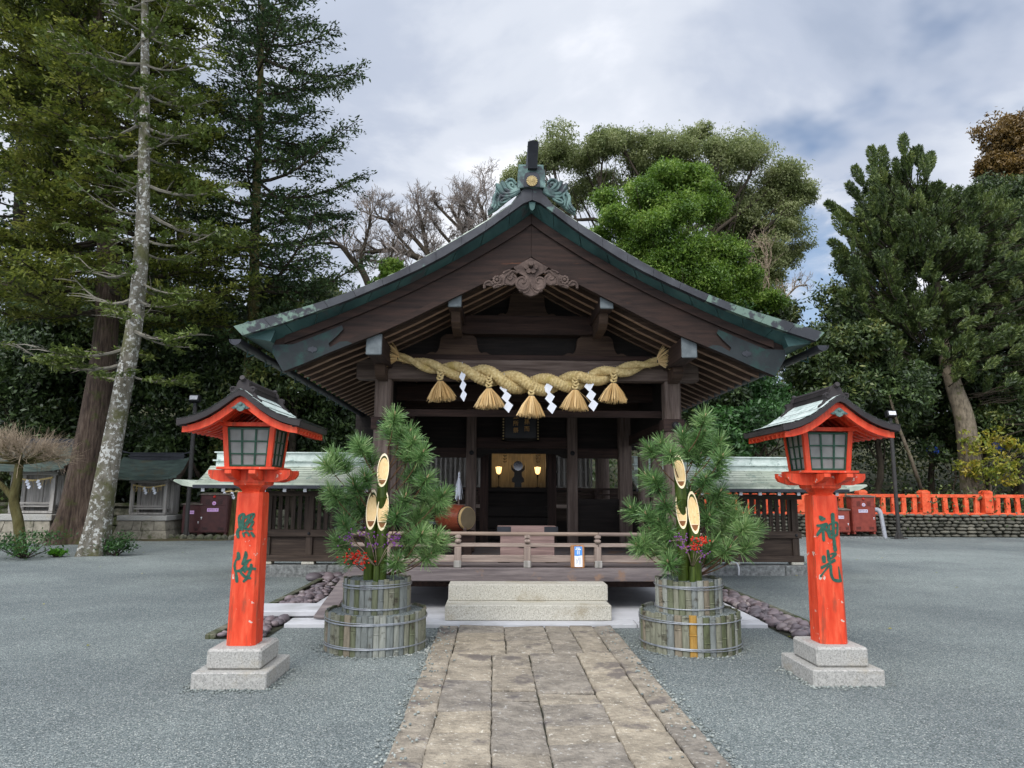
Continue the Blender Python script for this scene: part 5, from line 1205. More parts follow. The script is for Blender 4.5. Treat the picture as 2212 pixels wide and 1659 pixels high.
# ------------------------------------------------------------------ new-year pine and bamboo arrangements
def kadomatsu(label, cx, cy, seed, stalks, tufts, gold, berries, purple):
    r_ = random.Random(seed)
    t = thing('kadomatsu', label, 'new year decoration', (cx, cy, 0), 'pine and bamboo arrangements beside the path')
    def tier(name, rad, z0, z1, n):
        m = MB(); tops = []
        q = 0; k = 0
        steps = [r_.uniform(.75, 1.25) for _ in range(n)]; tot = sum(steps); ang = -PI/2
        for k in range(n):
            w = steps[k]/tot*2*PI; a = ang+w/2; ang += w
            hw = rad*w/2*.97; rr = rad+r_.uniform(-.006, .006); zt = z1+r_.uniform(-.014, .012)
            ca, sa = math.cos(a), math.sin(a); mi = 6 if (gold is not None and name == 'lower_tier' and abs(((a-gold+PI) % (2*PI))-PI) < w/2) else r_.choice((0, 0, 1, 1, 2, 3, 3, 4, 5))
            nodes = sorted(z0+(zt-z0)*r_.random() for _ in range(r_.choice((0, 1, 1, 2))))
            zs = [(z0-.03, 0)]
            for z in nodes: zs += [(z-.006, 0), (z-.002, .006), (z+.002, .006), (z+.006, -.002), (z+.012, 0)]
            zs += [(zt, 0)]; zs = sorted(zs)
            N = 6; vs = []
            for z, b in zs:
                for j in range(N+1):
                    p = PI*j/N; u = hw*math.cos(p); d = (hw*.42)*math.sin(p)+b
                    vs.append((cx+ca*(rr+d)-sa*u, cy+sa*(rr+d)+ca*u, z))
            M = N+1
            m.add(vs, [(i*M+j, i*M+j+1, (i+1)*M+j+1, (i+1)*M+j) for i in range(len(zs)-1) for j in range(N)]+[tuple((len(zs)-1)*M+j for j in range(M))], mi)
            ins = []
            for j in range(N+1):
                p = PI*j/N; u = hw*.8*math.cos(p); ins.append((cx+ca*(rr-.012)-sa*u, cy+sa*(rr-.012)+ca*u, zt))
            vs = [(cx+ca*(rr-.014)-sa*hw, cy+sa*(rr-.014)+ca*hw, zt-.001), (cx+ca*(rr-.014)+sa*hw, cy+sa*(rr-.014)-ca*hw, zt-.001), (cx+ca*rr+sa*hw, cy+sa*rr-ca*hw, zt-.001), (cx+ca*rr-sa*hw, cy+sa*rr+ca*hw, zt-.001),
                  (cx+ca*(rr-.014)-sa*hw, cy+sa*(rr-.014)+ca*hw, z0), (cx+ca*(rr-.014)+sa*hw, cy+sa*(rr-.014)-ca*hw, z0)]
            m.add(vs, [(0, 1, 2, 3), (0, 4, 5, 1)], mi)
        tr = m.build(name, ['stave_%d' % i for i in range(6)]+['stave_gold'], t, smooth=35)
        for zf in (.82, .20):
            zz_ = z0+(z1-z0)*zf
            hm = MB()
            for s in range(3):
                tx, ty = r_.uniform(-.012, .012), r_.uniform(-.012, .012)
                hm.tube([(cx+(rad+.021)*math.cos(q), cy+(rad+.021)*math.sin(q), zz_+.009*(s-1)+tx*math.cos(q)+ty*math.sin(q)) for q in np.linspace(0, 2*PI, 60)], .0045, 5, cap=False)
            hm.build('wire_hoop', 'wire', tr, smooth=True)
        g = MB(); N = 26; vs = [(cx, cy, z1-.01)]
        for ring, f in ((1, .5), (2, 1.0)):
            for j in range(N): q = 2*PI*j/N; vs.append((cx+(rad-.01)*f*math.cos(q), cy+(rad-.01)*f*math.sin(q), z1-.012-.012*(ring-1)+r_.uniform(-.006, .006)))
        g.add(vs, [(0, 1+j, 1+(j+1) % N) for j in range(N)]+[(1+j, 1+N+j, 1+N+(j+1) % N, 1+(j+1) % N) for j in range(N)])
        g.build('gravel_fill', 'gravel', tr)
    tier('lower_tier', .505, 0, .385, 46); tier('upper_tier', .335, .36, .705, 33)
    for bx_, by_, tx, zb, zt, rad in stalks:
        # slanted cut facing the path
        m = MB(); N = 24
        base = Vector((bx_, by_, .66)); top = Vector((tx, by_, (zb+zt)/2)); ax = (top-base).normalized()
        side = ax.orthogonal().normalized(); e1 = Vector((1, 0, 0)); e1 = (e1-ax*e1.dot(ax)).normalized(); e2 = ax.cross(e1)   # e2 along +y
        ln = (top-base).length; half = (zt-zb)/2
        def P(q, rr, h): return base+e1*rr*math.cos(q)+e2*rr*math.sin(q)+ax*h
        ro, ri = rad, rad*.87
        rows = [[P(2*PI*j/N, ro, 0) for j in range(N)]]
        hN = .27
        while hN < ln-half-.08:
            for dh, dr in ((-.008, 0), (-.002, .004), (.004, .004), (.008, -.001)): rows.append([P(2*PI*j/N, ro+dr, hN+dh) for j in range(N)])
            hN += .30
        def cut(rr, d=0): return [P(2*PI*j/N, rr, ln+half*math.sin(2*PI*j/N)*rr/ro+d) for j in range(N)]
        rows.append(cut(ro)); vs = [p for rw_ in rows for p in rw_]
        m.add(vs, [(i*N+j, i*N+(j+1) % N, (i+1)*N+(j+1) % N, (i+1)*N+j) for i in range(len(rows)-1) for j in range(N)], 0)
        a, b = cut(ro, .0005), cut(ri, .0005); m.add(a+b, [(j, (j+1) % N, N+(j+1) % N, N+j) for j in range(N)], 1)
        fl = [p+e2*ri*.30 for p in cut(ri*.985)]; m.add(b+fl, [(j, (j+1) % N, N+(j+1) % N, N+j) for j in range(N)], 2); m.add(fl, [tuple(range(N))], 2)
        lowp = [P(q, ri*.97, ln+half*math.sin(q)*ri*.97/ro)+e2*(ri*.30-.003) for q in np.linspace(PI+.75, 2*PI-.75, 9)]; m.add(lowp, [tuple(range(9))], 3)  # flat dark patch painted as the shaded hole below the septum
        m.add([lowp[0], lowp[8], lowp[8]+Vector((0, 0, .008)), lowp[0]+Vector((0, 0, .008))], [(0, 1, 2, 3)], 1)
        m.build('bamboo_stalk', ['bamboo_green', 'bamboo_rim', 'bamboo_inside', 'bamboo_hole_shade'], t, smooth=40)
    # little bamboo vase with berries and purple sprigs
    vx = cx+(.02 if cx < 0 else -.01); m = MB(); m.lathe([(.034, .66), (.034, .84), (.027, .842), (.025, .80), (0, .80)], (vx, cy-.21, 0), 'z', 14); m.build('bamboo_vase', 'bamboo_green', t, smooth=40)
    v0 = Vector((vx, cy-.21, .82))
    for (bx2, bz, n, sp) in berries:
        m = MB(); c = Vector((bx2, cy-.30, bz)); st = [v0, (v0+c)/2+Vector((0, -.03, .05)), c]
        m.tube(st, .004, 4, 0)
        for k in range(n):
            d = Vector((r_.gauss(0, 1)*sp, r_.gauss(0, 1)*.05, r_.gauss(0, 1)*sp*.6)); p = c+d
            m.tube([c, c+d*.5+Vector((0, 0, .008)), p], .0015, 3, 0); o = len(m.v)
            m.add([(p.x+.011*a, p.y+.011*b, p.z+.011*c_) for a, b, c_ in ICO1_V], ICO1_F, 1)
        m.build('red_berries', ['twig_brown', 'berry'], t, smooth=True)
    for (bx2, bz, n) in purple:
        m = MB(); c = Vector((bx2, cy-.28+r_.uniform(-.08, .05), bz)); mid = (v0+c)/2+Vector((0, -.02, .03)); m.tube([v0, mid, c], .0035, 4, 0)
        for k in range(n):
            p = c+Vector((r_.gauss(0, .045), r_.gauss(0, .03), r_.gauss(0, .03))); m.tube([mid+(c-mid)*r_.uniform(.4, 1), p], .0016, 3, 0)
            m.add([(p.x+.009*a, p.y+.009*b, p.z+.009*c_) for a, b, c_ in ICO1_V], ICO1_F, 1)
        m.build('purple_sprig', ['twig_brown', 'purple'], t, smooth=True)
    # pine boughs
    for (x, z, dy) in tufts:
        y = cy+dy; tip = Vector((x, y, z)); hub = Vector((cx+.03+(x-cx)*.18, cy+.10+dy*.25, max(.72, min(2.05, z-.30-.30*abs(x-cx)))))
        mid = hub*.5+tip*.5+Vector((0, 0, -.05)); bb = MB(); bb.tube(catmull([hub, mid, tip], 4), [.007, .007, .007, .006, .006, .005, .005, .004, .004][:9], 5, 0)
        ax = (tip-mid).normalized(); ax = (ax+Vector((0, -.25, .35))).normalized()
        bud = [tip+ax*.0, tip+ax*.02, tip+ax*.05]; bb.tube(bud, [.007, .009, .002], 6, 1)
        for q in range(3):
            d = (ax+Vector((r_.gauss(0, .35), r_.gauss(0, .35), r_.gauss(0, .35)))).normalized(); bb.tube([tip, tip+d*.03], [.005, .002], 5, 1)
        N = 230; vs = []; e1 = ax.orthogonal().normalized(); e2 = ax.cross(e1); back = (mid-tip).normalized()
        for k in range(N):
            s = r_.random(); root = tip+back*(s*.13); q = r_.uniform(0, 2*PI); el = r_.uniform(.15, 1.5) if s < .35 else r_.uniform(.7, 1.75)
            d = (ax*math.cos(el)+(e1*math.cos(q)+e2*math.sin(q))*math.sin(el)).normalized(); ln = r_.uniform(.12, .18)
            sd = d.cross(Vector((r_.gauss(0, 1), r_.gauss(0, 1), r_.gauss(0, 1)))).normalized()*.0030
            e = root+d*ln+Vector((0, 0, -.012*r_.random()*(1-abs(d.z)))); md_ = root+d*ln*.5
            o = len(bb.v); bb.v += [tuple(root-sd), tuple(root+sd), tuple(md_+sd), tuple(md_-sd), tuple(e+sd*.5), tuple(e-sd*.5)]
            bb.f += [(o, o+1, o+2, o+3), (o+3, o+2, o+4, o+5)]; bb.m += [2, 2]
        bb.build('pine_branch', ['pine_bark', 'pine_bud', 'needle'], t)
def kp(pts, ox, oy, Y, r_, deep):
    out = []
    for a, b in pts:
        p = W((ox+a/1.508)*.553, (oy+b/1.508)*.553, Y); dy = r_.uniform(-deep, deep*.8); out.append((p.x, p.z, abs(dy)*.8+.08 if abs(p.x-(-1.2 if p.x < 0 else 2.04)) < .13 else dy))
    return out
TL = [(530, 120), (600, 205), (550, 215), (480, 180), (320, 290), (350, 345), (290, 270), (150, 345), (205, 390), (130, 400), (700, 335), (620, 330), (630, 445), (720, 480), (735, 560), (815, 570), (590, 585), (550, 690), (700, 620), (660, 690), (790, 640), (610, 810), (690, 800), (770, 815), (800, 850), (550, 950), (600, 900), (735, 920), (160, 555), (215, 600), (300, 520), (130, 600), (230, 700), (300, 640), (190, 850), (235, 930), (360, 470), (250, 745), (570, 290), (640, 260), (680, 720)]
TR = [(505, 130), (440, 210), (520, 250), (590, 280), (460, 310), (280, 270), (215, 300), (300, 335), (230, 490), (270, 530), (275, 625), (210, 460), (120, 660), (180, 690), (250, 730), (170, 850), (125, 870), (240, 890), (300, 900), (280, 960), (500, 480), (470, 560), (560, 500), (620, 560), (560, 640), (640, 640), (710, 640), (740, 760), (700, 720), (790, 780), (845, 780), (760, 870), (640, 880), (560, 860), (600, 940), (540, 700), (650, 780), (300, 780), (340, 850), (590, 360), (530, 345), (640, 420), (610, 260), (780, 700), (220, 790), (560, 200)]
rk = random.Random(21)
kadomatsu('pine and bamboo arrangement in two bamboo stave tiers left of the path', -1.215, 7.73, 31,
          [(-1.19, 7.66, -1.185, 1.64, 2.0, .062), (-1.285, 7.60, -1.28, 1.20, 1.615, .059), (-1.16, 7.58, -1.16, 1.19, 1.615, .059)],
          kp(TL, 1200, 1550, 7.72, rk, .30), None, [(-1.40, .93, 60, .055), (-1.33, .90, 30, .04)], [(-1.47, 1.13, 26), (-1.02, 1.12, 26), (-1.21, 1.06, 18), (-1.0, 1.08, 16), (-1.28, 1.18, 14)])
kadomatsu('pine and bamboo arrangement with one golden stave right of the path', 2.075, 7.73, 47,
          [(2.03, 7.66, 2.0, 1.64, 2.01, .062), (1.995, 7.60, 1.99, 1.22, 1.615, .058), (2.12, 7.58, 2.115, 1.17, 1.615, .060)],
          kp(TR, 2400, 1550, 7.72, rk, .30), -PI/2-.14, [(2.15, 1.11, 46, .04), (2.07, 1.05, 24, .03)], [(1.93, 1.13, 20), (1.96, 1.05, 14), (2.14, .98, 12)])
# ------------------------------------------------------------------ roofed fence wings
def roofed_fence(label, xa, xb, rxa, rxb, yw, zb, posts, s):
    """xa..xb wall run, rxa..rxb roof run, yw wall plane, s = outer side"""
    t = thing('roofed_fence', label, 'fence', ((xa+xb)/2, yw, 0), 'copper roofed lattice fences beside the hall')
    m = MB(); x = xa-.1
    while x < xb: x2 = min(xb+.05, x+rs.uniform(1.3, 1.7)); m.bx(x+.004, x2-.004, yw-.22, yw+.25, -.05, .22+zb, bev=.012); x = x2
    m.build('stone_footing', 'rough_stone', t)
    m = MB(); m.bx(xa-.06, xb+.06, yw-.09, yw+.09, .275+zb, .395+zb, bev=.008); m.build('ground_sill', 'fence_wood_x', t)
    for x in posts:
        m = MB(); m.bx(x-.12, x+.12, yw-.1, yw+.1, .222+zb, .273+zb, bev=.01); m.build('pad_stone', 'step_granite', t)
        m = MB(); m.bx(x-.065, x+.065, yw-.07, yw+.07, .396+zb, 1.54+zb, bev=.006); m.build('post', 'fence_wood_z', t)
        m = MB(); m.lathe([(0, -.025), (.022, -.02), (.03, 0)], (x, yw-.096, .80+zb), 'y', 10); m.build('iron_boss', 'iron', t, smooth=60)
    m = MB(); m.bx(xa, xb, yw-.025, yw+.025, .397+zb, .735+zb); m.build('board_panel', 'fence_wood_x', t)
    m = MB(); m.bx(xa-.03, xb+.03, yw-.095, yw+.095, .737+zb, .872+zb, bev=.008); m.build('middle_rail', 'fence_wood_x', t)
    n = int((xb-xa)/.125)
    m = MB()
    for k in range(n): x = xa+.06+.125*k; m.bx(x-.036, x+.036, yw-.02, yw+.02, .873+zb, 1.50+zb)
    m.build('lattice_bars', 'fence_wood_z', t)
    m = MB(); m.bx(xa-.08, xb+.08, yw-.075, yw+.075, 1.501+zb, 1.60+zb, bev=.006); m.build('head_rail', 'fence_wood_x', t)
    # roof: gently concave slopes both ways, ridge boxed in copper
    pr = [(-.86, 1.715), (-.6, 1.80), (-.35, 1.92), (-.12, 2.07), (.12, 2.07), (.35, 1.92), (.6, 1.80), (.86, 1.715)]
    m = MB(); top = []
    for i, (a, b) in enumerate(pr[:4]):
        top.append((a, b))
    cs = []
    for side in (-1, 1):
        for k in range(12):
            u0, u1 = -.86+.74*k/12, -.86+.74*(k+1)/12
            f = lambda u: float(np.interp(u, [p[0] for p in pr[:4]], [p[1] for p in pr[:4]]))
            a = [(rxa, yw-side*u0*-1, f(u0)+.02+zb), (rxb, yw-side*u0*-1, f(u0)+.02+zb), (rxb, yw+side*u1, f(u1)+zb), (rxa, yw+side*u1, f(u1)+zb)]
            a[0] = (rxa, yw+side*u0, f(u0)+.02+zb); a[1] = (rxb, yw+side*u0, f(u0)+.02+zb)
            lo = [(p[0], p[1], p[2]-.05) for p in a]
            m.add(a+lo, [(0, 1, 2, 3), (7, 6, 5, 4), (0, 4, 5, 1), (3, 2, 6, 7), (0, 3, 7, 4), (1, 5, 6, 2)])
    rv = random.Random(3)
    for k in range(1, 12):   # dark strips painting the shadow under each lapped course, and staggered upright seams
        u0 = -.86+.74*k/12; z = f(u0)+.012+zb; m.box(((rxa+rxb)/2, yw+u0, z+.004), (rxb-rxa, .006, .005), mi=1)
        x = rxa+.15+(.3 if k % 2 else 0)
        while x < rxb:
            u1 = u0+.74/12; m.bar((x, yw+u0, f(u0)+.022+zb), (x, yw+u1-.004, f(u1)+.002+zb), .006, .002, mi=1); x += .62
    m.build('roof', ['verdigris', 'verge_copper'], t)
    for side in (-1, 1):
        m = MB(); m.bx(rxa-.01, rxb+.01, yw+side*.80, yw+side*.872, 1.645+zb, 1.705+zb); m.build('eave_edge', 'black_copper', t)
    # upswept outer corner
    xo = rxa if s < 0 else rxb
    m = MB(); m.prism([(xo, 1.66+zb), (xo, 1.735+zb), (xo+s*.35, 1.80+zb), (xo+s*.37, 1.77+zb), (xo+s*.2, 1.69+zb)], yw-.86, yw+.8); m.build('corner_eave', 'verdigris', t)
    m = MB(); m.bx(rxa+.1, rxb-.1, yw-.13, yw+.13, 2.06+zb, 2.16+zb); m.bx(rxa+.05, rxb-.05, yw-.17, yw+.17, 2.162+zb, 2.19+zb); m.bx(rxa+.1, rxb-.1, yw-.11, yw+.11, 2.192+zb, 2.32+zb); m.bx(rxa+.06, rxb-.06, yw-.14, yw+.14, 2.322+zb, 2.345+zb)
    m.build('ridge', 'lantern_copper', t)
    n = int((rxb-rxa-.1)/.37)
    m = MB(); mc = MB()
    for k in range(n+1):
        x = rxa+.15+.37*k
        for side in (-1, 1): m.bar((x, yw+side*.08, 1.86+zb), (x, yw+side*.78, 1.62+zb), .05, .06)
        mc.box((x, yw-.795, 1.615+zb), (.062, .02, .066), bev=.004)
    m.build('rafters', 'fence_wood_y', t); mc.build('rafter_caps', 'white_metal', t)
roofed_fence('copper roofed lattice fence wing left of the hall', -4.42, -1.75, -5.45, -1.7, 14.0, -.01, (-4.32, -3.52, -2.2), -1)
roofed_fence('copper roofed lattice fence wing right of the hall', 2.75, 6.10, 2.7, 6.75, 14.35, -.03, (3.4, 4.75, 6.02), 1)
m = MB(); m.tube(catmull([(4.62, 14.08, .26), (4.72, 14.05, .255), (4.76, 14.03, .16), (4.75, 14.02, .02)], 4), .016, 7); tag(m.build('drain_hose', 'white_metal', smooth=True), 'white hose bent over the stone footing of the right fence wing', 'hose')

# ------------------------------------------------------------------ river-stone wall and vermilion fence on the right
def GP(x, y):
    d = W(x, y, 1.0)-Vector((0, 0, CAMH)); k = -CAMH/d.z; return Vector((d.x*k, d.y*k, 0))
WY = 26.6
def zat(y, Y): return W(1900, y, Y).z
m = MB(); rc = random.Random(12)
wx0, wx1 = 4.5, 27.5
z = 0; row = 0
while z < .80:
    x = wx0+rc.uniform(0, .15)
    while x < wx1:
        w = rc.uniform(.10, .21); stone(m, (x+w, WY+rc.uniform(-.03, .05), z+.06+rc.uniform(-.012, .012)), w*.97, .12, rc.uniform(.055, .07), rc.uniform(-.15, .15), rc); x += 2*w*.98
    z += .122; row += 1
t = thing('cobble_wall', 'low wall of rounded river stones under the vermilion fence', 'wall', (16, WY, 0))
m.build('river_stones', 'cobble', t, smooth=True)
m = MB(); m.bx(wx0, wx1, WY+.05, WY+.35, -.05, .80); m.build('mortar', 'joint', t)
t = thing('vermilion_fence', 'vermilion fence of square balusters standing on the river stone wall', 'fence', (16, WY+.1, .8))
m = MB(); m.bx(wx0, wx1, WY-.02, WY+.22, .80, .90, bev=.02); m.build('base_beam', 'vermilion_rail', t)
m = MB(); m.bx(wx0, wx1, WY+.03, WY+.17, 1.46, 1.58, bev=.01); m.build('top_rail', 'vermilion_rail', t)
px0 = W(2000, 1090, WY).x; dpx = W(2135, 1090, WY).x-px0
bal = None; pst = None
k = -5
while px0+k*dpx < wx1:
    x = px0+k*dpx
    if x > wx0:
        m = MB(); m.bx(x-.16, x+.16, WY-.06, WY+.26, .902, 1.62); m.prism([(x-.17, 1.621), (x+.17, 1.621), (x+.15, 1.68), (x+.05, 1.735), (x-.05, 1.735), (x-.15, 1.68)], WY-.07, WY+.27)
        m.build('post', 'vermilion_rail', t)
    for j in range(1, 6):
        xb_ = x+dpx*j/6
        if wx0 < xb_ < wx1:
            m = MB(); lean = rc.uniform(-.03, .03); m.bar((xb_, WY+.1, .90), (xb_+lean, WY+.1, 1.46), .16, .11, up=(0, 1, 0)); m.build('baluster', 'vermilion_rail', t)
    k += 1

# ------------------------------------------------------------------ hydrant cabinets
def cabinet(label, x0, x1, z0, z1, y, mt, label_mt, tall, group, txt, handle_side):
    t = thing('hydrant_cabinet', label, 'cabinet', ((x0+x1)/2, y, z0), group)
    w = x1-x0; h = z1-z0
    m = MB(); m.bx(x0, x1, y-.2, y+.2, z0+.06, z1-.03, bev=.012); m.bx(x0+.03, x0+.10, y-.18, y+.18, z0-.02, z0+.058); m.bx(x1-.10, x1-.03, y-.18, y+.18, z0-.02, z0+.058); m.build('case', mt, t)
    m = MB(); m.prism([(y-.24, z1-.028), (y-.24, z1), (y+.24, z1+.05), (y+.24, z1-.028)], x0-.03, x1+.03, plane='yz'); m.build('sloping_top', 'cabinet_top', t)
    zd = z1-.03-(.26*h if tall else 0)-.02
    m = MB(); m.bx(x0+.03, x1-.03, y-.215, y-.201, z0+.09, zd, bev=.005); d = m.build('door', mt, t)
    m = MB()
    for xs in (x0+w*.22, x1-w*.22):
        for q in range(3): m.box((xs, y-.219, z0+.16+.035*q), (w*.2, .008, .012))
    m.build('door_vents', 'black', t)
    xh = x0+.08 if handle_side < 0 else x1-.08
    m = MB(); m.box((xh, y-.222, z0+h*.42), (.045, .015, .03), bev=.004); m.box((xh, y-.22, z0+h*.40), (.016, .012, .07)); m.build('handle', 'white_metal', d)
    if tall:
        m = MB(); m.bx(x0+.03, x1-.03, y-.215, y-.201, zd+.02, z1-.05, bev=.005); hp = m.build('head_panel', mt, t)
        m = MB()
        for xs in (x0+w*.28, x1-w*.28):
            for q in range(5): m.box((xs, y-.218, zd+.07+.034*q), (w*.17, .008, .01))
        m.build('louvres', 'black', t)
        xc = (x0+x1)/2
        m = MB(); m.lathe([(0, -.05), (.03, -.045), (.045, -.02), (.05, 0)], (xc, y-.216, z1-.09), 'y', 12); m.build('red_lamp', 'red_lamp', t, smooth=50)
        m = MB(); m.lathe([(.06, -.012), (.065, 0)], (xc, y-.216, zd+.09), 'y', 16); m.lathe([(.02, -.022), (.022, -.012)], (xc, y-.216, zd+.075), 'y', 10); m.build('alarm_button', 'pink_label' if mt == 'cabinet_dark' else 'pale_label', t)
        m = MB(); m.lathe([(.028, -.018), (.03, -.0125)], (xc, y-.216, zd+.082), 'y', 10); m.build('bell_button', 'red_lamp', t)
    xl, zl_ = (x0+x1)/2-(.03 if tall else .05), (zd-.13 if tall else z1-.28)
    m = MB(); m.bx(xl-w*.20, xl+w*.20, y-.219, y-.2155, zl_-.055, zl_+.055); lb = m.build('label_plate', label_mt, t)
    m = MB(); vs, fs = text_shape(txt, w*.36/len(txt)*.98); m.add([(xl+a, y-.2205, zl_+b) for a, b, c in vs], fs); m.build('lettering', 'ink', lb)
def span(xa, ya, xb, yb, Y): a = W(xa, ya, Y); b = W(xb, yb, Y); return a.x, b.x, b.z, a.z
YL = 24.6
x0, x1, z0, z1 = span(401, 1088, 437, 1155, YL)
cabinet('dark maroon hydrant cabinet, the shorter one beside the lamp post on the left', x0, x1, z0, z1, YL, 'cabinet_dark', 'pink_label', False, 'dark maroon cabinets left', 'ホース格納箱', 1)
x0, x1, z0, z1 = span(439, 1067, 494, 1154, YL)
cabinet('dark maroon hydrant cabinet, the taller one with red alarm lamp on the left', x0, x1, z0, z1, YL, 'cabinet_dark', 'pink_label', True, 'dark maroon cabinets left', '屋内消火栓', -1)
YRc = 26.0
x0, x1, z0, z1 = span(1796, 1100, 1832, 1153, YRc)
cabinet('brick red hydrant cabinet, the shorter one beside the right lantern column', x0, x1, z0, z1, YRc, 'cabinet_red', 'pale_label', False, 'brick red cabinets right', 'ホース格納箱', 1)
x0, x1, z0, z1 = span(1833, 1072, 1888, 1152, YRc)
cabinet('brick red hydrant cabinet, the taller one with round alarm button on the right', x0, x1, z0, z1, YRc, 'cabinet_red', 'pale_label', True, 'brick red cabinets right', '屋外消火栓', 1)
m = MB(); m.bx(W(1790, 1150, 26).x, W(1900, 1150, 26).x, 25.7, 26.35, -.02, .06); tag(m.build('cabinet_footing', 'rough_stone'), 'low concrete footing under the two brick red cabinets', 'footing')
a = W(1887, 1101, 26); b = W(1899, 1101, 26)
m = MB(); m.tube(catmull([(a.x+.02, 26, a.z), (b.x-.08, 26, a.z), (b.x, 25.98, a.z-.05), (b.x+.03, 25.95, a.z-.2), (b.x+.10, 25.9, -.02)], 5), .075, 12); m.tube([(b.x-.1, 26, a.z+.005), (b.x-.02, 25.99, a.z-.03), (b.x+.02, 25.97, a.z-.13)], .09, 12)
tag(m.build('drain_pipe', 'pipe_grey', smooth=50), 'grey plastic pipe bending down beside the tall red cabinet', 'pipe')

# ------------------------------------------------------------------ lamp posts
def lamp_post(label, base, top, Y):
    b = W(*base, Y); u = W(*top, Y); b = Vector((b.x, Y, 0)); h = u.z
    t = thing('lamp_post', label, 'lamp post', (b.x, Y, 0), 'slim dark floodlight posts')
    m = MB(); m.tube([(b.x, Y, 0), (b.x, Y, h-.25)], .07, 12); m.build('pole', 'pole_paint', t, smooth=50)
    m = MB(); m.bx(b.x-.2, b.x+.2, Y-.2, Y+.2, -.02, .025)
    for k in range(4): q = k*PI/2; m.prism([(b.x+.07*(1 if k % 2 == 0 else 1), .026), (b.x+.18, .026), (b.x+.07, .28)], Y-.01, Y+.01) if k == 0 else m.prism([(b.x-.07, .026), (b.x-.18, .026), (b.x-.07, .28)], Y-.01, Y+.01) if k == 1 else None
    m.build('base_plate', 'pole_paint', t)
    m = MB(); m.bx(b.x-.05, b.x+.05, Y-.05, Y+.05, h-.25, h-.14); m.box((b.x, Y-.06, h), (.34, .22, .24), rot=Matrix.Rotation(R(-14), 3, 'X'), bev=.02); m.build('floodlight', 'iron', t)
    m = MB(); m.box((b.x, Y-.178, h+.03), (.26, .008, .14), rot=Matrix.Rotation(R(-14), 3, 'X')); m.build('lens', 'white_metal', t)
lamp_post('slim dark floodlight post beside the small maroon cabinet on the left', (402, 1150), (420, 862), 24.0)
lamp_post('slim dark floodlight post in front of the vermilion fence on the right', (1942, 1160), (1918, 895), 25.6)

# ------------------------------------------------------------------ left: mossy retaining wall and two little shrines on pedestals
m = MB(); rc = random.Random(31)
x = -24
while x < -8.0:
    w = rc.uniform(.5, 1.1); zc = 0
    for k in range(3):
        h = rc.uniform(.26, .36); 
        m.box((x+w/2+rc.uniform(-.08, .08), 26.2+rc.uniform(-.03, .03), zc+h/2), (w*.97, .5, h*.96), bev=.05); zc += h
    x += w
t = thing('retaining_wall', 'mossy grey block wall behind the small shrines on the left', 'wall', (-14, 26.2, 0)); m.build('blocks', 'mossy_stone', t)
m = MB(); m.bx(-24, -8, 25.85, 26.5, 1.0, 1.12, bev=.03); m.build('coping', 'mossy_stone', t)
m = MB()
x = -20
while x < -8.6: w = rc.uniform(.16, .35); stone(m, (x+w/2, 24.0+rc.uniform(-.08, .08)-(.03*(x+14)), .05), w*.55, .14, .12, rc.uniform(-.2, .2), rc); x += w
tag(m.build('edging_stones', 'mossy_stone', smooth=True), 'row of small mossy edging stones in front of the left pedestals', 'edging')
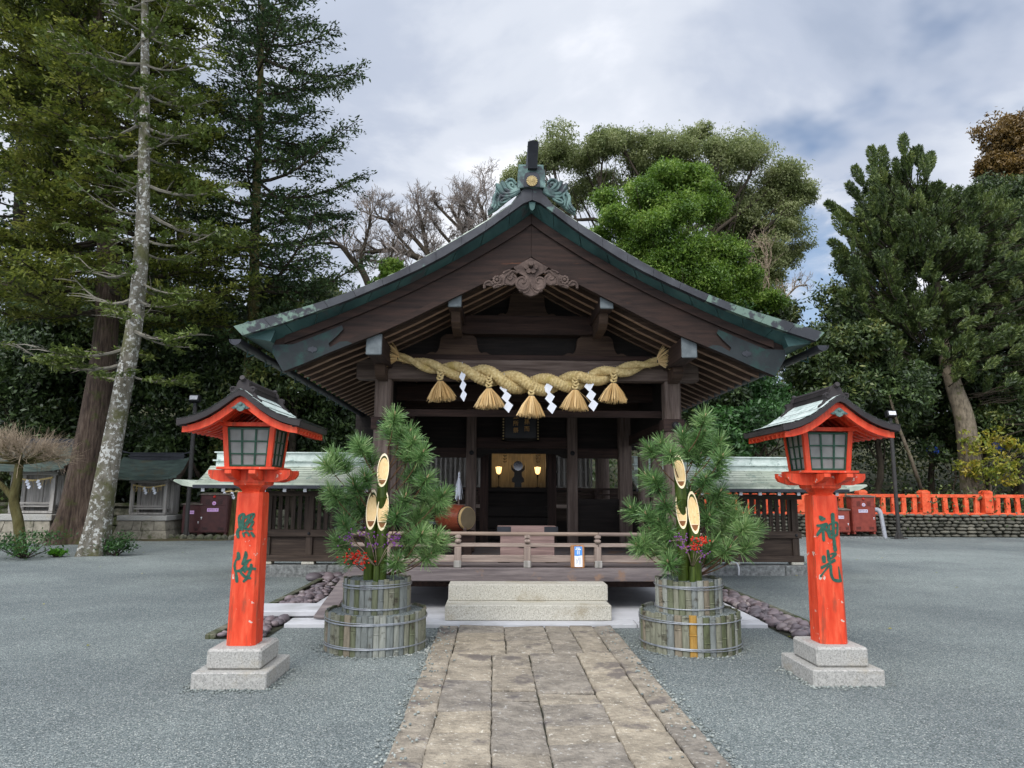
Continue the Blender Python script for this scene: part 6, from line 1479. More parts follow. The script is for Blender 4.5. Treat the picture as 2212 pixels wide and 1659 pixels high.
def small_shrine(label, cx, cy, S, seed):
    t = thing('small_shrine', label, 'shrine', (cx, cy, 0), 'small auxiliary shrines on stone pedestals'); r_ = random.Random(seed)
    def B(x0, x1, y0, y1, z0, z1, m, bev=0): m.bx(cx+x0*S, cx+x1*S, cy+y0*S, cy+y1*S, z0*S, z1*S, bev=bev)
    m = MB()
    rows = [(0, .28), (.28, .56)]
    for z0, z1 in rows:
        for side in range(3):
            a = -1.0
            while a < 1:
                w = r_.uniform(.35, .75); b = min(1, a+w)
                if 1-b < .2: b = 1
                def hw(z): return .86-.16*(z/.56)**.8
                vs = []
                for z in (z0+.006, z1-.006):
                    h = hw(z)*S
                    if side == 0: q = [(a*h+.01, -h), (b*h-.01, -h), (b*h-.01, -h+.3), (a*h+.01, -h+.3)]
                    else:
                        s = -1 if side == 1 else 1; q = [(s*h, a*h+.01), (s*h, b*h-.01), (s*(h-.3), b*h-.01), (s*(h-.3), a*h+.01)]
                    vs += [(cx+p[0], cy+p[1], z*S) for p in q]
                m.add(vs, [(0, 3, 2, 1), (4, 5, 6, 7), (0, 1, 5, 4), (1, 2, 6, 5), (2, 3, 7, 6), (3, 0, 4, 7)]); a = b
    m.build('pedestal', 'pedestal_stone', t)
    m = MB(); B(-.76, .76, -.74, .74, .562, .72, m, .02); m.build('cap_stone', 'granite', t)
    m = MB(); B(-.56, .56, -.40, .5, .74, .80, m); B(-.55, .55, .10, .16, .80, 1.72, m); B(-.55, -.50, .16, .6, .80, 1.72, m); B(.50, .55, .16, .6, .80, 1.72, m); B(-.55, .55, .55, .6, .8, 1.72, m); m.build('cabin', 'shrine_wood_z', t)
    for x in (-.52, .52):
        for y in (-.36, .10):
            m = MB(); B(x-.05, x+.05, y-.05, y+.05, .80, 1.72, m); m.build('post', 'shrine_wood_z', t)
    m = MB(); B(-.50, .50, -.36, .10, .90, .95, m); B(-.50, .50, -.40, -.36, .98, 1.02, m); m.build('porch_rail', 'shrine_wood_x', t)
    for x in (-.23, .23):
        m = MB(); B(x-.21, x+.21, .08, .099, .98, 1.62, m); m.build('door', 'shrine_wood_z', t)
    m = MB(); B(-.62, .62, -.42, .62, 1.72, 1.80, m); 
    for k in range(15): xx = -.85+.12*k; B(xx-.02, xx+.02, -.78, .2, 1.80, 1.85, m)
    m.build('eave_frame', 'shrine_wood_x', t)
    pr = [(-.86, 1.86), (-.70, 1.92), (-.45, 2.08), (-.2, 2.32), (0, 2.46), (.25, 2.30), (.55, 2.08), (.8, 1.98)]
    xs = np.linspace(-1.05, 1.05, 9); vs = []
    P = catmull(pr, 3)
    for x in xs:
        up = .10*abs(x/1.05)**3
        for a, b in P: vs.append((cx+x*S*(1+.0*a), cy+a*S, (b+up)*S))
    n = len(P); m = MB(); m.add(vs, [(i*n+j, i*n+j+1, (i+1)*n+j+1, (i+1)*n+j) for i in range(len(xs)-1) for j in range(n-1)])
    m.add([(a, b, c-.07*S) for a, b, c in vs], [(i*n+j, (i+1)*n+j, (i+1)*n+j+1, i*n+j+1) for i in range(len(xs)-1) for j in range(n-1)])
    e = []
    k = len(xs)*n
    o = len(m.v)-2*k
    for i in range(len(xs)-1): m.f += [(o+i*n, o+(i+1)*n, o+k+(i+1)*n, o+k+i*n)]; m.m += [0]
    for j in range(n-1): m.f += [(o+j, o+k+j, o+k+j+1, o+j+1), (o+(len(xs)-1)*n+j, o+(len(xs)-1)*n+j+1, o+k+(len(xs)-1)*n+j+1, o+k+(len(xs)-1)*n+j)]; m.m += [0, 0]
    m.build('roof', 'old_copper', t, smooth=40)
    m = MB(); B(-.86, .86, -.07, .07, 2.42, 2.56, m); B(-.9, .9, -.10, .10, 2.562, 2.60, m); B(-.86, .86, -.06, .06, 2.602, 2.66, m)
    m.prism([(cx-1.16*S, 2.76*S), (cx-.9*S, 2.69*S), (cx+.9*S, 2.69*S), (cx+1.16*S, 2.76*S), (cx+1.14*S, 2.70*S), (cx+.9*S, 2.661*S), (cx-.9*S, 2.661*S), (cx-1.14*S, 2.70*S)], cy-.08*S, cy+.08*S)
    m.build('ridge', 'black_copper', t)
    for s in (-1, 1):
        m = MB(); m.prism([(cy+a*S, (b+.09)*S) for a, b in pr]+[(cy+a*S, (b-.10)*S) for a, b in reversed(pr)], cx+s*1.055*S, cx+s*1.02*S, plane='yz'); m.build('barge_board', 'fence_wood_y', t)
    m = MB(); a = catmull([(cx-.5*S, cy-.42*S, 1.66*S), (cx, cy-.44*S, 1.58*S), (cx+.5*S, cy-.42*S, 1.66*S)], 6); m.tube(a, .025*S, 7)
    for k in range(40):
        q = r_.random(); p = a[int(q*(len(a)-1))]; m.tube([tuple(p), (p[0]+r_.gauss(0, .03), p[1]-.01, p[2]-r_.uniform(.06, .2)*S)], .006, 3)
    m.build('rope', 'straw', t)
    for x in (-.12, .16):
        m = MB(); 
        for j in range(3): m.box((cx+(x+.03*j)*S, cy-.47*S, (1.55-.07*j)*S), (.07*S, .004, .09*S), rot=Matrix.Rotation(R(25), 3, 'Y'))
        m.build('paper_streamer', 'paper', t)
MT['old_copper'] = mat('old_copper', [srgb(44, 54, 50), srgb(62, 76, 70), srgb(80, 94, 86)], scale=(.6, 3, 3), ns=3, rough=.6, bump=.25, bs=6, spots=srgb(74, 74, 60), spot_ns=3, spot_at=(.5, .65))
g = GP(298, 1166); small_shrine('small weathered shrine on stone pedestal, right of the lichen covered trunk', g.x, g.y+.9, 1.06, 1)
g = GP(38, 1174); small_shrine('small weathered shrine on stone pedestal at the far left behind the bare tree', g.x, g.y+.9, 1.18, 2)
# ------------------------------------------------------------------ hills behind
def hill(name, x0, x1, y0, y1, f, nx=50, ny=26, mt='hill_soil'):
    m = MB(); vs = []
    for j in range(ny+1):
        for i in range(nx+1):
            x = x0+(x1-x0)*i/nx; y = y0+(y1-y0)*j/ny
            vs.append((x, y, f(x, y)))
    m.add(vs, [(j*(nx+1)+i, j*(nx+1)+i+1, (j+1)*(nx+1)+i+1, (j+1)*(nx+1)+i) for j in range(ny) for i in range(nx)])
    return tag(m.build(name, mt, smooth=True), kind='structure')
def f_left(x, y):
    return -.05+max(0, (y-26.4))*.30*(1 if y < 50 else 1)+1.0*min(1, max(0, (y-26.3)/.3))*.95+.5*mnoise.noise(Vector((x*.15, y*.15, 0)))*min(1, max(0, (y-27)/5))
hill('left_hillside', -70, -7, 26.3, 75, lambda x, y: min(f_left(x, y), 9)*min(1, max(0, (-6.9-x)/4.0)))
def f_right(x, y):
    return -.05+.84*min(1, max(0, (y-26.75)/.15))+max(0, y-29)*.20+.4*mnoise.noise(Vector((x*.2, y*.2, 3)))*min(1, max(0, (y-28)/5))
hill('right_hillside', 4.4, 75, 26.75, 75, lambda x, y: min(f_right(x, y), 8))
hill('far_ridge', -120, 140, 76, 120, lambda x, y: 2+.12*(y-76)+3.5*math.exp(-((x-10)/45)**2)*min(1, (y-76)/30)+1.2*mnoise.noise(Vector((x*.06, y*.06, 1))))
m = MB(); rg = random.Random(9); vs = []
nx, ny = 40, 6
for j in range(ny+1):
    for i in range(nx+1):
        x = -26+18.6*i/nx; y = 23.2+3.0*j/ny+(1.4*(1-((x+16)/9)**2) if j == 0 else 0)*-.6
        edge = min(1, j/1.5)*min(1, (nx-i)/4)
        vs.append((x, y, -.02+.07*edge+.03*edge*mnoise.noise(Vector((x, y, 0)))))
m.add(vs, [(j*(nx+1)+i, j*(nx+1)+i+1, (j+1)*(nx+1)+i+1, (j+1)*(nx+1)+i) for j in range(ny) for i in range(nx)])
tag(m.build('bare_earth', 'dirt', smooth=True), kind='structure')

# ------------------------------------------------------------------ foliage helpers (numpy)
def unit(a): return a/np.maximum(1e-9, np.linalg.norm(a, axis=1, keepdims=True))
def leaf_quads(C, D, N, ln, wd, rng, jit=.35):
    """kite-shaped leaves: centres C, long axes D, face normals N"""
    n = len(C); L = ln*(1+jit*(rng.random(n)*2-1))[:, None]; Wd = wd*(1+jit*(rng.random(n)*2-1))[:, None]
    D = unit(D); S = unit(np.cross(D, N))
    return np.stack([C-D*L*.5, C+S*Wd*.5-D*L*.05, C+D*L*.5, C-S*Wd*.5-D*L*.05], axis=1)
def rand_dirs(n, rng): return unit(rng.normal(size=(n, 3)))
def blob_leaves(blobs, per, ln, wd, rng, shell=.55, droop=0.0, up=.5):
    """leaf clumps spread through ellipsoids: (centre, (rx,ry,rz), density)"""
    out = []
    sub = []
    for c, r_, dens in blobs:
        for q in range(5):
            o = rng.normal(size=3)*np.array(r_)*.46; k_ = .5+.45*rng.random(); sub.append((np.array(c)+o, np.array(r_)*k_*np.array([1.1, 1.1, 1.0]), dens*k_*.42))
        sub.append((np.array(c), np.array(r_)*1.1, dens*.6))
    for c, r_, dens in sub:
        nc = max(3, int(per*dens)); d = rand_dirs(nc, rng); rad = (shell+(1-shell)*rng.random(nc))**.9
        cc = np.array(c)+d*rad[:, None]*np.array(r_)
        cs = .36*min(r_)**.7                   # clump size
        k = 12
        P = np.repeat(cc, k, axis=0)+rng.normal(size=(nc*k, 3))*cs*np.array([.55, .55, .32])
        out.append((P, np.repeat(d, k, axis=0)))
    P = np.concatenate([a for a, b in out]); O = np.concatenate([b for a, b in out]); n = len(P)
    D = rand_dirs(n, rng)*.9+O*.5; D[:, 2] -= droop
    N = rand_dirs(n, rng)*.7+np.array([0, 0, up])+O*.4
    return leaf_quads(P, D, unit(N), ln, wd, rng)
def limb(m, a, b, r0, r1, r_, n=6, seg=5, wob=.06, mi=0):
    a, b = Vector(a), Vector(b); L = (b-a).length; pts = []
    for i in range(seg+1):
        q = i/seg; p = a.lerp(b, q)
        if 0 < i < seg: p = p+Vector((r_.gauss(0, wob*L/3), r_.gauss(0, wob*L/3), r_.gauss(0, wob*L/3)))
        pts.append(p)
    pts = [Vector(p) for p in catmull([tuple(p) for p in pts], 2)]
    m.tube(pts, [r0+(r1-r0)*i/(len(pts)-1) for i in range(len(pts))], n, mi); return pts

def broadleaf(name, label, base, trunk_r, blobs, bark, leaf, per, ln, wd, seed, group=None, shell=.55, droop=.2, twigs=True, trunk_top=None, cat='tree'):
    r_ = random.Random(seed); rng = np.random.default_rng(seed)
    t = thing(name, label, cat, tuple(base), group)
    B = Vector(base); cz = sum(b[0][2] for b in blobs)/len(blobs); cx = sum(b[0][0] for b in blobs)/len(blobs); cy = sum(b[0][1] for b in blobs)/len(blobs)
    top = Vector(trunk_top) if trunk_top else Vector((B.x*.5+cx*.5, B.y*.5+cy*.5, B.z+(cz-B.z)*.62))
    m = MB(); tp = limb(m, B-Vector((0, 0, .3)), top, trunk_r*1.25, trunk_r*.7, r_, 9, 6, .05)
    for c, rr, d in blobs:
        c = Vector(c); st = tp[r_.randrange(len(tp)//2, len(tp))]
        lp = limb(m, st, c+Vector((0, 0, -.1*rr[2])), trunk_r*.30, trunk_r*.07, r_, 6, 4, .16)
        if twigs:
            for k in range(7):
                e = c+Vector((r_.gauss(0, .5)*rr[0], r_.gauss(0, .5)*rr[1], r_.gauss(0, .45)*rr[2])); limb(m, lp[r_.randrange(len(lp)//2, len(lp))], e, trunk_r*.07, .008, r_, 4, 3, .14)
    m.build('trunk', bark, t, smooth=True)
    quads_mesh('crown', blob_leaves(blobs, per, ln, wd, rng, shell, droop), leaf, t)
    return t

def flared_trunk(m, pts, rad, n, flare, lobes, seed):
    """trunk whose foot spreads into root ridges"""
    r_ = random.Random(seed); ph = r_.uniform(0, 6); z0 = pts[0].z; vs = []; k = len(pts)
    for i, p in enumerate(pts):
        h = p.z-z0
        for j in range(n):
            q = 2*PI*j/n; f = math.exp(-h/.75)*flare; r = rad[i]*(1+f*(.55+.45*math.cos(lobes*q+ph)+.25*math.cos(3*q+ph*2))+.05*math.sin(3*q+h*.9)+.03*math.sin(7*q+ph+h*.4))
            vs.append((p.x+r*math.cos(q), p.y+r*math.sin(q), p.z))
    m.add(vs, [(i*n+j, i*n+(j+1) % n, (i+1)*n+(j+1) % n, (i+1)*n+j) for i in range(k-1) for j in range(n)])
def conifer(name, label, trunk_pts, trunk_r, levels, bark, leaf, seed, leafn, ln, wd, group=None, tilt=.1, upturn=.25, bare_leaf=0.0, twig_mt='twig_grey', spray=.55, flare=.6, lobes=5, flat=.12):
    """trunk polyline with (radius) taper; levels = list of (z, [reach per quadrant right, back, left, front], branches)"""
    r_ = random.Random(seed); rng = np.random.default_rng(seed)
    t = thing(name, label, 'tree', tuple(Vector(trunk_pts[0])-Vector((0, 0, Vector(trunk_pts[0]).z))) if False else tuple(trunk_pts[0]), group)
    tp = [Vector(p) for p in catmull([tuple(p) for p in trunk_pts], 6)]; n = len(tp)
    m = MB(); tp = [tp[0].lerp(tp[1], q/5) for q in range(5)]+[tp[1].lerp(tp[2], q/3) for q in range(3)]+tp[2:]; n = len(tp); rad = [trunk_r*(1-.86*max(0, p.z)/max(1, tp[-1].z)) for p in tp]
    flared_trunk(m, tp, rad, 24, flare, lobes, seed); m.build('trunk', bark, t, smooth=True)
    bm_ = MB(); Cs, Ds, Ns = [], [], []
    zs = [p.z for p in tp]
    def tat(z): return Vector((float(np.interp(z, zs, [p.x for p in tp])), float(np.interp(z, zs, [p.y for p in tp])), z))
    for z, reach, nb in levels:
        a0 = r_.uniform(0, 2*PI)
        for k in range(nb):
            a = a0+2*PI*k/nb+r_.uniform(-.45, .45); q = (a % (2*PI))/(PI/2); i0 = int(q) % 4; f = q-int(q)
            Lr = (reach[i0]*(1-f)+reach[(i0+1) % 4]*f)*r_.uniform(.62, 1.08)
            if Lr < .3: continue
            st = tat(z+r_.uniform(-.25, .25)); hd = Vector((math.cos(a), math.sin(a), 0)); tl = tilt+r_.uniform(-.24, .24); up_ = upturn+r_.uniform(-.35, .25)
            P = []; 
            for s in range(7):
                u = s/6; P.append(st+hd*Lr*u+Vector((0, 0, Lr*(tl*u*1.0-.30*u*(1-u)+up_*u*u*.5)))+Vector((-hd.y, hd.x, 0))*math.sin(u*2.2+a)*.06*Lr)
            br = max(.012, .022*Lr); bm_.tube(P, [br*(1-.8*s/6) for s in range(7)], 5)
            nt = max(4, int(Lr*5))
            for j in range(nt):
                u = .22+.78*(j+r_.random())/nt; s = u*6; i = min(5, int(s)); p = P[i].lerp(P[i+1], s-i); sd = 1 if j % 2 else -1
                td = (hd*r_.uniform(.4, 1.0)+Vector((-hd.y, hd.x, 0))*sd*r_.uniform(.5, 1.0)+Vector((0, 0, r_.uniform(-.15, .28)))).normalized(); tl_ = spray*(1.15-.6*u)*r_.uniform(.6, 1.25)*min(1.4, .5+Lr*.25)
                e = p+td*tl_; bm_.tube([p, p.lerp(e, .55)+Vector((0, 0, .03)), e], [br*.28+.004, br*.2+.003, .003], 3)
                if r_.random() < bare_leaf: continue
                kk = max(2, int(leafn*tl_)); w = rng.random(kk)[:, None]**.7
                C = np.array(p)+(np.array(e)-np.array(p))*w+rng.normal(size=(kk, 3))*np.array([flat, flat, flat*.45])*(.6+tl_*.5)
                D = np.array(td)+rng.normal(size=(kk, 3))*.55; N = np.array([0, 0, 1.0])+rng.normal(size=(kk, 3))*.38
                Cs.append(C); Ds.append(D); Ns.append(N)
    bm_.build('branches', twig_mt, t)
    if Cs: quads_mesh('crown', leaf_quads(np.concatenate(Cs), np.concatenate(Ds), unit(np.concatenate(Ns)), ln, wd, rng), leaf, t)
    return t

def bare_tree(name, label, base, segs, r0, seed, mt, depth=5, group=None, spread=.6, ratio=.72, min_r=.006, up=.12, kids=(2, 3), n0=7, wob=.2, gr=.17):
    """segs: list of main limb polylines with radii; each is forked down to twigs"""
    r_ = random.Random(seed); t = thing(name, label, 'tree', tuple(base), group); m = MB(); tw = MB()
    def grow(p, d, L, r, lv):
        pts = [p]; q = Vector(p); dd = Vector(d)
        for i in range(4):
            dd = (dd+Vector((r_.gauss(0, wob), r_.gauss(0, wob), r_.gauss(0, wob)+up*.35))).normalized(); q = q+dd*L/4; pts.append(q.copy())
        tgt = m if lv <= 1 else tw
        tgt.tube(pts, [r, r*.92, r*.84, r*.77, r*.7], 6 if lv <= 1 else (4 if lv < 3 else 3), cap=lv < 2)
        if lv >= depth: return
        for k in range(r_.choice(kids)):
            i = r_.choice((2, 3, 4, 4)); nd = (dd+Vector((r_.gauss(0, spread), r_.gauss(0, spread), r_.gauss(0, spread*.8)+up))).normalized()
            grow(pts[i], nd, L*ratio*r_.uniform(.75, 1.15), max(min_r, r*.62), lv+1)
    for pl, ra, rb in segs:
        P = [Vector(p) for p in catmull([tuple(p) for p in pl], 5)]; n = len(P)
        m.tube(P, [ra+(rb-ra)*i/(n-1) for i in range(n)], n0)
        L = sum((b-a).length for a, b in zip(P, P[1:]))
        if rb < ra*.95 or True:
            for k in range(8):
                i = int(n*(.35+.65*k/8)); i = min(n-2, i); d = (P[min(n-1, i+1)]-P[i]).normalized(); nd = (d+Vector((r_.gauss(0, spread), r_.gauss(0, spread), abs(r_.gauss(0, spread))*.8+up))).normalized()
                grow(P[i], nd, L*gr*r_.uniform(.7, 1.2), max(min_r*1.5, rb*.62), 1)
            d = (P[-1]-P[-2]).normalized(); grow(P[-1], d, L*gr*1.1, rb*.9, 1)
    m.build('trunk', mt[0], t, smooth=True); tw.build('twigs', mt[1], t); return t

def WB(px, py, Y, rpx, ry=None, fz=.8, dens=1.0):
    p = W(px, py, Y); r = rpx*PXM(Y); return ((p.x, p.y, p.z), (r, ry or r*1.1, r*fz), dens)
def TP(Y, *pts):
    out = []
    for i, q in enumerate(pts):
        p = W(q[0], q[1], Y+(q[2] if len(q) > 2 else 0)); out.append((p.x, p.y, p.z))
    return out

# ------------------------------------------------------------------ left: tall trees by the shrines
def lv(z0, z1, n, f, nb):
    return [(z0+(z1-z0)*i/(n-1), f(i/(n-1)), nb) for i in range(n)]
# lichen-covered slanting trunk with sparse grey twigs
T1 = TP(18.1, (198, 1200), (228, 1040), (262, 860), (290, 700), (306, 520), (312, 330), (313, 150), (312, -40), (310, -260)); T1[0] = (T1[0][0], T1[0][1], -.1)
conifer('fir_tree', 'slanting fir with white lichen on grey trunk and sparse dead twigs', T1, .27, lv(4.6, 16.5, 15, lambda q: [2.3+.5*math.sin(q*21), 1.8, 2.6+.6*math.sin(q*13), 1.6], 4), 'bark_grey', 'leaf_sparse', 101, 95, .15, .065, tilt=-.12, upturn=.5, bare_leaf=.35, spray=.75, flat=.09)
# big brown split trunk, layered yellow-green crown
T2 = TP(22, (150, 1176), (178, 1040), (205, 900), (226, 740), (232, 560), (228, 380), (220, 180), (210, 0), (200, -200)); T2[0] = (T2[0][0], T2[0][1], -.1)
conifer('conifer_tree', 'large brown trunked conifer with flat layered yellow green boughs', T2, .46, lv(7.2, 20.5, 24, lambda q: [4.4-1.6*q, 3.6, 4.4-.8*q, 4.4-1.2*q], 5), 'bark_brown', 'leaf_layered', 102, 64, .17, .07, tilt=.0, upturn=-.05, spray=1.0, twig_mt='bark_dark', flat=.13, flare=1.3, lobes=4)
# dark fir against the sky
T3 = TP(25, (499, 1163), (512, 1050), (532, 880), (546, 700), (553, 450), (560, 250), (566, 60), (572, -120), (576, -260)); T3[0] = (T3[0][0], T3[0][1], 0)
conifer('dark_fir_tree', 'tall dark fir with ragged upturned boughs standing against the sky', T3, .26, lv(6.6, 21.0, 19, lambda q: [4.2-.9*q*q+.7*math.sin(q*19), 3.4-1.0*q, 3.3-1.0*q+.5*math.sin(q*23), 3.2-1.2*q], 5), 'bark_moss', 'leaf_fir', 103, 52, .16, .07, tilt=.08, upturn=.42, spray=1.0, twig_mt='bark_dark', flat=.13, flare=1.2)
m = MB(); c_ = Vector(T3[1]); cz_ = 1.55; cx_ = T3[0][0]+(T3[1][0]-T3[0][0])*cz_/max(.1, T3[1][2]); m.tube([(cx_+.36*math.cos(q), 25+.36*math.sin(q), cz_+.02*math.sin(3*q)) for q in np.linspace(0, 2*PI, 22)], .03, 6, cap=False)
tr_ = thing('tree_rope', 'thin straw rope with white papers tied round the trunk by the left lantern', 'rope', (cx_, 25, cz_)); m.build('cord', 'straw', tr_)
for dx in (-.26, .0, .24):
    m = MB()
    for j in range(3): m.box((cx_+dx+.03*j, 25-.40, cz_-.06-.07*j), (.09, .006, .09), rot=Matrix.Rotation(R(28), 3, 'Y'))
    m.build('paper_strip', 'paper', tr_)
T3b = TP(30, (20, 1150), (30, 800), (40, 500), (50, 200), (55, -150)); T3b[0] = (T3b[0][0], T3b[0][1], .5)
conifer('dark_fir_tree', 'dark conifer at the left edge behind the layered boughs', T3b, .4, lv(7, 24, 19, lambda q: [4.5-1.0*q, 3, 4, 3], 5), 'bark_dark', 'leaf_fir', 104, 30, .22, .10, tilt=.0, upturn=.1, spray=1.0, twig_mt='bark_dark')
T3c = TP(31, (400, 1120), (395, 850), (392, 600), (385, 380), (380, 200), (375, 60)); T3c[0] = (T3c[0][0], T3c[0][1], 1)
conifer('dark_fir_tree', 'slender dark conifer behind the lichen covered fir', T3c, .3, lv(6, 18, 16, lambda q: [3.4-1.6*q, 2.4, 3.2-1.2*q, 2.4], 5), 'bark_dark', 'leaf_layered', 105, 22, .2, .085, tilt=-.02, upturn=.05, spray=.9, twig_mt='bark_dark')

# evergreen undergrowth trees on the left slope
EG = [(60, 800, 27.5, 150, 'evergreen broadleaf at far left above the bare pruned tree'), (250, 760, 28.5, 150, 'dark evergreen behind the brown split trunk'), (430, 800, 28, 140, 'dark evergreen above the left maroon cabinets'), (620, 760, 27, 140, 'dark evergreen beside the left roof eave'), (700, 900, 29, 120, 'dark evergreen under the left roof eave'), (130, 960, 28.0, 120, 'low dark evergreen between the two small shrines'), (350, 980, 27.6, 120, 'low dark evergreen behind the right small shrine'), (520, 960, 27.4, 120, 'low dark evergreen above the left fence roof')]
for i, (px, py, Y, rp_, lb) in enumerate(EG):
    g = random.Random(200+i); bl = []
    for k in range(9):
        bl.append(WB(px+g.gauss(0, .45)*rp_, py+g.gauss(0, .45)*rp_, Y+g.uniform(-1.5, 1.5), rp_*g.uniform(.38, .6), fz=.75))
    p = W(px, 1120, Y)
    broadleaf('evergreen_tree', lb, (p.x, Y+.3, 1.0), .16, bl, 'bark_dark', 'leaf_dark' if i % 2 == 0 else 'leaf_dark2', 150, .20, .085, 210+i, 'evergreens on the left slope')
def understory(name, boxes, n, leaf, ln, wd, seed):
    rng = np.random.default_rng(seed); Ps = []
    for (x0, x1, y0, y1, z0, z1, w) in boxes:
        k = int(n*w*.7/24); c = rng.random((k, 3))*np.array([x1-x0, y1-y0, z1-z0])+np.array([x0, y0, z0]); c[:, 2] = z0+(z1-z0)*rng.random(k)**1.2
        Ps.append(np.repeat(c, 24, axis=0)+rng.normal(size=(k*24, 3))*np.array([.42, .42, .26]))
    P = np.concatenate(Ps); D = rand_dirs(len(P), rng); D[:, 2] -= .2; N = rand_dirs(len(P), rng)*.7+np.array([0, -.2, .6])
    return tag(quads_mesh(name, leaf_quads(P, D, unit(N), ln, wd, rng), leaf), kind='stuff')
understory('undergrowth', [(-34, -6, 26.8, 31, 1.0, 5.5, 1.0), (-34, -4, 31, 38, 2.5, 11, 1.0), (-6, 6, 33, 38, 0, 6, .35)], 42000, 'leaf_dark', .24, .11, 301)

# ------------------------------------------------------------------ bare trees behind the roof
g = W(900, 700, 38)
Yb = 38
limbs = [(TP(Yb, (1005, 760), (985, 640), (960, 590), (900, 555), (850, 540), (800, 545)), .30, .11), (TP(Yb, (1010, 760), (1000, 640), (1010, 560), (1000, 500), (985, 470)), .26, .10), (TP(Yb, (1015, 760), (1030, 600), (1045, 540), (1050, 490), (1040, 450)), .26, .10),
         (TP(Yb, (985, 640), (930, 560), (915, 500), (905, 460)), .16, .08), (TP(Yb, (960, 600), (900, 520), (850, 480), (815, 470)), .14, .07), (TP(Yb, (1010, 560), (960, 510), (930, 470)), .12, .06)]
bare_tree('bare_tree', 'spreading bare grey tree seen above the left roof slope', (W(1005, 760, Yb).x, Yb, 0), limbs+[(TP(Yb, (1000, 640), (1000, 560), (1015, 500), (1005, 450)), .14, .07), (TP(Yb, (985, 640), (900, 590), (840, 570), (780, 560)), .14, .06), (TP(Yb, (1000, 500), (960, 460), (940, 440)), .1, .06), (TP(Yb, (900, 555), (860, 510), (840, 480)), .1, .06)]+[([(W(1005, 760, Yb).x, Yb, 0), tuple(W(1005, 760, Yb))], .36, .34)], .3, 401, ['bark_dark', 'twig_dark'], depth=6, spread=.6, ratio=.80, min_r=.010, up=.16, kids=(2, 3, 3), gr=.105)
Yc = 34
limbs = [(TP(Yc, (830, 720), (790, 600), (760, 560), (735, 530), (715, 525)), .2, .08), (TP(Yc, (810, 650), (780, 570), (790, 520), (800, 480)), .12, .06), (TP(Yc, (800, 620), (840, 570), (850, 520)), .1, .05)]
bare_tree('bare_tree', 'bare crooked tree low behind the left roof edge', (W(830, 720, Yc).x, Yc, 0), limbs+[([(W(830, 720, Yc).x, Yc, 0), tuple(W(830, 720, Yc))], .24, .22)], .2, 402, ['bark_dark', 'twig_dark'], depth=4, spread=.6, ratio=.72, min_r=.012, up=.18)
Yd = 36
limbs = [(TP(Yd, (1640, 780), (1645, 680), (1650, 620), (1655, 560)), .12, .05), (TP(Yd, (1645, 700), (1690, 650), (1720, 620)), .08, .04), (TP(Yd, (1645, 680), (1630, 600), (1620, 560)), .08, .04)]
bare_tree('bare_tree', 'pale bare twiggy tree right of the bright green crown', (W(1640, 780, Yd).x, Yd, 0), limbs+[([(W(1640, 780, Yd).x, Yd, 0), tuple(W(1640, 780, Yd))], .15, .13)], .15, 403, ['twig_brown', 'twig_brown'], depth=4, spread=.55, ratio=.75, min_r=.010, up=.2)
# bushes peeping over the left roof slope
for i, (px, py, rp_, lb) in enumerate(((860, 585, 45, 'green bush peeping over the middle of the left roof slope'), (720, 640, 60, 'pale green bush low over the left roof slope'), (640, 690, 50, 'pale green bush beside the left roof corner'))):
    g_ = random.Random(420+i); bl = [WB(px+g_.gauss(0, .5)*rp_, py+g_.gauss(0, .35)*rp_+10, 32+g_.uniform(-1, 1), rp_*g_.uniform(.35, .55)) for k in range(6)]
    broadleaf('leafy_bush', lb, (W(px, py, 32).x, 32, 0), .1, bl, 'bark_dark', 'leaf_olive' if i else 'leaf_bright', 70, .20, .09, 430+i, 'bushes over the left roof slope', cat='bush')
# camphor and bright green tree behind the hall
Yo = 40
bl = [WB(a, b, Yo+c, r_, fz=.72, dens=d) for a, b, r_, c, d in [(1120, 385, 34, 1, .5), (1190, 325, 48, 0, .9), (1255, 345, 46, 1, .8), (1310, 310, 44, -1, .9), (1370, 330, 46, 1, .8), (1250, 420, 46, 2, .7), (1330, 300, 34, 0, .5), (1440, 315, 50, 0, 1), (1500, 300, 36, 1, .7), (1560, 330, 52, -1, 1), (1630, 340, 50, 0, 1), (1690, 385, 48, 0, 1), (1730, 415, 36, 0, .7), (1650, 430, 48, 1, .9), (1590, 420, 52, 2, .9), (1700, 450, 34, 0, .5), (1620, 500, 42, 1, .8), (1650, 540, 34, 0, .6), (1530, 400, 44, 2, .8), (1190, 420, 38, 2, .6), (1660, 590, 30, 0, .5), (1600, 480, 50, 1, .8), (1690, 500, 46, 0, .8), (1560, 480, 46, 2, .7), (1640, 565, 52, 0, .8), (1700, 555, 36, 1, .6), (1610, 620, 50, 1, .7), (1660, 640, 40, 0, .7), (1310, 390, 40, 2, .5), (1400, 370, 44, 2, .7), (1480, 355, 44, 2, .7), (1150, 360, 36, 1, .6)]]
broadleaf('camphor_tree', 'wide olive green camphor crown behind the ridge', (W(1430, 700, Yo).x, Yo, 0), .62, bl, 'bark_dark', 'leaf_olive', 330, .16, .07, 501, shell=.3, droop=.35, trunk_top=tuple(W(1430, 560, Yo)))
Yg = 34
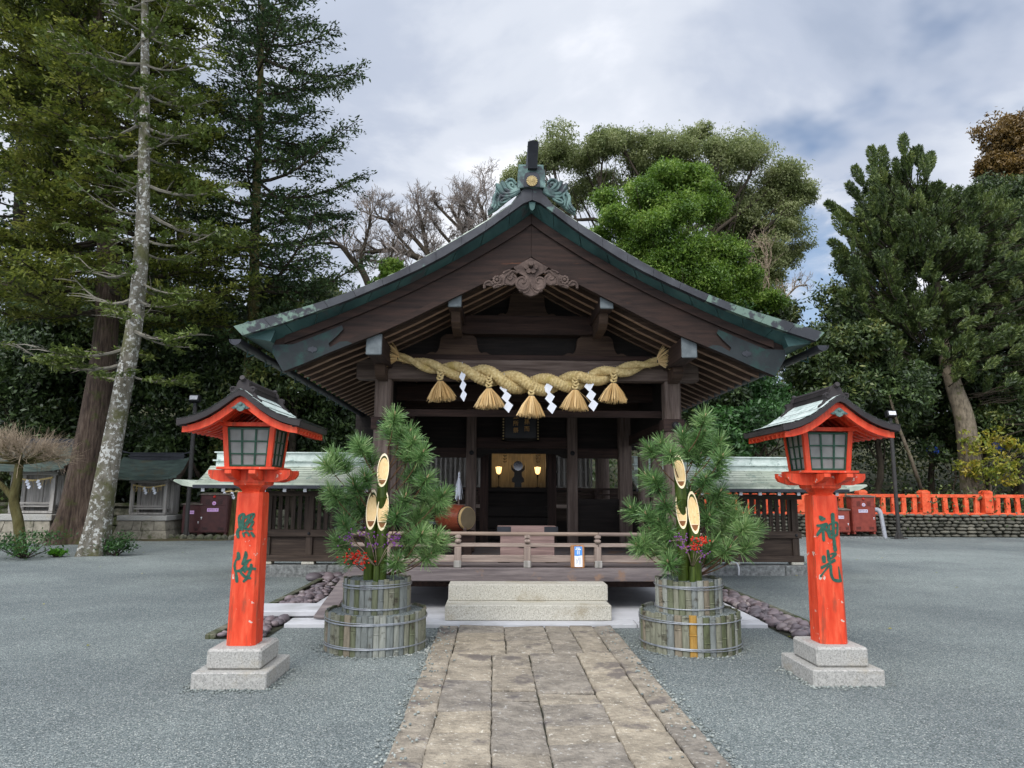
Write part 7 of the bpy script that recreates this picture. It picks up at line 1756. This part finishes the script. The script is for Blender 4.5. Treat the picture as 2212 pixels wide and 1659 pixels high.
bl = [WB(a, b, Yg+c, r_, fz=.75, dens=d) for a, b, r_, c, d in [(1440, 385, 44, 0, 1), (1500, 390, 40, 0, 1), (1390, 430, 46, 0, 1), (1460, 450, 52, -1, 1.1), (1520, 455, 40, 0, .9), (1350, 480, 40, 0, .9), (1420, 510, 50, -1, 1.1), (1500, 530, 52, -1, 1), (1560, 540, 44, 0, .9), (1370, 545, 44, 0, .9), (1440, 580, 52, -1, 1.1), (1530, 600, 52, -1, 1), (1600, 610, 44, 0, .9), (1400, 620, 44, 0, .8), (1480, 650, 50, 0, .9), (1290, 510, 32, 1, .5), (1650, 650, 36, 0, .7), (1570, 660, 40, 0, .8), (1310, 430, 34, 1, .5)]]
broadleaf('bright_green_tree', 'bright yellow green leafy tree rising behind the right roof slope', (W(1470, 760, Yg).x, Yg, 0), .4, bl, 'bark_dark', 'leaf_bright', 480, .15, .062, 502, shell=.35, droop=.3, trunk_top=tuple(W(1470, 620, Yg)))
for i, (px, py, Y, rp_, lb, lf) in enumerate(((1640, 690, 36, 80, 'dark green evergreen low behind the right roof slope', 'leaf_dark2'), (1560, 690, 33, 80, 'mid green evergreen close behind the right roof slope', 'leaf_shrub'))):
    g_ = random.Random(440+i); bl = [WB(px+g_.gauss(0, .5)*rp_, py+g_.gauss(0, .3)*rp_, Y+g_.uniform(-1, 1), rp_*g_.uniform(.4, .6)) for k in range(8)]
    broadleaf('evergreen_tree', lb, (W(px, py, Y).x, Y, 0), .18, bl, 'bark_dark', lf, 130, .20, .09, 445+i, 'evergreens behind the right roof slope')

# ------------------------------------------------------------------ right: podocarpus mass, rust tree, slope evergreens
def upright(name, label, base, tips, r0, leaf, seed, bark='bark_pale', per=34, ln=.24, wd=.06, trunk=None, fill=()):
    """many ascending leafy shoots: tips = (point, shoot length, radius)"""
    r_ = random.Random(seed); rng = np.random.default_rng(seed); t = thing(name, label, 'tree', tuple(base)); m = MB()
    bb = MB(); tp = [Vector(p) for p in catmull([tuple(p) for p in trunk], 5)]; n = len(tp); m.tube(tp, [r0*(1-.75*i/(n-1))*(1+.4*math.exp(-i/1.5)) for i in range(n)], 12)
    Cs, Ds, Ns = [], [], []
    for p, L, rd, ax in tips:
        p = Vector(p); ax = Vector(ax).normalized(); st = p-ax*L
        i = min(range(n), key=lambda k: (tp[k]-st).length+max(0, tp[k].z-st.z)*2)
        limb(bb, tp[i].lerp(st, .5)+Vector((0, .5, 0)), st, .03, .016, r_, 4, 3, .1); bb.tube([st, p], [.016, .005], 4)
        k = int(per*L*5); w = rng.random(k)
        th = rng.random(k)*2*PI; prof = rd*np.sin(np.clip(w, 0.05, 1)*PI*.5+.25)*(1.05-.65*w**2)
        e1 = np.array(ax.orthogonal().normalized()); e2 = np.cross(np.array(ax), e1)
        O = np.cos(th)[:, None]*e1+np.sin(th)[:, None]*e2
        C = np.array(st)+np.array(ax)*(L*(w*1.05))[:, None]+O*(prof*rng.random(k)**.4)[:, None]
        Cs.append(C); Ds.append(O*.8+np.array(ax)*.9+rng.normal(size=(k, 3))*.35); Ns.append(rng.normal(size=(k, 3))+np.array([0, 0, .3]))
    m.build('trunk', bark, t, smooth=True); bb.build('branches', 'bark_dark', t)
    if fill:
        F = blob_leaves(fill, 210, ln, wd*1.3, rng, .35, 0)
        Cf = F.mean(axis=1); Cs.append(Cf); Ds.append(F[:, 2]-F[:, 0]); Ns.append(rng.normal(size=Cf.shape)+np.array([0, 0, .3]))
    quads_mesh('crown', leaf_quads(np.concatenate(Cs), np.concatenate(Ds), unit(np.concatenate(Ns)), ln, wd, rng), leaf, t)
Yp = 30
def pod_tips(poly, n, Y, dY, rng_, Lpx, up=(0, 0, 1)):
    out = []; pa = np.array(poly, float); x0, y0 = pa.min(0); x1, y1 = pa.max(0)
    def inside(x, y):
        c = False; k = len(pa)
        for i in range(k):
            a, b = pa[i], pa[i-1]
            if (a[1] > y) != (b[1] > y) and x < (b[0]-a[0])*(y-a[1])/(b[1]-a[1])+a[0]: c = not c
        return c
    cx = pa[:, 0].mean()
    while len(out) < n:
        x, y = rng_.uniform(x0, x1), rng_.uniform(y0, y1)
        if not inside(x, y): continue
        Yq = Y+rng_.uniform(-dY, dY*.3); p = W(x, y, Yq); L = rng_.uniform(.5, 1.35)*Lpx*PXM(Yq)
        ax = Vector(((x-cx)/260*.8+rng_.gauss(0, .2 if y < 560 else .45), -.25+rng_.gauss(0, .25), (1.0 if y < 560 else rng_.uniform(.3, 1.0)))); out.append((tuple(p), L, L*rng_.uniform(.26, .40), tuple(ax)))
    return out
rgp = random.Random(600)
poly = [(1880, 330), (1925, 345), (1950, 300), (1965, 300), (1985, 335), (2010, 330), (2020, 380), (2060, 400), (2100, 380), (2130, 400), (2180, 400), (2230, 420), (2300, 480), (2330, 900), (2100, 800), (1990, 790), (1900, 760), (1850, 700), (1800, 640), (1840, 600), (1810, 555), (1850, 540), (1800, 450), (1850, 460), (1845, 400), (1870, 390)]
tips = pod_tips(poly, 620, Yp, 3.2, rgp, 42)
fill = [WB(a, b+12, 30.3+c, r_*.82, fz=.85) for a, b, r_, c in ((1930, 400, 44, 0), (1990, 420, 50, .5), (1900, 460, 50, 0), (1960, 490, 60, -.5), (2040, 450, 55, .5), (2100, 460, 60, .5), (2170, 480, 60, .5), (2230, 520, 70, .5), (1890, 540, 55, .3), (1950, 570, 65, -.5), (2030, 540, 65, 0), (2110, 560, 70, .4), (2190, 600, 75, .4), (1880, 620, 60, .3), (1950, 660, 65, 0), (2030, 640, 65, .8), (2110, 670, 70, .6), (1930, 720, 55, .5), (2180, 700, 75, .6), (1870, 690, 40, .4), (2250, 640, 80, .4))]
for (x, y, ax) in [(1785, 437, (-.9, 0, .7)), (1800, 450, (-.8, 0, .5)), (1792, 520, (-.9, 0, .6)), (1800, 545, (-.9, 0, .4)), (1830, 395, (-.6, 0, .9)), (1815, 470, (-.9, 0, .4)), (1795, 625, (-.9, 0, .5)), (1820, 660, (-.9, 0, .3)), (1950, 292, (0, 0, 1)), (1880, 318, (-.15, 0, 1)), (1905, 318, (-.05, 0, 1)), (1985, 318, (.1, 0, 1)), (2012, 330, (.2, 0, 1)), (1845, 360, (-.4, 0, 1))]:
    for d in (-.8, .3): tips.append((tuple(W(x, y, Yp+d)), 48*PXM(Yp), .30, ax))
tips = [(p, L, r__, a) for p, L, r__, a in tips if p[2] > 4.6]
tr = TP(28.2, (2098, 1010), (2086, 920), (2062, 840, .2), (2040, 760, .8), (2025, 680, 1.8), (2020, 560, 2.2), (2010, 420, 2.4)); tr[0] = (tr[0][0], tr[0][1], .7)
upright('podocarpus_tree', 'tall dense dark green evergreen with leaning pale trunk at right', tr[0], tips, .43, 'leaf_pod', 601, trunk=tr, per=64, ln=.18, wd=.055, fill=fill)
Yr = 36
bl = [WB(a, b, Yr, r_, fz=.8) for a, b, r_ in ((2170, 300, 40), (2200, 270, 36), (2150, 350, 34), (2210, 340, 46), (2240, 300, 50), (2190, 390, 40), (2130, 370, 20), (2260, 380, 50))]
broadleaf('rust_tree', 'rust brown autumn tree rising behind the evergreen at top right', (W(2215, 700, Yr).x, Yr, 1.5), .35, bl, 'bark_dark', 'leaf_rust', 150, .20, .09, 610, droop=.4)
bl = [WB(a, b, 33+c, r_, fz=.85) for a, b, r_, c in ((2150, 420, 42, 0), (2200, 440, 46, 0), (2110, 440, 34, .5), (2230, 490, 60, 0), (2150, 490, 50, .5), (2190, 540, 60, .3), (2090, 480, 40, .5))]
broadleaf('evergreen_tree', 'yellow tinged leafy tree between the podocarpus and the rust brown tree', (W(2180, 900, 33).x, 33, 1.2), .25, bl, 'bark_dark', 'leaf_dark2', 220, .17, .075, 630, 'evergreens on the right slope')
ER = [(1760, 830, 28.6, 110, 'dark evergreen behind the right lantern roof', 'leaf_dark2'), (1640, 900, 27.2, 90, 'mid green leafy evergreen beside the right pine arrangement', 'leaf_shrub'), (1560, 860, 27.8, 80, 'dark evergreen under the right roof eave', 'leaf_dark'), (1900, 850, 29.2, 110, 'dark evergreen behind the right floodlight post', 'leaf_dark'), (2140, 780, 31, 130, 'dark evergreen behind the leaning pale trunk', 'leaf_dark'), (1830, 740, 28.4, 90, 'mid green evergreen under the podocarpus boughs', 'leaf_dark2'), (2010, 860, 32, 110, 'shaded evergreen deep behind the leaning pale trunk', 'leaf_dark'), (2200, 860, 30, 90, 'dark evergreen at the right edge above the fence', 'leaf_dark2')]
for i, (px, py, Y, rp_, lb, lf) in enumerate(ER):
    g_ = random.Random(640+i); bl = [WB(px+g_.gauss(0, .48)*rp_, py+g_.gauss(0, .48)*rp_, Y+g_.uniform(-1.4, 1.4), rp_*g_.uniform(.36, .58), fz=.75) for k in range(9)]
    p = W(px, 1080, Y); broadleaf('evergreen_tree', lb, (p.x, Y+.2, .8), .14, bl, 'bark_dark', lf, 140, .20, .085, 650+i, 'evergreens on the right slope')
understory('undergrowth', [(5, 32, 27.0, 28.4, .8, 1.5, .10), (6, 36, 30, 36, 1.5, 8, .9), (14, 40, 30, 34, 7, 11, .25)], 42000, 'leaf_dark2', .22, .10, 302)
# thin leaning stem and yellow shrub by the vermilion fence
m = MB(); m.tube([tuple(W(1992, 1062, 27.8)), tuple(W(1966, 985, 27.6)), tuple(W(1940, 920, 27.4)), tuple(W(1920, 850, 27.3))], [.075, .065, .06, .04], 8)
st = tag(m.build('sapling', 'bark_pale', smooth=True), 'thin pale leaning sapling trunk behind the right floodlight post', 'tree')
bl = [WB(a, b, 27.6+c, r_, fz=.8, dens=.22) for a, b, r_, c in ((2110, 960, 30, 0), (2150, 945, 26, .2), (2090, 1000, 28, -.1), (2140, 1000, 32, 0), (2180, 990, 28, .2), (2200, 960, 22, .1), (2120, 1030, 28, 0), (2170, 1030, 26, 0))]
broadleaf('yellow_shrub', 'yellowing leafy shrub at the foot of the leaning pale trunk', (W(2130, 1050, 27.6).x, 27.6, .8), .05, bl, 'bark_pale', 'leaf_yellow', 52, .17, .08, 660, cat='shrub')
for i, (a, b, w, h) in enumerate(((2015, 972, 30, 26), (2160, 955, 40, 46))):  # flat ragged blue panels for the blue glimpsed between the trees
    p = W(a, b, 29.2); m = MB(); rbs = random.Random(i); m.prism([(p.x+w*PXM(29)*.5*math.cos(k*PI/5)*rbs.uniform(.6, 1.1), p.z+h*PXM(29)*.5*math.sin(k*PI/5)*rbs.uniform(.6, 1.1)) for k in range(10)], p.y, p.y+.04); tag(m.build('blue_glimpse', 'blue_glimpse'), ('blue patch glimpsed in the dark gap left of the leaning pale trunk', 'blue patch glimpsed behind the yellowing shrub')[i], 'tarpaulin', 'blue patches beyond the trees')
bl = [WB(a, b, 28.7, r_, fz=.9, dens=.07) for a, b, r_ in ((2000, 968, 18), (2030, 985, 20), (2020, 955, 14), (2140, 930, 22), (2185, 968, 20))]
broadleaf('evergreen_tree', 'thin dark sapling partly veiling the blue patches', (W(2050, 1050, 28.7).x, 28.7, .8), .04, bl, 'bark_dark', 'leaf_dark', 60, .18, .08, 690, 'evergreens on the right slope')
# ivy and weeds on top of the stone wall
understory('ivy', [(5, 27, 26.9, 27.5, .8, 1.45, 1.0)], 7000, 'leaf_dark2', .12, .07, 303)

# ------------------------------------------------------------------ left foreground: pruned bare tree, low shrubs
Yq = 18.0
def q(px, py, d=0): return tuple(W(px, py, Yq+d))
b0 = W(48, 1192, Yq)
limbs = [([(b0.x, Yq, -.05), q(40, 1130), q(30, 1080), q(38, 1030), q(42, 1000)], .13, .09), ([q(30, 1080), q(5, 1050), q(-20, 1030)], .08, .05)]
r_ = random.Random(700); t = thing('pruned_tree', 'small pruned bare tree with a dense broom of pale twigs', 'tree', (b0.x, Yq, 0)); m = MB(); tw = MB()
for pl, ra, rb in limbs:
    P = catmull(pl, 5); m.tube(P, [ra+(rb-ra)*i/(len(P)-1) for i in range(len(P))], 9)
hub = Vector(q(42, 1000)); arms = []
for k in range(26):
    a = 2*PI*k/26*1.0+r_.uniform(-.2, .2); el = r_.uniform(.05, .75); d = Vector((math.cos(a)*math.cos(el), math.sin(a)*math.cos(el)*.9, math.sin(el))); L = r_.uniform(.6, .9)+.55*max(0, .5-el)
    e = hub+d*L; m.tube([hub, hub.lerp(e, .5)+Vector((0, 0, -.03)), e], [.05, .03, .018], 5); arms.append((hub, d, e))
for h0, d, e in arms:
    for j in range(26):
        u = r_.uniform(.45, 1.0); p = h0.lerp(e, u); dd = (d+Vector((r_.gauss(0, .55), r_.gauss(0, .55), r_.gauss(0, .4)+.12))).normalized(); L = r_.uniform(.25, .8); e2 = p+dd*L
        md_ = p.lerp(e2, .5)+Vector((r_.gauss(0, .05), r_.gauss(0, .05), r_.gauss(0, .05))); tw.tube([p, md_, e2], [.006, .004, .002], 3, cap=False)
        for s in range(2): f = (dd+Vector((r_.gauss(0, .6), r_.gauss(0, .6), r_.gauss(0, .5)+.2))).normalized()*r_.uniform(.12, .35); tw.tube([md_, md_+f], [.004, .002], 3, cap=False)
m.build('trunk', 'bark_moss', t, smooth=True); tw.build('twigs', 'twig_brown', t)
def shrub(label, px, py, Y, wpx, hpx, leaf, n, seed, name='low_shrub'):
    rng = np.random.default_rng(seed); r_ = random.Random(seed); p = W(px, py, Y); w, h = wpx*PXM(Y), hpx*PXM(Y)
    t = thing(name, label, 'shrub', (p.x, Y, 0)); m = MB(); Cs = []; Dr = []
    for k in range(16):
        a = r_.uniform(0, 2*PI); e = Vector((p.x+math.cos(a)*w*.5*r_.uniform(.3, 1), Y+math.sin(a)*w*.4*r_.uniform(.3, 1), h*r_.uniform(.35, 1))); m.tube([(p.x, Y, -.02), (p.x*.4+e.x*.6, Y*.4+e.y*.6, e.z*.5), tuple(e)], [.016, .01, .004], 4)
        c = np.array(e)+rng.normal(size=(n, 3))*np.array([w*.13, w*.12, h*.14]); c[:, 2] = np.maximum(.02, c[:, 2]); Cs.append(c); Dr.append(rand_dirs(n, rng)+np.array([math.cos(a), math.sin(a), .2])*.8)
    m.build('stems', 'bark_dark', t); C = np.concatenate(Cs)
    quads_mesh('foliage', leaf_quads(C, np.concatenate(Dr), unit(rand_dirs(len(C), rng)*.6+np.array([0, 0, .8])), .09, .04, rng), leaf, t)
shrub('low dark shrub around the foot of the pruned bare tree', 55, 1190, 17.3, 150, 48, 'leaf_shrub', 60, 710)
shrub('tiny bright green plant between the pruned tree and lichen trunk', 121, 1192, 17.6, 34, 16, 'leaf_lime', 26, 711)
shrub('low dark shrub right of the lichen covered trunk', 252, 1185, 18.0, 76, 40, 'leaf_shrub', 50, 712)
